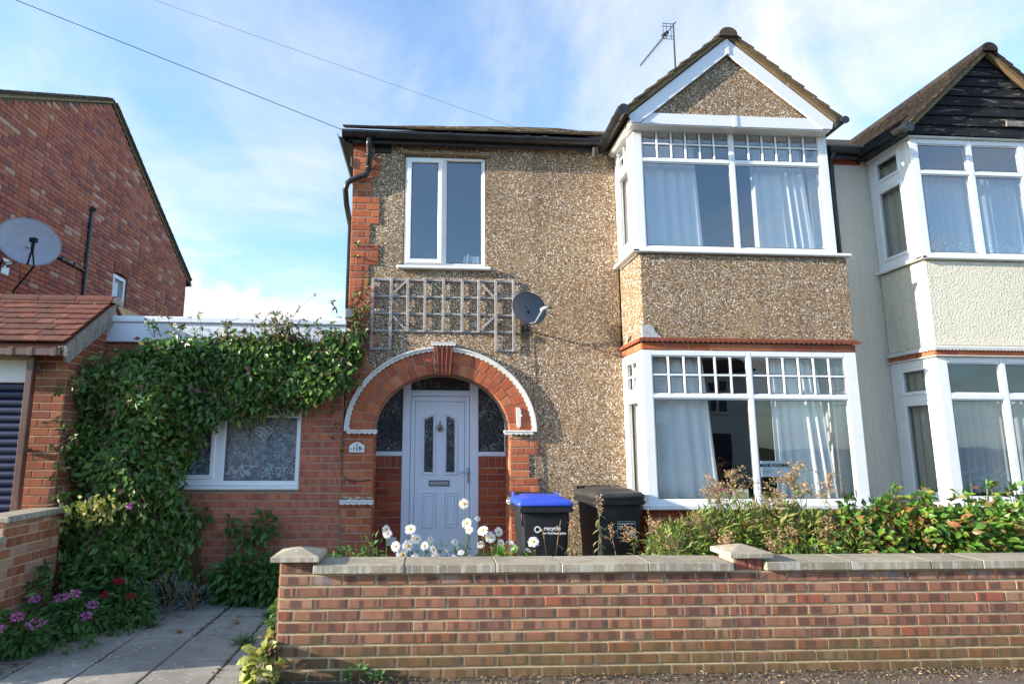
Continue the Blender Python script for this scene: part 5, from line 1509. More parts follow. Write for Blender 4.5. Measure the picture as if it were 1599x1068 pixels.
lay(core, [(-0.93, .742, .235, .088), (2.357, .747, .112, .092), (2.465, .747, .112, .092)], M['wallbrick'], WY + .006, 'front', joint=.012, seed=202)
lay(core, cut_runs(courses(-.02, .785, .0795, lambda z: [(WY, -2.03)]), .2365, 'flemish', 7, WY), M['wallbrick'], -1.046, 'left', joint=.013, seed=203)
rr = random.Random(8)
for run in ((-.808, -.159, .506, .985, 1.633, 2.282), (2.527, 3.186, 3.815, 4.234, 4.90, 5.55, 6.2, 6.85)):
    for a, b in zip(run[:-1], run[1:]):
        m2 = MB(); w, h = (b - a) / 2 - .0012, .032
        m2.box(-w, w, -.152, .152, -h, h, .006)
        o = m2.build('coping_stone', M['coping'], None); COL.objects.unlink(o)
        o.location = ((a + b) / 2, -2.14 + rr.uniform(-.003, .003), .737 + rr.uniform(-.002, .002)); o.rotation_euler = (rr.gauss(0, .004), rr.gauss(0, .0025), rr.gauss(0, .002)); link(o, fwall)
for (a, b, z0) in ((-1.105, -.765, .790), (2.255, 2.580, .795)):
    m2 = MB(); c = (a + b) / 2; h = (b - a) / 2
    def sq(k, z): return [(c - k, -2.14 - k, z), (c + k, -2.14 - k, z), (c + k, -2.14 + k, z), (c - k, -2.14 + k, z)]
    m2.loft([sq(h - .008, z0), sq(h, z0 + .004), sq(h, z0 + .034), sq(h - .008, z0 + .041), sq(.012, z0 + .082)])
    m2.build('pier_cap', M['coping'], fwall)

# ================================================================== WHEELED BINS
def rrect(hx, hy, r, z, cy=0.0, n=5):
    P = []
    for (sx, sy, a0) in ((1, -1, -90), (1, 1, 0), (-1, 1, 90), (-1, -1, 180)):
        for i in range(n):
            a = R(a0 + 90 * i / (n - 1)); P.append((sx * (hx - r) + r * math.cos(a), cy + sy * (hy - r) + r * math.sin(a), z))
    return P
def wheelie_bin(loc, rz, label, lidmat, kz=1.0, kw=1.0):
    b = thing('wheelie_bin', loc, label, 'wheelie bin', 'wheelie bins by the porch', rz)
    mb = MB()
    mb.loft([rrect(.190 * kw, .205, .03, .05), rrect(.198 * kw, .212, .035, .07), rrect(.232 * kw, .255, .035, .80 * kz), rrect(.236 * kw, .258, .035, .885 * kz), rrect(.240 * kw, .262, .035, .90 * kz)])
    for sx in (-1, 1): mb.box(sx * .228 * kw - .008, sx * .228 * kw + .008, -.25, -.20, .76 * kz, .88 * kz, .004)
    mb.box(-.20, .20, .20, .235, .12, .82 * kz)
    body = mb.build('body', M['binblack'], b, True, local=True)
    mb = MB()
    mb.loft([rrect(.255 * kw, .278, .03, .888 * kz), rrect(.272 * kw, .292, .03, .893 * kz), rrect(.274 * kw, .294, .03, .925 * kz), rrect(.262 * kw, .284, .03, .932 * kz), rrect(.262 * kw, .284, .03, .945 * kz)])
    mb.build('rim', M['binblack'], b, local=True)
    mb = MB()
    z = .946 * kz
    mb.loft([rrect(.268 * kw, .290, .035, z), rrect(.272 * kw, .296, .035, z + .006), rrect(.270 * kw, .294, .035, z + .030), rrect(.255 * kw, .275, .04, z + .055), rrect(.235 * kw, .245, .05, z + .064),
             rrect(.205 * kw, .20, .05, z + .066), rrect(.190 * kw, .185, .05, z + .084), rrect(.165 * kw, .16, .05, z + .090)])
    lid = mb.build('lid', lidmat, b, True, local=True)
    for sx in (-1, 1):
        m2 = MB(); m2.loft([rrect(.038, .018, .012, -.004), rrect(.036, .016, .012, .010), rrect(.028, .010, .008, .012)])
        o = m2.build('lid_grip', lidmat, None, True); COL.objects.unlink(o)
        o.parent = lid; COL.objects.link(o); o.matrix_local = Matrix.Translation((sx * .205 * kw, -.262, z + .045)) @ Matrix.Rotation(R(38), 4, 'X')
    mb = MB(); mb.tube([(-.20 * kw, .325, z + .075), (.20 * kw, .325, z + .075)], .016, 10)
    for sx in (-1, -.33, .33, 1): mb.box(sx * .19 * kw - .012, sx * .19 * kw + .012, .25, .335, z + .045, z + .080, .004)
    mb.build('handle', M['binblack'], b, local=True)
    mb = MB()
    for sx in (-1, 1): mb.box(sx * .235 * kw - .010, sx * .235 * kw + .010, .26, .34, z + .03, z + .098, .006)
    mb.build('hinge_lug', lidmat, b, local=True)
    for sx in (-1, 1):
        m2 = MB(); m2.tube([(sx * .235 - .025, .22, .10), (sx * .235 + .025, .22, .10)], .10, 18); m2.build('wheel', M['ink'], b, local=True)
    return b, body
def face_m(body_z, kz, x, push=.003):
    """matrix on the sloping front face at local height z"""
    z = body_z
    t = (z - .07) / (.80 * kz - .07)
    y = -(.212 + (.255 - .212) * t) - push
    ang = math.atan2(.043, .80 * kz - .07)
    return Matrix.Translation((x, y, z)) @ Matrix.Rotation(R(90) + ang, 4, 'X')
blue, bb_ = wheelie_bin((1.145, -.665, .09), 0.0, 'black wheelie bin with a bright blue lid in front of the arch pier', M['binblue'])
text_mesh('recycle', .056, M['white'], 'lettering', face_m(.738, 1, .065), bb_, .0012)
text_mesh('for Northampton', .032, M['white'], 'lettering', face_m(.693, 1, .085), bb_, .0008)
mb = MB()
ring = [(.032 * math.cos(t), .032 * math.sin(t)) for t in [R(20 + 300 * i / 30) for i in range(31)]]
rin = [(.020 * math.cos(t), .020 * math.sin(t)) for t in [R(20 + 300 * i / 30) for i in range(31)]]
mb.ribbon(ring, rin, 0, .0015)
mb.prism([(.012, -.020), (.046, -.012), (.030, .014)], 0, .0015)
o = mb.build('recycling_emblem', M['white'], None); COL.objects.unlink(o); COL.objects.link(o); o.parent = bb_
o.matrix_local = face_m(.728, 1, -.080) @ Matrix.Rotation(R(-90), 4, 'X')
blk, kb_ = wheelie_bin((1.865, -.60, .09), R(9), 'black wheelie bin with a faded black lid beside the bay window', M['bingrey'], 1.07, .98)
KZ = 1.07
mb = MB()
def strip(x0, x1, z0, z1): mb.add([(x0, 0, z0), (x1, 0, z0), (x1, 0, z1), (x0, 0, z1)], [(0, 1, 2, 3)])
strip(-.096, .096, .076, .079); strip(-.096, .096, -.079, -.076); strip(-.096, -.093, -.076, .076); strip(.093, .096, -.076, .076)
rr = random.Random(12)
strip(-.018, -.015, -.074, .038)
for k in range(3): strip(-.088, -.088 + rr.uniform(.04, .062), .030 - k * .012, .035 - k * .012)
for k in range(7):
    strip(-.008, -.008 + rr.uniform(.025, .045), .030 - k * .0145, .034 - k * .0145)
    if k < 3: strip(.045, .045 + rr.uniform(.02, .042), .030 - k * .0145, .034 - k * .0145)
mb.v = [(x, y - .0006, z) for x, y, z in mb.v]
lab = mb.build('label_print', M['white'], None); COL.objects.unlink(lab); COL.objects.link(lab); lab.parent = kb_
lab.matrix_local = face_m(.715, KZ, .060, .006) @ Matrix.Rotation(R(-90), 4, 'X')
text_mesh('Non-Recyclable Waste', .0185, M['white'], 'lettering', face_m(.715, KZ, .060, .0065) @ Matrix.Translation((0, .055, 0)), kb_, .0006)
mb = MB(); mb.tube([(0, 0, 0), (0, 0, .001)], .024, 14); mb.prism([(-.030, -.03), (.030, -.03), (.034, -.018), (-.034, -.018)], 0, .001, 'z')
o = mb.build('emblem', M['white'], None); COL.objects.unlink(o); COL.objects.link(o); o.parent = kb_
o.matrix_local = face_m(.715, KZ, .060, .006) @ Matrix.Translation((.062, -.030, 0))

# ================================================================== TRELLIS
tre = thing('wooden_trellis', (.16, 0, 2.70), 'grey weathered wooden trellis fixed to the pebbledash above the arch', 'trellis')
ux = [-.666, -.452, -.254, -.058, .160, .380, .575, .777, .986]
rr = random.Random(4)
for i, x in enumerate(ux):
    z0 = 2.692 if i in (0, 1, 7, 8) else 2.912
    mb = MB(); mb.box(-.0165, .0165, -.034, -.017, 0, 3.556 - z0 + rr.uniform(-.008, .008), .003)
    o = mb.build('upright', M['wood'], None); COL.objects.unlink(o); o.location = (x, 0, z0); o.rotation_euler = (0, rr.gauss(0, .004), 0); link(o, tre)
for z in (3.532, 3.332, 3.127, 2.923):
    mb = MB(); mb.box(-.666, .986, -.0165, -.002, -.013, .013, .003)
    o = mb.build('rail', M['wood'], None); COL.objects.unlink(o); o.location = (0, 0, z); o.rotation_euler = (0, rr.gauss(0, .002), 0); link(o, tre)
for (a, b) in ((-.666, -.452), (.777, .986)):
    mb = MB(); mb.box(a, b, -.0165, -.002, 2.695, 2.720, .003); mb.build('rail', M['wood'], tre)
for (x0, z0, x1, z1) in ((-.43, 3.36, -.275, 3.515), (-.43, 3.10, -.275, 2.94), (.60, 3.51, .755, 3.345), (.60, 2.945, .755, 3.095)):
    d = Vector((x1 - x0, 0, z1 - z0)); mb = MB(); mb.box(0, d.length, -.031, -.018, -.012, .012, .003)
    o = mb.build('brace', M['wood'], None); COL.objects.unlink(o); o.location = (x0, 0, z0); o.rotation_euler = (0, -math.atan2(d.z, d.x), 0); link(o, tre)

# ================================================================== SATELLITE DISHES
def dish(loc, nrm, a, b, depth, mat, label, group=None, roll=0.0, flat=0.0):
    t = thing('satellite_dish', loc, label, 'satellite dish', group)
    n = Vector(nrm).normalized(); s = Vector((0, 0, 1)).cross(n).normalized(); u = n.cross(s)
    if roll: s, u = s * math.cos(roll) + u * math.sin(roll), u * math.cos(roll) - s * math.sin(roll)
    B = Matrix((s, u, n)).transposed()
    mb = MB(); nr, na = 10, 48
    def P(r, th, off):
        v = B @ Vector((a * r * math.cos(th), b * r * math.sin(th), depth * (r * r - 1) + off)); return v
    vs, fs = [], []
    for off in (0.0, -.006):
        for i in range(nr + 1):
            for k in range(na): vs.append(P(max(i / nr, .002), 2 * math.pi * k / na, off))
    M_ = (nr + 1) * na
    for i in range(nr):
        for k in range(na):
            q = (i * na + k, i * na + (k + 1) % na, (i + 1) * na + (k + 1) % na, (i + 1) * na + k)
            fs.append(q); fs.append(tuple(M_ + x for x in reversed(q)))
    for k in range(na): fs.append((nr * na + k, nr * na + (k + 1) % na, M_ + nr * na + (k + 1) % na, M_ + nr * na + k))
    mb.add(vs, fs); mb.build('reflector', mat, t, True, local=True)
    mb = MB(); mb.tube([P(1.0, 2 * math.pi * k / na, 0) for k in range(na + 1)], .006, 6, False); mb.build('rim', mat, t, True, local=True)
    return t, B
d1, B1 = dish((1.135, -.235, 3.165), (.24, -.95, .14), .208, .195, .045, M['dish_d'], 'small charcoal satellite dish on the pebbledash beside the trellis', roll=R(-18))
mb = MB()
lnb = Vector((.150, -.20, -.045)); foot = Vector((0.0, -.02, -.185))
mb.tube([foot, foot + Vector((.05, -.08, .0)), lnb + Vector((-.035, .02, -.02))], .010, 8)
mb.build('feed_arm', M['steel'], d1, local=True)
mb = MB(); mb.tube([lnb + Vector((-.035, .05, -.01)), lnb + Vector((-.02, .0, 0)), lnb + Vector((.035, -.03, .004))], [.024, .019, .017], 12)
lno = mb.build('receiver', M['dish_l'], d1, True, local=True)
mb = MB(); mb.tube([lnb + Vector((.035, -.03, .004)), lnb + Vector((.055, -.04, .006))], .020, 12); mb.build('receiver_cap', M['blacksteel'], d1, local=True)
mb = MB(); mb.tube([(0.0, .03, -.02), (-.01, .10, -.17), (-.01, .235, -.21)], .014, 8); mb.tube([foot, (-.01, .09, -.165)], .012, 8); mb.box(-.055, .035, .225, .235, -.27, -.16, .004)
mb.prism([(-.075, -.275), (-.005, -.235), (-.01, -.30), (-.07, -.30)], .19, .21)
mb.tube([(-.10, -.01, -.19), (.02, -.005, -.195)], .006, 6)
mb.build('wall_bracket', M['blacksteel'], d1, local=True)
mb = MB()
for (r, t) in ((.18, 2.4), (.08, 5.6)):
    v = B1 @ Vector((.205 * r * math.cos(t), .195 * r * math.sin(t), .045 * (r * r - 1) + .002)); mb.tube([v, v + B1 @ Vector((0, 0, .006))], .006, 8)
mb.build('bolt', M['ink'], d1, local=True)
d2, B2 = dish((-5.80, 1.76, 4.50), (.66, -.70, .20), .385, .370, .075, M['dish_l'], 'large light grey satellite dish on the brick gable end')
mb = MB()
pf = B2 @ Vector((0, -.36, .0)); lnb = Vector((.30, -.36, -.10))
mb.tube([pf, pf + Vector((.15, -.2, .03)), lnb + Vector((0, .02, -.05))], .013, 8)
mb.build('feed_arm', M['blacksteel'], d2, local=True)
mb = MB(); mb.box(lnb.x - .045, lnb.x + .045, lnb.y - .03, lnb.y + .03, lnb.z - .035, lnb.z + .030, .006); mb.tube([lnb + Vector((0, .0, -.03)), lnb + Vector((0, .0, -.14))], .022, 10); mb.build('receiver', M['ink'], d2, local=True)
mb = MB(); mb.tube([(-.02, .02, -.06), (-.24, .18, -.22), (-.46, .28, -.30)], .022, 10); mb.box(-.50, -.485, .20, .36, -.42, -.18, .004); mb.tube([(-.30, .10, -.30), (-.30, -.02, -.34)], .03, 10); mb.build('wall_bracket', M['steel'], d2, local=True)
mb = MB()
mb.tube([lnb + Vector((0, 0, -.12)), lnb + Vector((-.02, .1, -.35)), (-.10, -.05, -.75), (-.06, -.02, -1.3)], .012, 6)
mb.tube([(-.40, .1, -.25), (-.47, .02, -.5), (-.47, .0, -.8), (-.45, .0, -1.3)], .014, 6)
mb.tube([(-.48, .0, -.72), (-.485, -.35, -.80), (-.485, -.7, -.93)], .008, 6)
mb.build('cable', M['ink'], d2, local=True)

# ================================================================== AERIAL AND WIRES
aer = thing('tv_aerial', (4.51, 3.0, 7.2), 'thin rooftop TV aerial on a dark mast behind the bay gable', 'aerial')
mb = MB(); mb.tube([(4.51, 3.0, 7.0), (4.518, 3.0, 8.6), (4.525, 3.0, 9.50)], [.020, .018, .015], 8); mb.build('mast', M['blacksteel'], aer)
tip = Vector((4.515, 3.0, 9.45)); end = Vector((4.10, 3.62, 9.05))
mb = MB(); mb.tube([tip + (tip - end) * .10, end], .010, 6)
bd = (end - tip).normalized(); bs = bd.cross(Vector((0, 0, 1))).normalized()
for k in range(18):
    p = tip.lerp(end, .16 + .83 * k / 17); w = .085 - .035 * k / 17
    mb.tube([p - Vector((0, 0, w)), p + Vector((0, 0, w * .2))], .0045, 5); mb.tube([p - bs * w * .5, p + bs * w * .5], .004, 5)
mb.build('boom', M['blacksteel'], aer)
mb = MB()
for sx in (-.13, -.07, .02): mb.tube([tip + Vector((sx - .05, .02, -.26)), tip + Vector((sx - .05, .02, .06))], .006, 5)
for sz in (-.26, -.20, 0.0, .06): mb.tube([tip + Vector((-.19, .02, sz)), tip + Vector((.0, .02, sz - .01))], .006, 5)
mb.tube([tip + Vector((-.16, .1, -.14)), tip + Vector((-.06, .1, -.06))], .035, 8)
mb.build('reflector', M['blacksteel'], aer)
M['wire'] = plain('grey_wire', (0.12, 0.15, 0.20), .6)
def wire(label, a, b, sag, r=.0042):
    a, b = Vector(a), Vector(b); mb = MB()
    pts = [a.lerp(b, t / 24) - Vector((0, 0, 4 * sag * (t / 24) * (1 - t / 24))) for t in range(25)]
    mb.tube(pts, r, 5)
    return tag(mb.build('overhead_wire', M['wire']), label, 'wire', 'telephone wires overhead')
CP = Vector((0, -6.7, 1.62))
def in_plane(dA, dB, x, z):
    n_ = Vector(dA).cross(Vector(dB)); return Vector((x, CP.y - (n_.x * x + n_.z * (z - CP.z)) / n_.y, z))
wire('telephone wire running down to the corner of the eaves', (-1.07, -.12, 5.34), in_plane((-.715, .936, .748), Vector((-1.07, -.12, 5.34)) - CP, -16, 9.2), .0)
_a, _b = in_plane((-.478, .923, .749), (.104, .921, .549), 1.45, 8.0), in_plane((-.478, .923, .749), (.104, .921, .549), -16, 13.0)
wire('higher telephone wire passing over the house roof', _a + (_a - _b) * .09, _b, .0, .0032)

# ================================================================== SMALL FIXED THINGS
plq = thing('house_number_plaque', (-.792, -.012, 1.534), 'small white house number plaque reading 119 on the left pier', 'plaque')
pr = [(-.083, 0), (.083, 0), (.083, .072)] + [(.083 - .083 * i / 8, .080 + .034 * math.sin(math.pi * .5 * i / 8) ** 1.5) for i in range(1, 9)]
pr = pr + [(-x, z) for x, z in reversed(pr[2:-1])]
mb = MB(); mb.prism(pr, -.012, 0); mb.build('plate', M['white'], plq, local=True)
text_mesh('119', .066, M['ink'], 'numerals', Matrix.Translation((0, -.0135, .038)) @ FACE_FRONT, plq, .0008)
mb = MB()
for sx in (-1, 1): mb.prism([(sx * .060, .030), (sx * .070, .036), (sx * .060, .042), (sx * .052, .036)], -.0136, -.012)
mb.build('diamond_motif', M['ink'], plq, local=True)
mb = MB()
for k in range(5):
    a = R(20 + 35 * k); mb.prism([(0 + .006 * math.cos(a + 1.5), .080 + .006 * math.sin(a + 1.5)), (.024 * math.cos(a), .080 + .018 * math.sin(a)), (.006 * math.cos(a - 1.5), .080 + .006 * math.sin(a - 1.5))], -.0136, -.012)
mb.build('flower_motif', M['flowerprint'], plq, local=True)
wbk = thing('wall_bracket', (1.032, -.02, 1.815), 'flaking white bracket fixed to the right foot of the brick arch', 'bracket')
mb = MB(); mb.prism([(1.012, 1.835), (1.030, 1.812), (1.052, 1.828), (1.058, 2.02), (1.048, 2.025), (1.048, 2.045), (1.002, 2.045), (1.004, 2.00)], -.045, -.02); mb.box(1.045, 1.072, -.052, -.03, 1.94, 1.965, .004); mb.build('plate', M['wpaint'], wbk)

# ================================================================== BEHIND THE WINDOWS
C1 = 'curtains in the house windows'
curtain('curtain', [(4.44, -.46), (4.44, -.04)], 3.745, 5.165, M['curtain'], 'pale curtain added to block sun through the right return of the upper bay', group=C1, waves=5, amp=.018, seed=11)  # added curtain, keeps sun from crossing the bay onto the next house
curtain('curtain', [(4.50, -.44), (4.50, -.04)], 1.03, 2.60, M['curtain'], 'pale curtain added to block sun through the right return of the lower bay', group=C1, waves=5, amp=.018, seed=12)  # added like the one above, as a sun block
curtain('curtain', [(2.375, -.08), (2.375, -.47), (2.42, -.53), (3.02, -.53)], 3.745, 5.165, M['curtain'], 'pale blue curtain drawn to the left of the upper bay window', group=C1, waves=8, amp=.036, gather=.06, seed=1)
curtain('curtain', [(3.70, -.53), (4.30, -.53)], 3.745, 5.150, M['curtain'], 'pale blue curtain hanging right of the upper bay window', group=C1, waves=6, amp=.034, gather=.10, seed=2)
curtain('curtain', [(2.375, -.08), (2.375, -.46), (2.44, -.53), (2.98, -.53)], 1.03, 2.60, M['curtain'], 'pale blue curtain drawn to the left of the lower bay window', group=C1, waves=7, amp=.036, gather=.12, seed=3)
curtain('curtain', [(3.72, -.53), (4.26, -.53)], 1.03, 2.60, M['curtain'], 'pale blue curtain hanging right of the lower bay window', group=C1, waves=6, amp=.034, gather=.14, seed=4)
curtain('net_curtain', [(5.66, -.54), (7.6, -.54)], 3.765, 4.745, M['net_up'], 'white net curtain in the neighbour\'s upper bay window', group='neighbour\'s curtains', waves=22, amp=.02, seed=5)
curtain('net_curtain', [(5.66, -.54), (7.6, -.54)], 1.13, 2.165, M['net_dn'], 'white net curtain in the neighbour\'s lower bay window', group='neighbour\'s curtains', waves=22, amp=.02, seed=6)
curtain('curtain', [(5.665, -.46), (5.665, -.03)], 3.76, 5.12, M['beige'], 'beige curtain behind the neighbour\'s upper side window', group='neighbour\'s curtains', waves=5, amp=.02, seed=7)
curtain('curtain', [(5.665, -.46), (5.665, -.03)], 1.06, 2.53, M['beige'], 'beige curtain behind the neighbour\'s lower side window', group='neighbour\'s curtains', waves=5, amp=.02, seed=8)
curtain('lace_curtain', [(-2.80, .092), (-1.45, .092)], 1.185, 2.17, M['lace'], 'white flowered lace curtain in the extension window', group=None, waves=13, amp=.010, seed=9)
hrt = thing('lattice_heart', (-1.845, .05, 1.66), 'white lattice heart hanging in the extension window', 'ornament')
hp = []
for i in range(41):
    t = 2 * math.pi * i / 40
    hp.append((16 * math.sin(t) ** 3 / 16 * .092, (13 * math.cos(t) - 5 * math.cos(2 * t) - 2 * math.cos(3 * t) - math.cos(4 * t)) / 17 * .088 + .088))
mb = MB(); mb.tube([(x, .0, z) for x, z in hp], .006, 6, False)
rr = random.Random(3)
def inheart(x, z):
    c = False
    for i in range(40):
        (xa, za), (xb, zb) = hp[i], hp[i + 1]
        if (za > z) != (zb > z) and x < (xb - xa) * (z - za) / (zb - za) + xa: c = not c
    return c
for k in range(120):
    x, z, a = rr.uniform(-.09, .09), rr.uniform(0, .18), rr.uniform(0, 3.14)
    p, q = (x - .016 * math.cos(a), z - .016 * math.sin(a)), (x + .016 * math.cos(a), z + .016 * math.sin(a))
    if inheart(*p) and inheart(*q): mb.tube([(p[0], 0, p[1]), (q[0], 0, q[1])], .0035, 4)
mb.build('heart', M['white'], hrt, local=True)
mb = MB(); mb.tube([(0, 0, .145), (0, 0, .26)], .0015, 4); mb.build('string', M['white'], hrt, local=True)
bk = [(-.235, .00, .17, .022, 0, 'red', 'red book lying on the left of the bedroom sill'), (-.20, .022, .15, .016, 0, 'paper', 'pale book lying on the red one on the bedroom sill'), (-.10, .0, .10, .014, 0, 'pinkpaper', 'thin pink book lying right of the red one')]
matb = {'red': plain('red_cover', (.35, .04, .05)), 'paper': M['paper'], 'pinkpaper': M['pinkpaper'], 'blue': plain('pale_blue_cover', (.45, .58, .68)), 'cream': plain('cream_cover', (.7, .68, .6))}
for (x, z, w, h, a, m_, lab_) in bk:
    mb = MB(); mb.box(x, x + w, .10, .24, 3.726 + z, 3.726 + z + h, .002); tag(mb.build('book', matb[m_]), lab_, 'book', 'books on the bedroom window sill')
for k, (x, w, h, tilt, m_, lab_) in enumerate([(.375, .022, .155, 14, 'blue', 'leftmost pale blue book leaning over on the bedroom sill'), (.415, .028, .175, 10, 'paper', 'tallest white book leaning on the bedroom sill'), (.455, .018, .16, 12, 'blue', 'narrow blue book leaning against the upright ones'), (.505, .035, .145, 0, 'cream', 'thick cream book standing upright on the bedroom sill'), (.545, .045, .15, 0, 'paper', 'rightmost white book standing upright on the bedroom sill')]):
    mb = MB(); mb.box(0, w, 0, .13, 0, h, .002); o = mb.build('book', matb[m_]); o.location = (x, .10, 3.727); o.rotation_euler = (0, R(tilt), 0); tag(o, lab_, 'book', 'books on the bedroom window sill')
sg = thing('paper_sign', (3.68, -.575, 1.300), 'white paper notice reading BOOK FOLDING in the lower bay window', 'sign')
mb = MB(); mb.box(-.165, .165, -.002, .002, 0, .165); mb.build('sheet', M['paper'], sg, local=True)
text_mesh('BOOK FOLDING', .043, M['ink'], 'lettering', Matrix.Translation((0, -.004, .118)) @ FACE_FRONT, sg, .0016)
mb = MB()
for k, w in enumerate((.13, .11)): mb.box(-.15, -.15 + w, -.0035, -.002, .060 - k * .018, .064 - k * .018)
mb.build('print_line', M['grey'], sg, local=True)
for (x, w, h, m_, lab_) in ((3.02, .17, .165, 'pinkpaper', 'pink framed card on the sill of the lower bay window'), (3.215, .17, .15, 'cream', 'cream card beside the pink one in the lower bay window')):
    c_ = thing('display_card', (x, -.56, 1.019), lab_, 'card', 'cards on the bay sill')
    mb = MB(); mb.box(0, w, 0, .008, 0, h, .002); mb.build('card', matb[m_], c_, local=True)
    mb = MB(); mb.box(.02, w - .02, -.002, -.0005, .02, h - .03); mb.build('picture', plain('card_picture', (.30, .38, .22), .8, .1, 30, .8, dark=(.6, .5, .2)), c_, local=True)

# ================================================================== HOUSES ACROSS THE STREET (seen in the window reflections)
for k, (x0, x1, wmat, lab_) in enumerate(((-12.0, -5.2, 'gable', 'red brick terrace house across the street, reflected in the windows'), (-5.2, 1.6, 'cream', 'cream terrace house across the street with white bays, reflected in the windows'), (1.6, 8.4, 'ext', 'orange brick terrace house across the street, reflected in the bay'), (8.4, 15.2, 'white', 'white painted terrace house across the street, reflected in the windows'))):
    t = thing('terrace_house', ((x0 + x1) / 2, -21, 0), lab_, 'house', 'houses across the street')
    mb = MB(); mb.box(x0 + .01, x1 - .01, -28, -21, 0, 5.0); mb.build('wall', M[wmat], t)
    mb = MB(); mb.prism([(-28.3, 5.0), (-20.7, 5.0), (-24.5, 7.2)], x0, x1, 'x'); mb.build('roof', M['tile_n'], t)
    for (wx, wz, ww, wh) in ((x0 + 1.6, .9, 2.2, 1.7), (x0 + 1.6, 3.2, 2.2, 1.5), (x0 + 5.0, 3.2, 1.1, 1.4)):
        mb = MB()
        for s_ in ((wx - ww / 2, wx - ww / 2 + .12, wz, wz + wh), (wx + ww / 2 - .12, wx + ww / 2, wz, wz + wh), (wx - .06, wx + .06, wz, wz + wh), (wx - ww / 2, wx + ww / 2, wz - .1, wz), (wx - ww / 2, wx + ww / 2, wz + wh, wz + wh + .1), (wx - ww / 2 + .12, wx + ww / 2 - .12, wz + wh * .68, wz + wh * .72)):
            mb.box(s_[0], s_[1], -21, -20.9, s_[2], s_[3])
        w_ = mb.build('window', M['white'], t)
        mb = MB(); mb.box(wx - ww / 2 + .1, wx + ww / 2 - .1, -20.99, -20.97, wz, wz + wh); mb.build('pane', M['dish_d'], w_)
    mb = MB(); mb.box(x0 + 4.5, x0 + 5.45, -21, -20.93, 0, 2.1); mb.build('door', M['shutter'], t)
# ================================================================== PLANTS
def nrm(a): return a / np.maximum(np.linalg.norm(a, axis=1, keepdims=True), 1e-9)
def leaf_geo(P, T, N, L_, W, fold=.18, droop=.25, wide=.42):
    """pointed folded leaves: 5 verts, 4 triangles each"""
    n = len(P); T = nrm(T); B = nrm(np.cross(T, N)); N = np.cross(B, T)
    L_ = np.broadcast_to(np.asarray(L_, float), (n,))[:, None]; W = np.broadcast_to(np.asarray(W, float), (n,))[:, None]
    v0 = P; c = P + T * L_ * wide - N * (W * fold)
    l = P + T * L_ * wide + B * W * .5; r = P + T * L_ * wide - B * W * .5
    tip = P + T * L_ - N * L_ * droop
    V = np.stack([v0, l, r, tip, c], 1).reshape(-1, 3)
    k = np.arange(n)[:, None] * 5
    F = np.stack([k + [0, 4, 1], k + [1, 4, 3], k + [4, 2, 3], k + [0, 2, 4]], 1).reshape(-1, 3)
    return V, F
def foliage(name, P, T, N, L_, W, mat, parent, stuff=True, **kw):
    V, F = leaf_geo(P, T, N, L_, W, **kw)
    o = bpy.data.objects.new(name, np_mesh(name, V, F, mat)); link(o, parent)
    if stuff: o['kind'] = 'stuff'
    return o
def rn(n, s=1.0): return RNG.normal(0, s, (n, 3))
_leafproto = {}
def leaf_parts(P, T, N, L_, W, mat, parent, name='leaf', rel=(.5, .25)):
    """large leaves one can pick apart: one object each, sharing a few meshes"""
    key = (mat.name, round(W / L_, 2))
    if key not in _leafproto:
        ms = []
        for k in range(4):
            f = .12 + .06 * k; d = .08 + .10 * k; w = W / L_ / 2
            V = [(0, 0, 0), (w * .62, .22, .02), (w, .48, .01), (w * .66, .76, -.03 * k), (0, 1.0, -d), (-w * .66, .76, -.03 * k), (-w, .48, .01), (-w * .62, .22, .02), (0, .25, -f * .12), (0, .5, -f * .2), (0, .76, -f * .2 - d * .3)]
            F = [(0, 1, 8), (1, 2, 9, 8), (2, 3, 10, 9), (3, 4, 10), (0, 8, 7), (7, 8, 9, 6), (6, 9, 10, 5), (5, 10, 4)]
            me = bpy.data.meshes.new(name); me.from_pydata(V, [], F); me.materials.append(mat); me.validate(); ms.append(me)
        _leafproto[key] = ms
    T = nrm(T); B = nrm(np.cross(T, N)); N = np.cross(B, T)
    for i in range(len(P)):
        l = L_ * RNG.uniform(.8, 1.25)
        o = bpy.data.objects.new(name, _leafproto[key][int(RNG.integers(4))])
        M4 = Matrix(((B[i][0], T[i][0], N[i][0], P[i][0]), (B[i][1], T[i][1], N[i][1], P[i][1]), (B[i][2], T[i][2], N[i][2], P[i][2]), (0, 0, 0, 1))) @ Matrix.Scale(l, 4)
        COL.objects.link(o); o.parent = parent; o.matrix_parent_inverse = wm(parent).inverted(); o.matrix_basis = M4
def in_poly(px, pz, poly):
    c = np.zeros(len(px), bool)
    for (xa, za), (xb, zb) in zip(poly, poly[1:] + poly[:1]):
        cond = ((za > pz) != (zb > pz)) & (px < (xb - xa) * (pz - za) / (zb - za + 1e-12) + xa); c ^= cond
    return c
def curve(p0, p1, bend=(0, 0, 0), n=6):
    p0, p1, b = Vector(p0), Vector(p1), Vector(bend)
    return [p0.lerp(p1, i / n) + b * (4 * (i / n) * (1 - i / n)) for i in range(n + 1)]

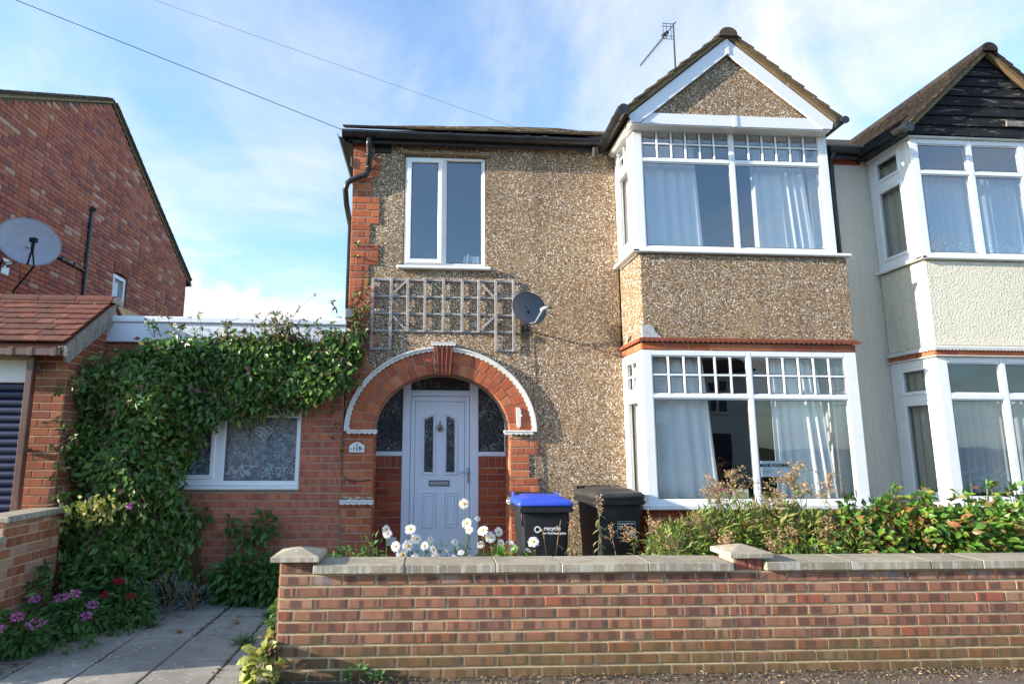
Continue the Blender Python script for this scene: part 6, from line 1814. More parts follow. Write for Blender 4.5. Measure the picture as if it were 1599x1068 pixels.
# ---- creeper over the extension
crp = thing('climbing_creeper', (-2.7, -.3, 0), 'dense dark green climbing creeper spilling over the brick extension and its window', 'creeper')
ivy = [(-3.60, 2.05), (-3.56, 2.36), (-3.42, 2.52), (-3.15, 2.60), (-2.9, 2.72), (-2.65, 2.70), (-2.30, 2.78), (-1.95, 2.76), (-1.62, 2.80), (-1.25, 2.74), (-1.0, 2.84), (-.84, 2.80), (-.82, 2.55), (-.90, 2.32), (-1.12, 2.20), (-1.36, 2.08), (-1.62, 2.02), (-1.85, 2.05), (-2.05, 1.98), (-2.24, 1.96), (-2.44, 1.80), (-2.54, 1.60), (-2.64, 1.42), (-2.66, 1.12), (-2.58, .95), (-2.46, .75), (-2.50, .50), (-2.44, .30), (-2.60, .08), (-3.0, .05), (-3.45, .12), (-3.62, .35), (-3.70, .70), (-3.66, 1.2), (-3.74, 1.6)]
def thick(x, z):
    t = .19 + .42 / (1 + np.exp((x + 2.62) * 9))
    t = t * (1 - .35 * np.clip((z - 2.3) / .5, 0, 1))
    return t * (.72 + .28 * np.sin(x * 5.1 + z * 3.3) * np.cos(z * 4.7 - x * 2.1)) + .06
n = 3400
cx_, cz_ = RNG.uniform(-3.8, -.8, n * 3), RNG.uniform(0, 2.9, n * 3)
hole = (np.sin(cx_ * 9.3 + cz_ * 5.1) * np.cos(cz_ * 11.7 - cx_ * 4.2) > .62) & (RNG.uniform(0, 1, len(cx_)) < .85)
ok = in_poly(cx_, cz_, ivy) & ~hole; cx_, cz_ = cx_[ok][:n], cz_[ok][:n]
depth = RNG.beta(4.5, 1.3, len(cx_))
cy_ = -thick(cx_, cz_) * depth
PP, TT, NN = [], [], []
for i in range(len(cx_)):
    m = int(RNG.integers(9, 17))
    c = np.array([cx_[i], cy_[i], cz_[i]])
    P = c + RNG.normal(0, 1, (m, 3)) * [.055, .040, .050]
    P[:, 1] = np.minimum(P[:, 1], -.02)
    od = np.array([RNG.normal(0, .45), -1, RNG.normal(.35, .3)])
    T = rn(m, .55) + np.array([RNG.normal(0, .4), -.45, -.75])
    PP.append(P); TT.append(T); NN.append(rn(m, .40) + od)
PP, TT, NN = map(np.concatenate, (PP, TT, NN))
Ls = .040 + .075 * RNG.beta(1.6, 2.4, len(PP))
foliage('foliage', PP, TT, NN, Ls, Ls * RNG.uniform(.42, .58, len(PP)), M['leaf_creeper'], crp)
# outermost leaves, one object each
sel = RNG.permutation(len(PP))
outer = [i for i in sel if PP[i][1] < -thick(PP[i][0], PP[i][2]) * .86][:290]
leaf_parts(PP[outer] + np.array([0, -.02, .0]), TT[outer], NN[outer], .078, .040, M['leaf_creeper'], crp)
# stems, tendrils and their sparse reddish leaves
mb = MB(); tp, tt_, tn_ = [], [], []
rr = random.Random(77)
for k in range(14):
    x = rr.uniform(-3.3, -2.85); mb.tube(curve((x, -.15, 0), (x + rr.uniform(-.4, .1), -.1, rr.uniform(1.6, 2.6)), (rr.uniform(-.2, .2), -.1, 0)), [.012 - .0012 * i for i in range(7)], 5)
def tendril(p, q, bend, nl, spread=.05):
    pts = curve(p, q, bend, 8); mb.tube(pts, [.0035 - .0003 * i for i in range(9)], 4)
    for j in range(nl):
        t = rr.uniform(.15, 1.0) * 8; i = min(int(t), 7); c = pts[i].lerp(pts[i + 1], t - i)
        for _ in range(rr.choice((2, 3, 5))):
            tp.append(c[:]); tt_.append((rr.gauss(0, .8), rr.gauss(-.3, .5), rr.gauss(-.1, .7))); tn_.append((rr.gauss(0, .5), -1, rr.gauss(.4, .4)))
for k in range(74):
    x = rr.uniform(-3.1, -.85); z = 2.70 + rr.uniform(-.08, .08)
    if rr.random() < .45: x = rr.choice((-2.75, -2.3, -1.7, -1.62, -1.55, -1.2)) + rr.gauss(0, .06)
    h = rr.uniform(.08, .40)
    tendril((x, -.14, z), (x + rr.gauss(0, .12), -.15 + rr.uniform(-.1, .02), z + h), (rr.gauss(0, .05), -.05, rr.uniform(0, .06)), rr.randint(2, 5))
for k in range(16):      # long shoots up the quoin
    x = rr.uniform(-.99, -.72); z = rr.uniform(2.5, 3.1)
    tendril((x, -.04, z), (x + rr.gauss(0, .06), -.05, z + rr.uniform(.2, .55)), (rr.gauss(0, .05), -.03, 0), rr.randint(6, 12))
tendril((-1.62, -.1, 2.85), (-1.25, -.1, 3.34), (-.05, 0, .05), 3); tendril((-.98, -.04, 3.0), (-1.12, -.05, 3.28), (-.03, 0, 0), 6); tendril((-.90, -.03, 3.3), (-.86, -.03, 4.05), (.01, 0, 0), 6)
for k in range(26):      # shoots off the garage side and out of the face
    z = rr.uniform(.5, 2.3); x = rr.uniform(-3.6, -3.4)
    tendril((x, -.62, z), (x + rr.uniform(-.28, .05), -.76, z + rr.uniform(-.12, .12)), (0, -.02, .05), rr.randint(2, 5))
for k in range(40):
    x = rr.uniform(-3.4, -1.0); z = rr.uniform(.3, 2.6)
    if not in_poly(np.array([x]), np.array([z]), ivy)[0]: continue
    y = -float(thick(np.array([x]), np.array([z]))[0])
    tendril((x, y + .02, z), (x + rr.gauss(0, .15), y - rr.uniform(.02, .10), z - rr.uniform(.05, .30)), (0, -.03, .03), rr.randint(2, 5))
for k in range(20):      # hanging over the window
    x = rr.uniform(-2.2, -1.42); z = 2.08; tendril((x, -.16, z), (x + rr.gauss(0, .06), -.13, z - rr.uniform(.08, .30)), (rr.gauss(0, .03), -.03, 0), rr.randint(3, 7))
for k in range(5): 
    x = -1.06 + rr.gauss(0, .04); z = 2.15 - k * .12; tendril((x, -.03, z), (x + rr.gauss(0, .06), -.03, z - .12), (.02, -.02, 0), 2)
mb.build('stem', M['stem_b'], crp)
tp, tt_, tn_ = map(np.array, (tp, tt_, tn_))
Lq = RNG.uniform(.028, .060, len(tp))
foliage('young_foliage', tp, tt_, tn_, Lq, Lq * .45, M['leaf_tip'], crp)
m = 150
P = np.array([-3.17, -.80, 1.02]) + RNG.normal(0, 1, (m, 3)) * [.14, .04, .07]
foliage('golden_foliage', P, rn(m, .6) + [0, -.4, -.6], rn(m, .4) + [0, -1, .4], .07, .038, M['leaf_gold'], crp)
mb = MB(); P = np.repeat([[-2.83, -.80, 1.03]], 6, 0); a = np.linspace(0, 6.28, 7)[:6]
foliage('flower', P, np.stack([np.cos(a), -.3 + 0 * a, np.sin(a)], 1), np.repeat([[0, -1, .2]], 6, 0), .04, .03, M['pinkfl'], crp, stuff=False)

# ---- generic leafy clumps
def leafy_clump(name, label, cat, blobs, nleaf, L_, W, mat, group=None, stems=6, stem_h=None, nparts=0, seed=0, droop=.25, stemmat='stem_g', tdir=(0, -.35, -.15), ndir=(0, -.6, .8), shell=.55):
    base = blobs[0][0]
    t = thing(name, (base[0], base[1], 0.0), label, cat, group)
    PP = []; TT = []
    tot = sum(b[1][0] * b[1][2] for b in blobs)
    for (c, r_, ) in blobs:
        k = max(6, int(nleaf * r_[0] * r_[2] / tot))
        d = nrm(rn(k)); rad = RNG.uniform(shell ** 3, 1, (k, 1)) ** (1 / 3)
        PP.append(np.array(c) + d * rad * np.array(r_)); TT.append(d * .7)
    PP = np.concatenate(PP); TT = np.concatenate(TT) + np.array(tdir) + rn(len(PP), .35)
    keep = PP[:, 2] > .02; PP, TT = PP[keep], TT[keep]
    NN = rn(len(PP), .45) + np.array(ndir)
    Ls = RNG.uniform(.7, 1.25, len(PP)) * L_
    foliage('foliage', PP, TT, NN, Ls, Ls * (W / L_), mat, t, droop=droop)
    if nparts:
        front = np.argsort(PP[:, 1] + RNG.uniform(0, .25, len(PP)))[:nparts]
        leaf_parts(PP[front] + [0, -.012, .012], TT[front], NN[front], L_ * 1.12, W * 1.12, mat, t)
    mb = MB(); r2 = random.Random(seed)
    for (c, r_) in blobs:
        for k in range(stems):
            mb.tube(curve((c[0] + r2.gauss(0, .04), c[1] + r2.gauss(0, .04), 0.0), (c[0] + r2.uniform(-.8, .8) * r_[0], c[1] + r2.uniform(-.5, .5) * r_[1], c[2] + r2.uniform(.2, .9) * r_[2]), (r2.gauss(0, .03), 0, 0)), .004, 4)
    mb.build('stem', M[stemmat], t)
    return t
SH = 'leafy shrubs behind the front wall'
leafy_clump('leafy_shrub', 'green and rust leaved shrub against the right of the bay', 'shrub', [((3.75, -1.45, .84), (.30, .26, .22)), ((3.55, -1.30, .74), (.24, .25, .26)), ((3.86, -1.4, 1.06), (.06, .06, .13)), ((4.02, -1.5, .98), (.07, .06, .12)), ((3.90, -1.55, .68), (.28, .25, .28))], 1900, .066, .036, M['leaf_shrub'], SH, 5, nparts=70, seed=1)
leafy_clump('leafy_shrub', 'bright green shrub with orange leaves below the cream house half', 'shrub', [((4.35, -1.50, .84), (.36, .28, .28)), ((4.15, -1.45, .90), (.24, .25, .24)), ((4.30, -1.4, 1.14), (.06, .06, .12)), ((4.58, -1.4, 1.12), (.07, .06, .14)), ((4.60, -1.55, .74), (.30, .28, .34))], 2500, .072, .041, M['leaf_shrub'], SH, 5, nparts=90, seed=2)
leafy_clump('leafy_shrub', 'fresh green shrub at the right end of the front wall', 'shrub', [((5.15, -1.50, .82), (.40, .28, .31)), ((5.55, -1.50, .84), (.36, .28, .30)), ((4.95, -1.4, 1.10), (.06, .06, .15)), ((5.22, -1.4, 1.16), (.06, .06, .13)), ((5.48, -1.4, 1.14), (.07, .06, .14)), ((4.90, -1.55, .72), (.34, .3, .34)), ((6.0, -1.5, .8), (.4, .3, .3))], 3200, .074, .043, M['leaf_shrub'], SH, 5, nparts=110, seed=3)
t = bpy.data.objects.get('leafy_shrub')
for nm2, blobs2, k2 in (('leafy_shrub', [((3.72, -1.55, .90), (.32, .18, .12)), ((3.95, -1.62, .72), (.2, .15, .16))], 190), ('leafy_shrub.001', [((4.20, -1.58, .98), (.26, .2, .13)), ((4.45, -1.72, .72), (.22, .12, .15))], 170), ('leafy_shrub.002', [((5.0, -1.70, .70), (.26, .12, .12))], 60)):
    P2 = np.concatenate([np.array(c) + RNG.normal(0, .5, (k2 // len(blobs2), 3)) * np.array(r_) for c, r_ in blobs2])
    foliage('rust_foliage', P2, rn(len(P2), .7) + [0, -.4, -.4], rn(len(P2), .5) + [0, -.6, .7], .058, .030, M['leaf_rust'], bpy.data.objects[nm2])
mb = MB()
for (p, q) in (((3.62, -1.0, .7), (3.78, -.95, 1.34)), ((3.9, -1.3, .9), (4.02, -1.3, 1.22)), ((4.5, -1.4, .9), (4.55, -1.4, 1.24)), ((5.0, -1.4, 1.0), (5.06, -1.4, 1.30))): mb.tube(curve(p, q, (.03, 0, 0)), .004, 5)
mb.build('shoot', M['stem_g'], t)
# ---- feathery seed-headed weeds in front of the bay
GR = 'seeding weeds in front of the bay'
gspec = [(1.98, -1.35, .98, 2, 'thin seeding weed at the left corner of the bay base'), (2.20, -1.55, 1.02, 3, 'short green seeding weed left of the pier cap'), (2.42, -1.45, 1.10, 3, 'seeding weed with a small brown head just left of the bay mullion'),
         (2.66, -1.40, 1.47, 5, 'tall weed with a broad pinkish brown plume, left of the window notice'), (3.02, -1.55, 1.30, 4, 'mid height seeding weed below the window notice'), (3.36, -1.45, 1.56, 6, 'tallest seeding weed, its big brown plume across the right curtain'),
         (3.12, -1.75, 1.02, 4, 'low bushy seeding weed right behind the pier cap'), (3.52, -1.60, 1.08, 4, 'drooping brown plumed weed beside the rust leaved shrub'), (2.55, -1.75, .96, 4, 'low yellow green weed behind the pier cap'), (3.70, -1.80, .96, 3, 'greyish seed headed weed low over the right coping')]
for gi, (gx, gy, gh, ns, lab_) in enumerate(gspec):
    t = thing('seeding_weed', (gx, gy, .10), lab_, 'weed', GR)
    r2 = random.Random(300 + gi); mb = MB(); LP, LT, LN = [], [], []; SP, ST, SN = [], [], []
    for s in range(ns + 2):
        h = gh * (1.0 if s == 0 else r2.uniform(.72, .99)); bx, by = gx + r2.gauss(0, .05), gy + r2.gauss(0, .05)
        ex = bx + r2.gauss(0, .10); pts = curve((bx, by, .08), (ex, by + r2.gauss(0, .06), h * .93), (r2.gauss(0, .03), 0, 0), 10)
        mb.tube(pts, [.0042 - .00025 * i for i in range(11)], 5)
        nl = int(70 * h)
        for j in range(nl):
            q = r2.uniform(.12, .92) * 10; i = min(int(q), 9); c = pts[i].lerp(pts[i + 1], q - i); a = r2.uniform(0, 6.28)
            LP.append(c[:]); LT.append((math.cos(a), math.sin(a), r2.uniform(-.5, .5))); LN.append((r2.gauss(0, .3), r2.gauss(-.3, .3), 1))
        if s < ns:
            side = r2.choice((-1, 1))
            nb_ = 13 if h > 1.25 else 8
            for b in range(nb_):
                p0 = pts[8].lerp(pts[10], b / nb_); ln = (.22 if h > 1.25 else .12) * (1 - .6 * b / nb_) * r2.uniform(.7, 1.2); a = r2.uniform(0, 6.28)
                dx, dy = (math.cos(a) + side * .5) * ln, math.sin(a) * ln * .7
                br = curve(p0, p0 + Vector((dx, dy, ln * r2.uniform(.25, .7))), (0, 0, ln * .30), 7); mb.tube(br, .0016, 4)
                for j in range(26 if h > 1.25 else 20):
                    q = r2.uniform(.1, 1) * 7; i = min(int(q), 6); c = br[i].lerp(br[i + 1], q - i)
                    SP.append((c.x + r2.gauss(0, .011), c.y + r2.gauss(0, .011), c.z + r2.gauss(0, .010))); ST.append((r2.gauss(0, 1), r2.gauss(0, 1), r2.gauss(.5, .8))); SN.append((r2.gauss(0, 1), r2.gauss(-.4, 1), r2.gauss(.3, 1)))
    mb.build('stem', M['stem_g'], t)
    LP, LT, LN = map(np.array, (LP, LT, LN)); foliage('foliage', LP, LT, LN, RNG.uniform(.05, .085, len(LP)), RNG.uniform(.010, .017, len(LP)), M['leaf_weed'], t)
    SP, ST, SN = map(np.array, (SP, ST, SN)); foliage('seed_head', SP, ST, SN, RNG.uniform(.016, .030, len(SP)), RNG.uniform(.007, .013, len(SP)), M['plume'], t)
leafy_clump('leafy_weed', 'low tangle of green weed under the bay sill', 'weed', [((2.35, -1.25, .55), (.40, .3, .32)), ((2.95, -1.3, .55), (.40, .3, .34))], 1300, .055, .022, M['leaf_weed'], GR, 8, seed=6)
leafy_clump('leafy_weed', 'broad leaved green weed behind the pier cap', 'weed', [((2.62, -1.55, .66), (.30, .2, .22)), ((3.2, -1.8, .66), (.35, .15, .20))], 700, .058, .030, M['leaf_shrub'], GR, 6, seed=7)
leafy_clump('leafy_weed', 'thick yellow green weed growth below the bay window, left of the pier cap', 'weed', [((2.20, -1.50, .66), (.26, .22, .30)), ((2.50, -1.42, .76), (.28, .22, .30)), ((2.80, -1.40, .84), (.24, .2, .30))], 2300, .075, .017, M['leaf_weed'], GR, 8, seed=31, tdir=(0, -.2, .35), shell=.3)
leafy_clump('leafy_weed', 'thick yellow green weed growth below the right half of the bay window', 'weed', [((3.08, -1.45, .84), (.26, .2, .34)), ((3.35, -1.50, .78), (.26, .2, .30)), ((3.60, -1.62, .66), (.22, .2, .24))], 2300, .075, .018, M['leaf_weed'], GR, 8, seed=32, tdir=(0, -.2, .35), shell=.3)
# ---- withered stalks by the bins
ST_ = 'withered stalks behind the coping'
def stalk(x, y, h, nl, lab_, lean=0.0, mat='leaf_dry', head=True, ll=.075):
    t = thing('withered_stalk', (x, y, .10), lab_, 'weed', ST_)
    r2 = random.Random(int(x * 1000)); mb = MB(); LP, LT, LN = [], [], []
    pts = curve((x, y, .08), (x + lean, y, h), (r2.gauss(0, .02), 0, 0), 10); mb.tube(pts, [.006 - .0003 * i for i in range(11)], 6); mb.build('stem', M['stem_b'] if mat == 'deadleaf' else M['stem_g'], t)
    for j in range(nl):
        q = (.35 + .6 * j / nl) * 10; i = min(int(q), 9); c = pts[i].lerp(pts[i + 1], q - i); a = j * 2.4
        LP.append(c[:]); LT.append((math.cos(a), math.sin(a) * .6 - .2, -.45)); LN.append((math.cos(a) * .6, -.3, .9))
    LP, LT, LN = map(np.array, (LP, LT, LN))
    if len(LP): leaf_parts(LP, LT, LN, ll, ll * .26, M[mat], t)
    if head:
        k = 60; P = np.array(pts[-1]) + RNG.normal(0, 1, (k, 3)) * [.014, .014, .040]
        foliage('seed_head', P, rn(k, 1) + [0, 0, .6], rn(k, 1), .024, .011, M['plume'], t)
stalk(1.405, -1.80, 1.135, 22, 'yellowing stalk with curled leaves in front of the black lidded bin', .02)
stalk(1.205, -1.80, .975, 12, 'yellow leaved stalk standing between the two bins', -.01)
stalk(1.60, -1.75, .90, 0, 'thin dark dead stalk before the black bin label', -.07, 'deadleaf')
stalk(1.88, -1.75, 1.0, 24, 'tangled yellow stalk at the right edge of the black bin', -.03, ll=.05)
stalk(.955, -1.85, 1.02, 4, 'bare brown stalk leaning right before the blue bin', .13, 'deadleaf', False)
stalk(.93, -1.88, .96, 3, 'short bare brown stalk before the blue bin', .0, 'deadleaf', False)
stalk(1.28, -1.85, .86, 6, 'short pale stalk low over the coping by the black bin', -.05, ll=.06, head=False)
# ---- ox-eye daisies
DG = 'white daisies behind the front wall'
def petals_mesh(seed, n=21):
    r2 = random.Random(seed); V, F = [], []
    for k in range(n):
        a = 2 * math.pi * k / n + r2.gauss(0, .05); l = r2.uniform(.86, 1.06); w = r2.uniform(.085, .115); dr = r2.uniform(-.05, .22)
        ca, sa = math.cos(a), math.sin(a); b = len(V)
        for (rr_, ww, zz) in ((.20, .05, .0), (.60, w, .05 - dr * .2), (.90, w * .9, .03 - dr * .7), (l, w * .35, -dr)):
            V += [(ca * rr_ - sa * ww, sa * rr_ + ca * ww, zz + .01 * (k % 2)), (ca * rr_ + sa * ww, sa * rr_ - ca * ww, zz + .01 * (k % 2))]
        for j in range(3): F.append((b + 2 * j, b + 2 * j + 1, b + 2 * j + 3, b + 2 * j + 2))
    me = bpy.data.meshes.new('flower'); me.from_pydata(V, [], F); me.materials.append(M['petal']); me.validate(); return me
PM = [petals_mesh(i) for i in range(6)]
mbd = MB(); mbd.loft([[(r_ * math.cos(2 * math.pi * k / 14), r_ * math.sin(2 * math.pi * k / 14), z) for k in range(14)] for r_, z in ((.27, -.02), (.27, .05), (.22, .11), (.12, .14), (.02, .145))])
dme = mbd.build('flower_centre', M['disc']).data; bpy.data.objects.remove(bpy.data.objects['flower_centre'])
dplants = [('daisy_plant', 'small pair of white daisies at the left pier, beside the white meter box', [(-.317, .968, 0), (-.306, .934, 0), (-.28, .735, 1)]),
           ('daisy_plant', 'thick clump of white daisies in front of the door\'s left side', [(-.128, .968, 0), (-.082, .895, 0), (-.145, .842, 0), (-.24, .838, 0), (-.190, .776, 0), (-.085, .755, 2), (-.016, .842, 0), (.054, .812, 0), (-.005, .740, 0), (.075, .742, 0), (.03, .89, 1)]),
           ('daisy_plant', 'tallest white daisy stem in front of the door, with two lower blooms', [(.293, 1.160, 0), (.314, 1.010, 0), (.334, .960, 0), (.22, .87, 1), (.16, .80, 1), (.27, .79, 1), (.33, .76, 1), (.21, .745, 0)]),
           ('daisy_plant', 'white daisies before the right brick panel of the porch', [(.441, .956, 0), (.501, .905, 0), (.567, .945, 0), (.425, .849, 0), (.587, .860, 0), (.650, .838, 0), (.40, 1.045, 1)]),
           ('daisy_plant', 'pair of white daisies leaning in front of the blue lidded bin', [(.841, .868, 0), (.800, .805, 1)])]
for pi, (nm_, lab_, fl) in enumerate(dplants):
    cx0 = sum(f[0] for f in fl) / len(fl)
    t = thing(nm_, (cx0, -1.93, .10), lab_, 'daisy', DG); r2 = random.Random(500 + pi); mb = MB(); LP, LT, LN = [], [], []
    for fi, (x, z, st) in enumerate(fl):
        y = -1.95 + r2.uniform(-.02, .10)
        x = x * (6.7 + y) / (6.7 - 1.95); z = 1.62 + (z - 1.62) * (6.7 + y) / (6.7 - 1.95)
        bx = cx0 + (x - cx0) * .45 + r2.gauss(0, .03)
        if pi == 4: bx = x - .16
        pts = curve((bx, y + .03, .1), (x, y + .02, z - .008), (r2.gauss(0, .015), 0, 0), 8); mb.tube(pts, .0030, 5)
        for j in range(12):
            q = r2.uniform(.35, .95) * 8; i = min(int(q), 7); c = pts[i].lerp(pts[i + 1], q - i); a = r2.uniform(0, 6.28)
            LP.append(c[:]); LT.append((math.cos(a), math.sin(a), .35)); LN.append((-math.cos(a) * .3, -.3, 1))
        s = r2.uniform(.034, .050) * (.62 if st == 1 else 1)
        f = bpy.data.objects.new('flower', PM[r2.randrange(6)])
        tilt = {0: R(r2.uniform(48, 80)), 1: R(r2.uniform(15, 100)), 2: R(82)}[st]
        M4 = Matrix.Translation((x, y, z)) @ Matrix.Rotation(r2.gauss(0, .5), 4, 'Z') @ Matrix.Rotation(tilt, 4, 'X') @ Matrix.Rotation(r2.uniform(0, 6), 4, 'Z') @ Matrix.Scale(s, 4)
        COL.objects.link(f); f.parent = t; f.matrix_parent_inverse = wm(t).inverted(); f.matrix_basis = M4
        c_ = bpy.data.objects.new('flower_centre', dme); COL.objects.link(c_); c_.parent = f
    mb.build('stem', M['stem_g'], t)
    LP, LT, LN = map(np.array, (LP, LT, LN)); Lx = RNG.uniform(.03, .06, len(LP)); foliage('foliage', LP, LT, LN, Lx, Lx * .24, M['leaf_lush'], t)
leafy_clump('leafy_weed', 'dark leafy stems among the daisies', 'weed', [((.12, -1.88, .68), (.42, .10, .16)), ((.55, -1.88, .66), (.24, .1, .13))], 520, .05, .013, M['leaf_lush'], None, 10, seed=9)
leafy_clump('leafy_weed', 'green leafy weed behind the coping beside the left pier', 'weed', [((-.62, -1.82, .66), (.20, .15, .15)), ((-.44, -1.75, .72), (.07, .08, .16))], 240, .065, .026, M['leaf_lush'], None, 6, seed=10)
leafy_clump('leafy_weed', 'small bright mallow leaves behind the coping near the blue bin', 'weed', [((.60, -1.90, .74), (.08, .08, .09)), ((.76, -1.90, .71), (.09, .07, .05))], 60, .055, .05, M['leaf_shrub'], None, 4, nparts=24, seed=11)
# ---- plants along the driveway
leafy_clump('leafy_weed', 'lush green weed against the brick extension beside the wall pier', 'weed', [((-1.85, -.22, .24), (.36, .20, .26)), ((-1.55, -.25, .22), (.26, .2, .24)), ((-2.05, -.2, .18), (.2, .15, .2))], 1400, .085, .036, M['leaf_lush'], None, 6, nparts=70, seed=12)
leafy_clump('leafy_weed', 'tall climbing shoots against the brick extension', 'weed', [((-1.92, -.10, .66), (.10, .06, .12)), ((-1.75, -.10, .76), (.13, .06, .17)), ((-2.10, -.07, .78), (.05, .04, .10)), ((-2.42, -.07, .84), (.07, .05, .10))], 170, .080, .042, M['leaf_lush'], None, 5, nparts=40, seed=13)
VG = 'valerian plants in the bed by the driveway'
def valerian(x, y, r_, h, heads, mat, lab_, seed):
    t = leafy_clump('valerian_plant', lab_, 'plant', [((x, y, h * .42), (r_, r_ * .9, h * .42)), ((x + r_ * .5, y - r_ * .2, h * .3), (r_ * .7, r_ * .7, h * .3))], int(3400 * r_), .075, .026, M['leaf_lush'], VG, 7, nparts=22, seed=seed)
    r2 = random.Random(seed)
    for (hx, hy, hz, s) in heads:
        k = 70; d = nrm(rn(k)); P = np.array([hx, hy, hz]) + d * np.array([s, s, s * .55]) * RNG.uniform(.5, 1, (k, 1))
        o = foliage('flower_head', P, d + [0, 0, .3] + rn(k, .3), rn(k, 1) + [0, -.5, 1], .020, .015, mat, t, stuff=False)
valerian(-3.30, -1.60, .28, .34, [(-3.09, -1.82, .32, .045), (-3.12, -2.0, .28, .05), (-3.22, -1.42, .35, .04), (-2.98, -1.78, .26, .06)], M['pinkfl'], 'pink flowering valerian at the left edge of the driveway', 61)
valerian(-3.05, -1.15, .26, .34, [(-3.02, -1.42, .36, .045), (-2.98, -1.30, .36, .05), (-2.82, -1.30, .27, .04), (-2.78, -1.45, .22, .04)], M['pinkfl'], 'pink flowering valerian in the middle of the side bed', 62)
valerian(-2.78, -.85, .24, .34, [(-2.86, -.85, .36, .035), (-2.78, -.95, .38, .03), (-2.88, -1.0, .28, .04), (-2.66, -.98, .26, .03)], M['redfl'], 'red flowering valerian below the creeper', 63)
leafy_clump('leafy_weed', 'low broad green foliage under the creeper by the low wall', 'weed', [((-3.30, -.95, .30), (.22, .25, .28)), ((-2.95, -.70, .30), (.28, .2, .28)), ((-3.40, -2.1, .12), (.2, .25, .14))], 900, .09, .036, M['leaf_lush'], None, 5, nparts=40, seed=14)
leafy_clump('silver_bush', 'silver grey twiggy lavender bush at the corner of the driveway', 'bush', [((-2.52, -.55, .16), (.20, .20, .18)), ((-2.30, -.45, .12), (.16, .15, .13)), ((-2.70, -.7, .16), (.16, .16, .18))], 900, .045, .007, M['leaf_silver'], None, 10, seed=15, tdir=(0, -.1, .6), stemmat='stem_b')
leafy_clump('leafy_weed', 'creeping edging leaves spilling onto the driveway slabs', 'weed', [((-2.25, -.15, .05), (.18, .10, .06)), ((-2.85, -1.55, .06), (.22, .16, .08)), ((-2.62, -1.15, .05), (.14, .12, .07))], 420, .055, .022, M['leaf_lush'], None, 3, seed=16)
leafy_clump('lime_plant', 'pale lime green leafy plant at the foot of the wall pier', 'plant', [((-1.12, -2.26, .11), (.09, .17, .13)), ((-1.09, -2.10, .18), (.05, .13, .10))], 130, .075, .062, M['leaf_lime'], None, 5, nparts=60, seed=17)
leafy_clump('leafy_weed', 'ferny green weed climbing the end of the wall pier', 'weed', [((-1.10, -1.98, .34), (.06, .12, .10)), ((-1.10, -1.80, .44), (.05, .10, .10))], 110, .05, .04, M['leaf_lush'], None, 5, nparts=20, seed=18)
leafy_clump('dead_weed', 'dead brown weed between driveway and wall pier', 'weed', [((-1.17, -1.90, .14), (.06, .16, .12)), ((-1.20, -2.05, .06), (.08, .14, .06))], 130, .045, .022, M['deadleaf'], None, 4, seed=19, stemmat='stem_b')
leafy_clump('leafy_weed', 'small dark weed sprouting at the foot of the front wall', 'weed', [((-.46, -2.30, .03), (.10, .05, .07)), ((-.28, -2.30, .02), (.06, .04, .04))], 80, .045, .022, M['leaf_lush'], None, 4, seed=20)
# moss and small weeds in the slab joints
JP = []
for (xa, ya, xb, yb, k) in ((-1.975, -.4, -1.975, -1.3, 90), (-2.465, -.3, -2.465, -.9, 50), (-1.49, -.5, -1.49, -2.2, 110), (-2.4, -.70, -1.6, -.70, 60), (-2.95, -1.2, -2.95, -2.3, 60), (-2.6, -.13, -1.1, -.13, 120)):
    f = RNG.uniform(0, 1, (k, 1)) ** 1.3; JP.append(np.array([[xa, ya, .0]]) + f * np.array([[xb - xa, yb - ya, 0]]) + RNG.normal(0, .010, (k, 3)) * [1, 1, .1])
JP = np.concatenate(JP)
o = bpy.data.objects.new('joint_moss', np_mesh('joint_moss', *leaf_geo(JP, rn(len(JP), 1) + [0, 0, .5], rn(len(JP), .4) + [0, 0, 1], RNG.uniform(.012, .032, len(JP)), .012), leafmat('joint_moss_green', [(.10, .16, .04), (.07, .10, .03), (.14, .12, .05)], .7))); COL.objects.link(o)
tag(o, 'moss and tiny weeds growing in the joints of the driveway slabs', 'moss', kind='stuff')
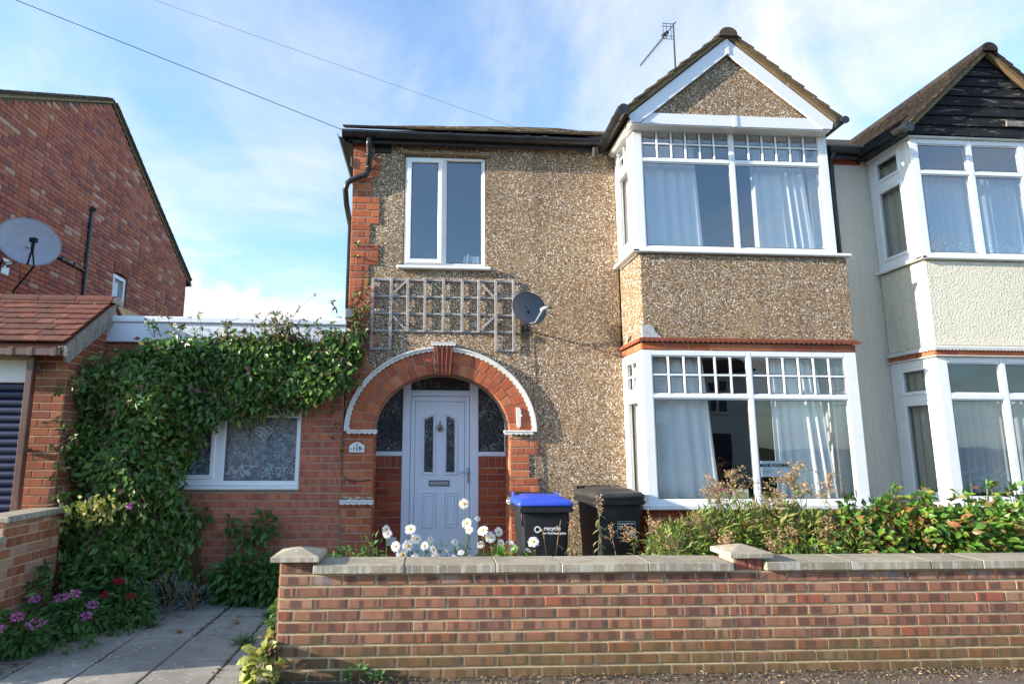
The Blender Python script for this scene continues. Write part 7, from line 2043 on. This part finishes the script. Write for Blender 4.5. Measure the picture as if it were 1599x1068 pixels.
# grass tufts, dead leaves, litter
for k, (x, y, s, lab_) in enumerate(((-1.48, -1.50, .10, 'grass tuft in the joint halfway along the driveway'), (-2.47, -1.02, .09, 'grass tuft at the left of the driveway beside the bed'), (-1.95, -.12, .12, 'wide grass tuft at the back of the driveway by the wall'), (-1.66, -.18, .11, 'grass tuft at the back right of the driveway'), (-1.47, -.72, .07, 'small grass tuft on the right slab joint'), (-3.08, -2.05, .05, 'tiny grass tuft at the near left slab joint'))):
    m = 70; a = RNG.uniform(0, 6.28, m); P = np.stack([x + RNG.normal(0, s * .5, m), y + RNG.normal(0, s * .25, m), np.full(m, .001)], 1)
    o = bpy.data.objects.new('grass_tuft', np_mesh('grass_tuft', *leaf_geo(P, np.stack([np.cos(a) * .8, np.sin(a) * .8, RNG.uniform(.25, 1, m)], 1), rn(m, .2) + [0, 0, 1], RNG.uniform(.5, 1.2, m) * s * 1.5, .009), M['leaf_lush'])); COL.objects.link(o)
    tag(o, lab_, 'grass tuft', 'grass tufts in the paving')
for k in range(12):
    x, y = [(-2.30, -.42), (-2.12, -.16), (-1.80, -.12), (-1.95, -.30), (-2.62, -1.02), (-2.70, -1.22), (-3.0, -1.88), (-3.12, -2.06), (-2.55, -.90), (-1.70, -.95), (-2.1, -1.2), (-2.05, -.08)][k]
    P = np.array([[x, y, .012]]); a = RNG.uniform(0, 6.28)
    o = bpy.data.objects.new('dead_leaf', np_mesh('dead_leaf', *leaf_geo(np.repeat(P, 2, 0), np.array([[math.cos(a), math.sin(a), .1], [math.cos(a + .6), math.sin(a + .6), .25]]), np.array([[0, 0, 1.], [.3, 0, 1]]), .065, .042, fold=.3, droop=-.15), M['deadleaf'])); COL.objects.link(o)
    tag(o, 'fallen brown leaf on the slabs ' + ('beside the silver bush', 'at the back by the lush weed, left', 'at the back below the wall', 'just in front of the lush weed', 'by the left grass tuft', 'nearest the red flowers', 'by the pink flowers at the left', 'at the near left corner', 'under the creeper edge', 'alone at the right of the driveway', 'alone in the middle of the driveway', 'at the back against the damp course')[k], 'leaf', 'fallen leaves on the driveway')
m = 2600
x = RNG.uniform(-1.3, 7.0, m); y = -2.262 - np.abs(RNG.normal(0, .10, m)); z = np.full(m, -.018) + np.clip(.05 * (1 - (-(y + 2.26)) / .09), 0, .03) * RNG.uniform(0, 1, m)
a = RNG.uniform(0, 6.28, m)
V, F = leaf_geo(np.stack([x, y, z], 1), np.stack([np.cos(a), np.sin(a), RNG.uniform(-.1, .6, m)], 1), rn(m, .5) + [0, 0, 1], RNG.uniform(.01, .035, m), RNG.uniform(.006, .018, m), fold=-.35)
o = bpy.data.objects.new('litter', np_mesh('litter', V, F, leafmat('litter_bits', [(.16, .11, .07), (.24, .18, .12), (.10, .07, .05), (.34, .27, .18), (.13, .12, .05), (.20, .11, .06)], .9, .05, .1))); COL.objects.link(o)
tag(o, 'dry leaf litter and grit along the foot of the front wall', 'litter', kind='stuff')
bpy.context.view_layer.update()
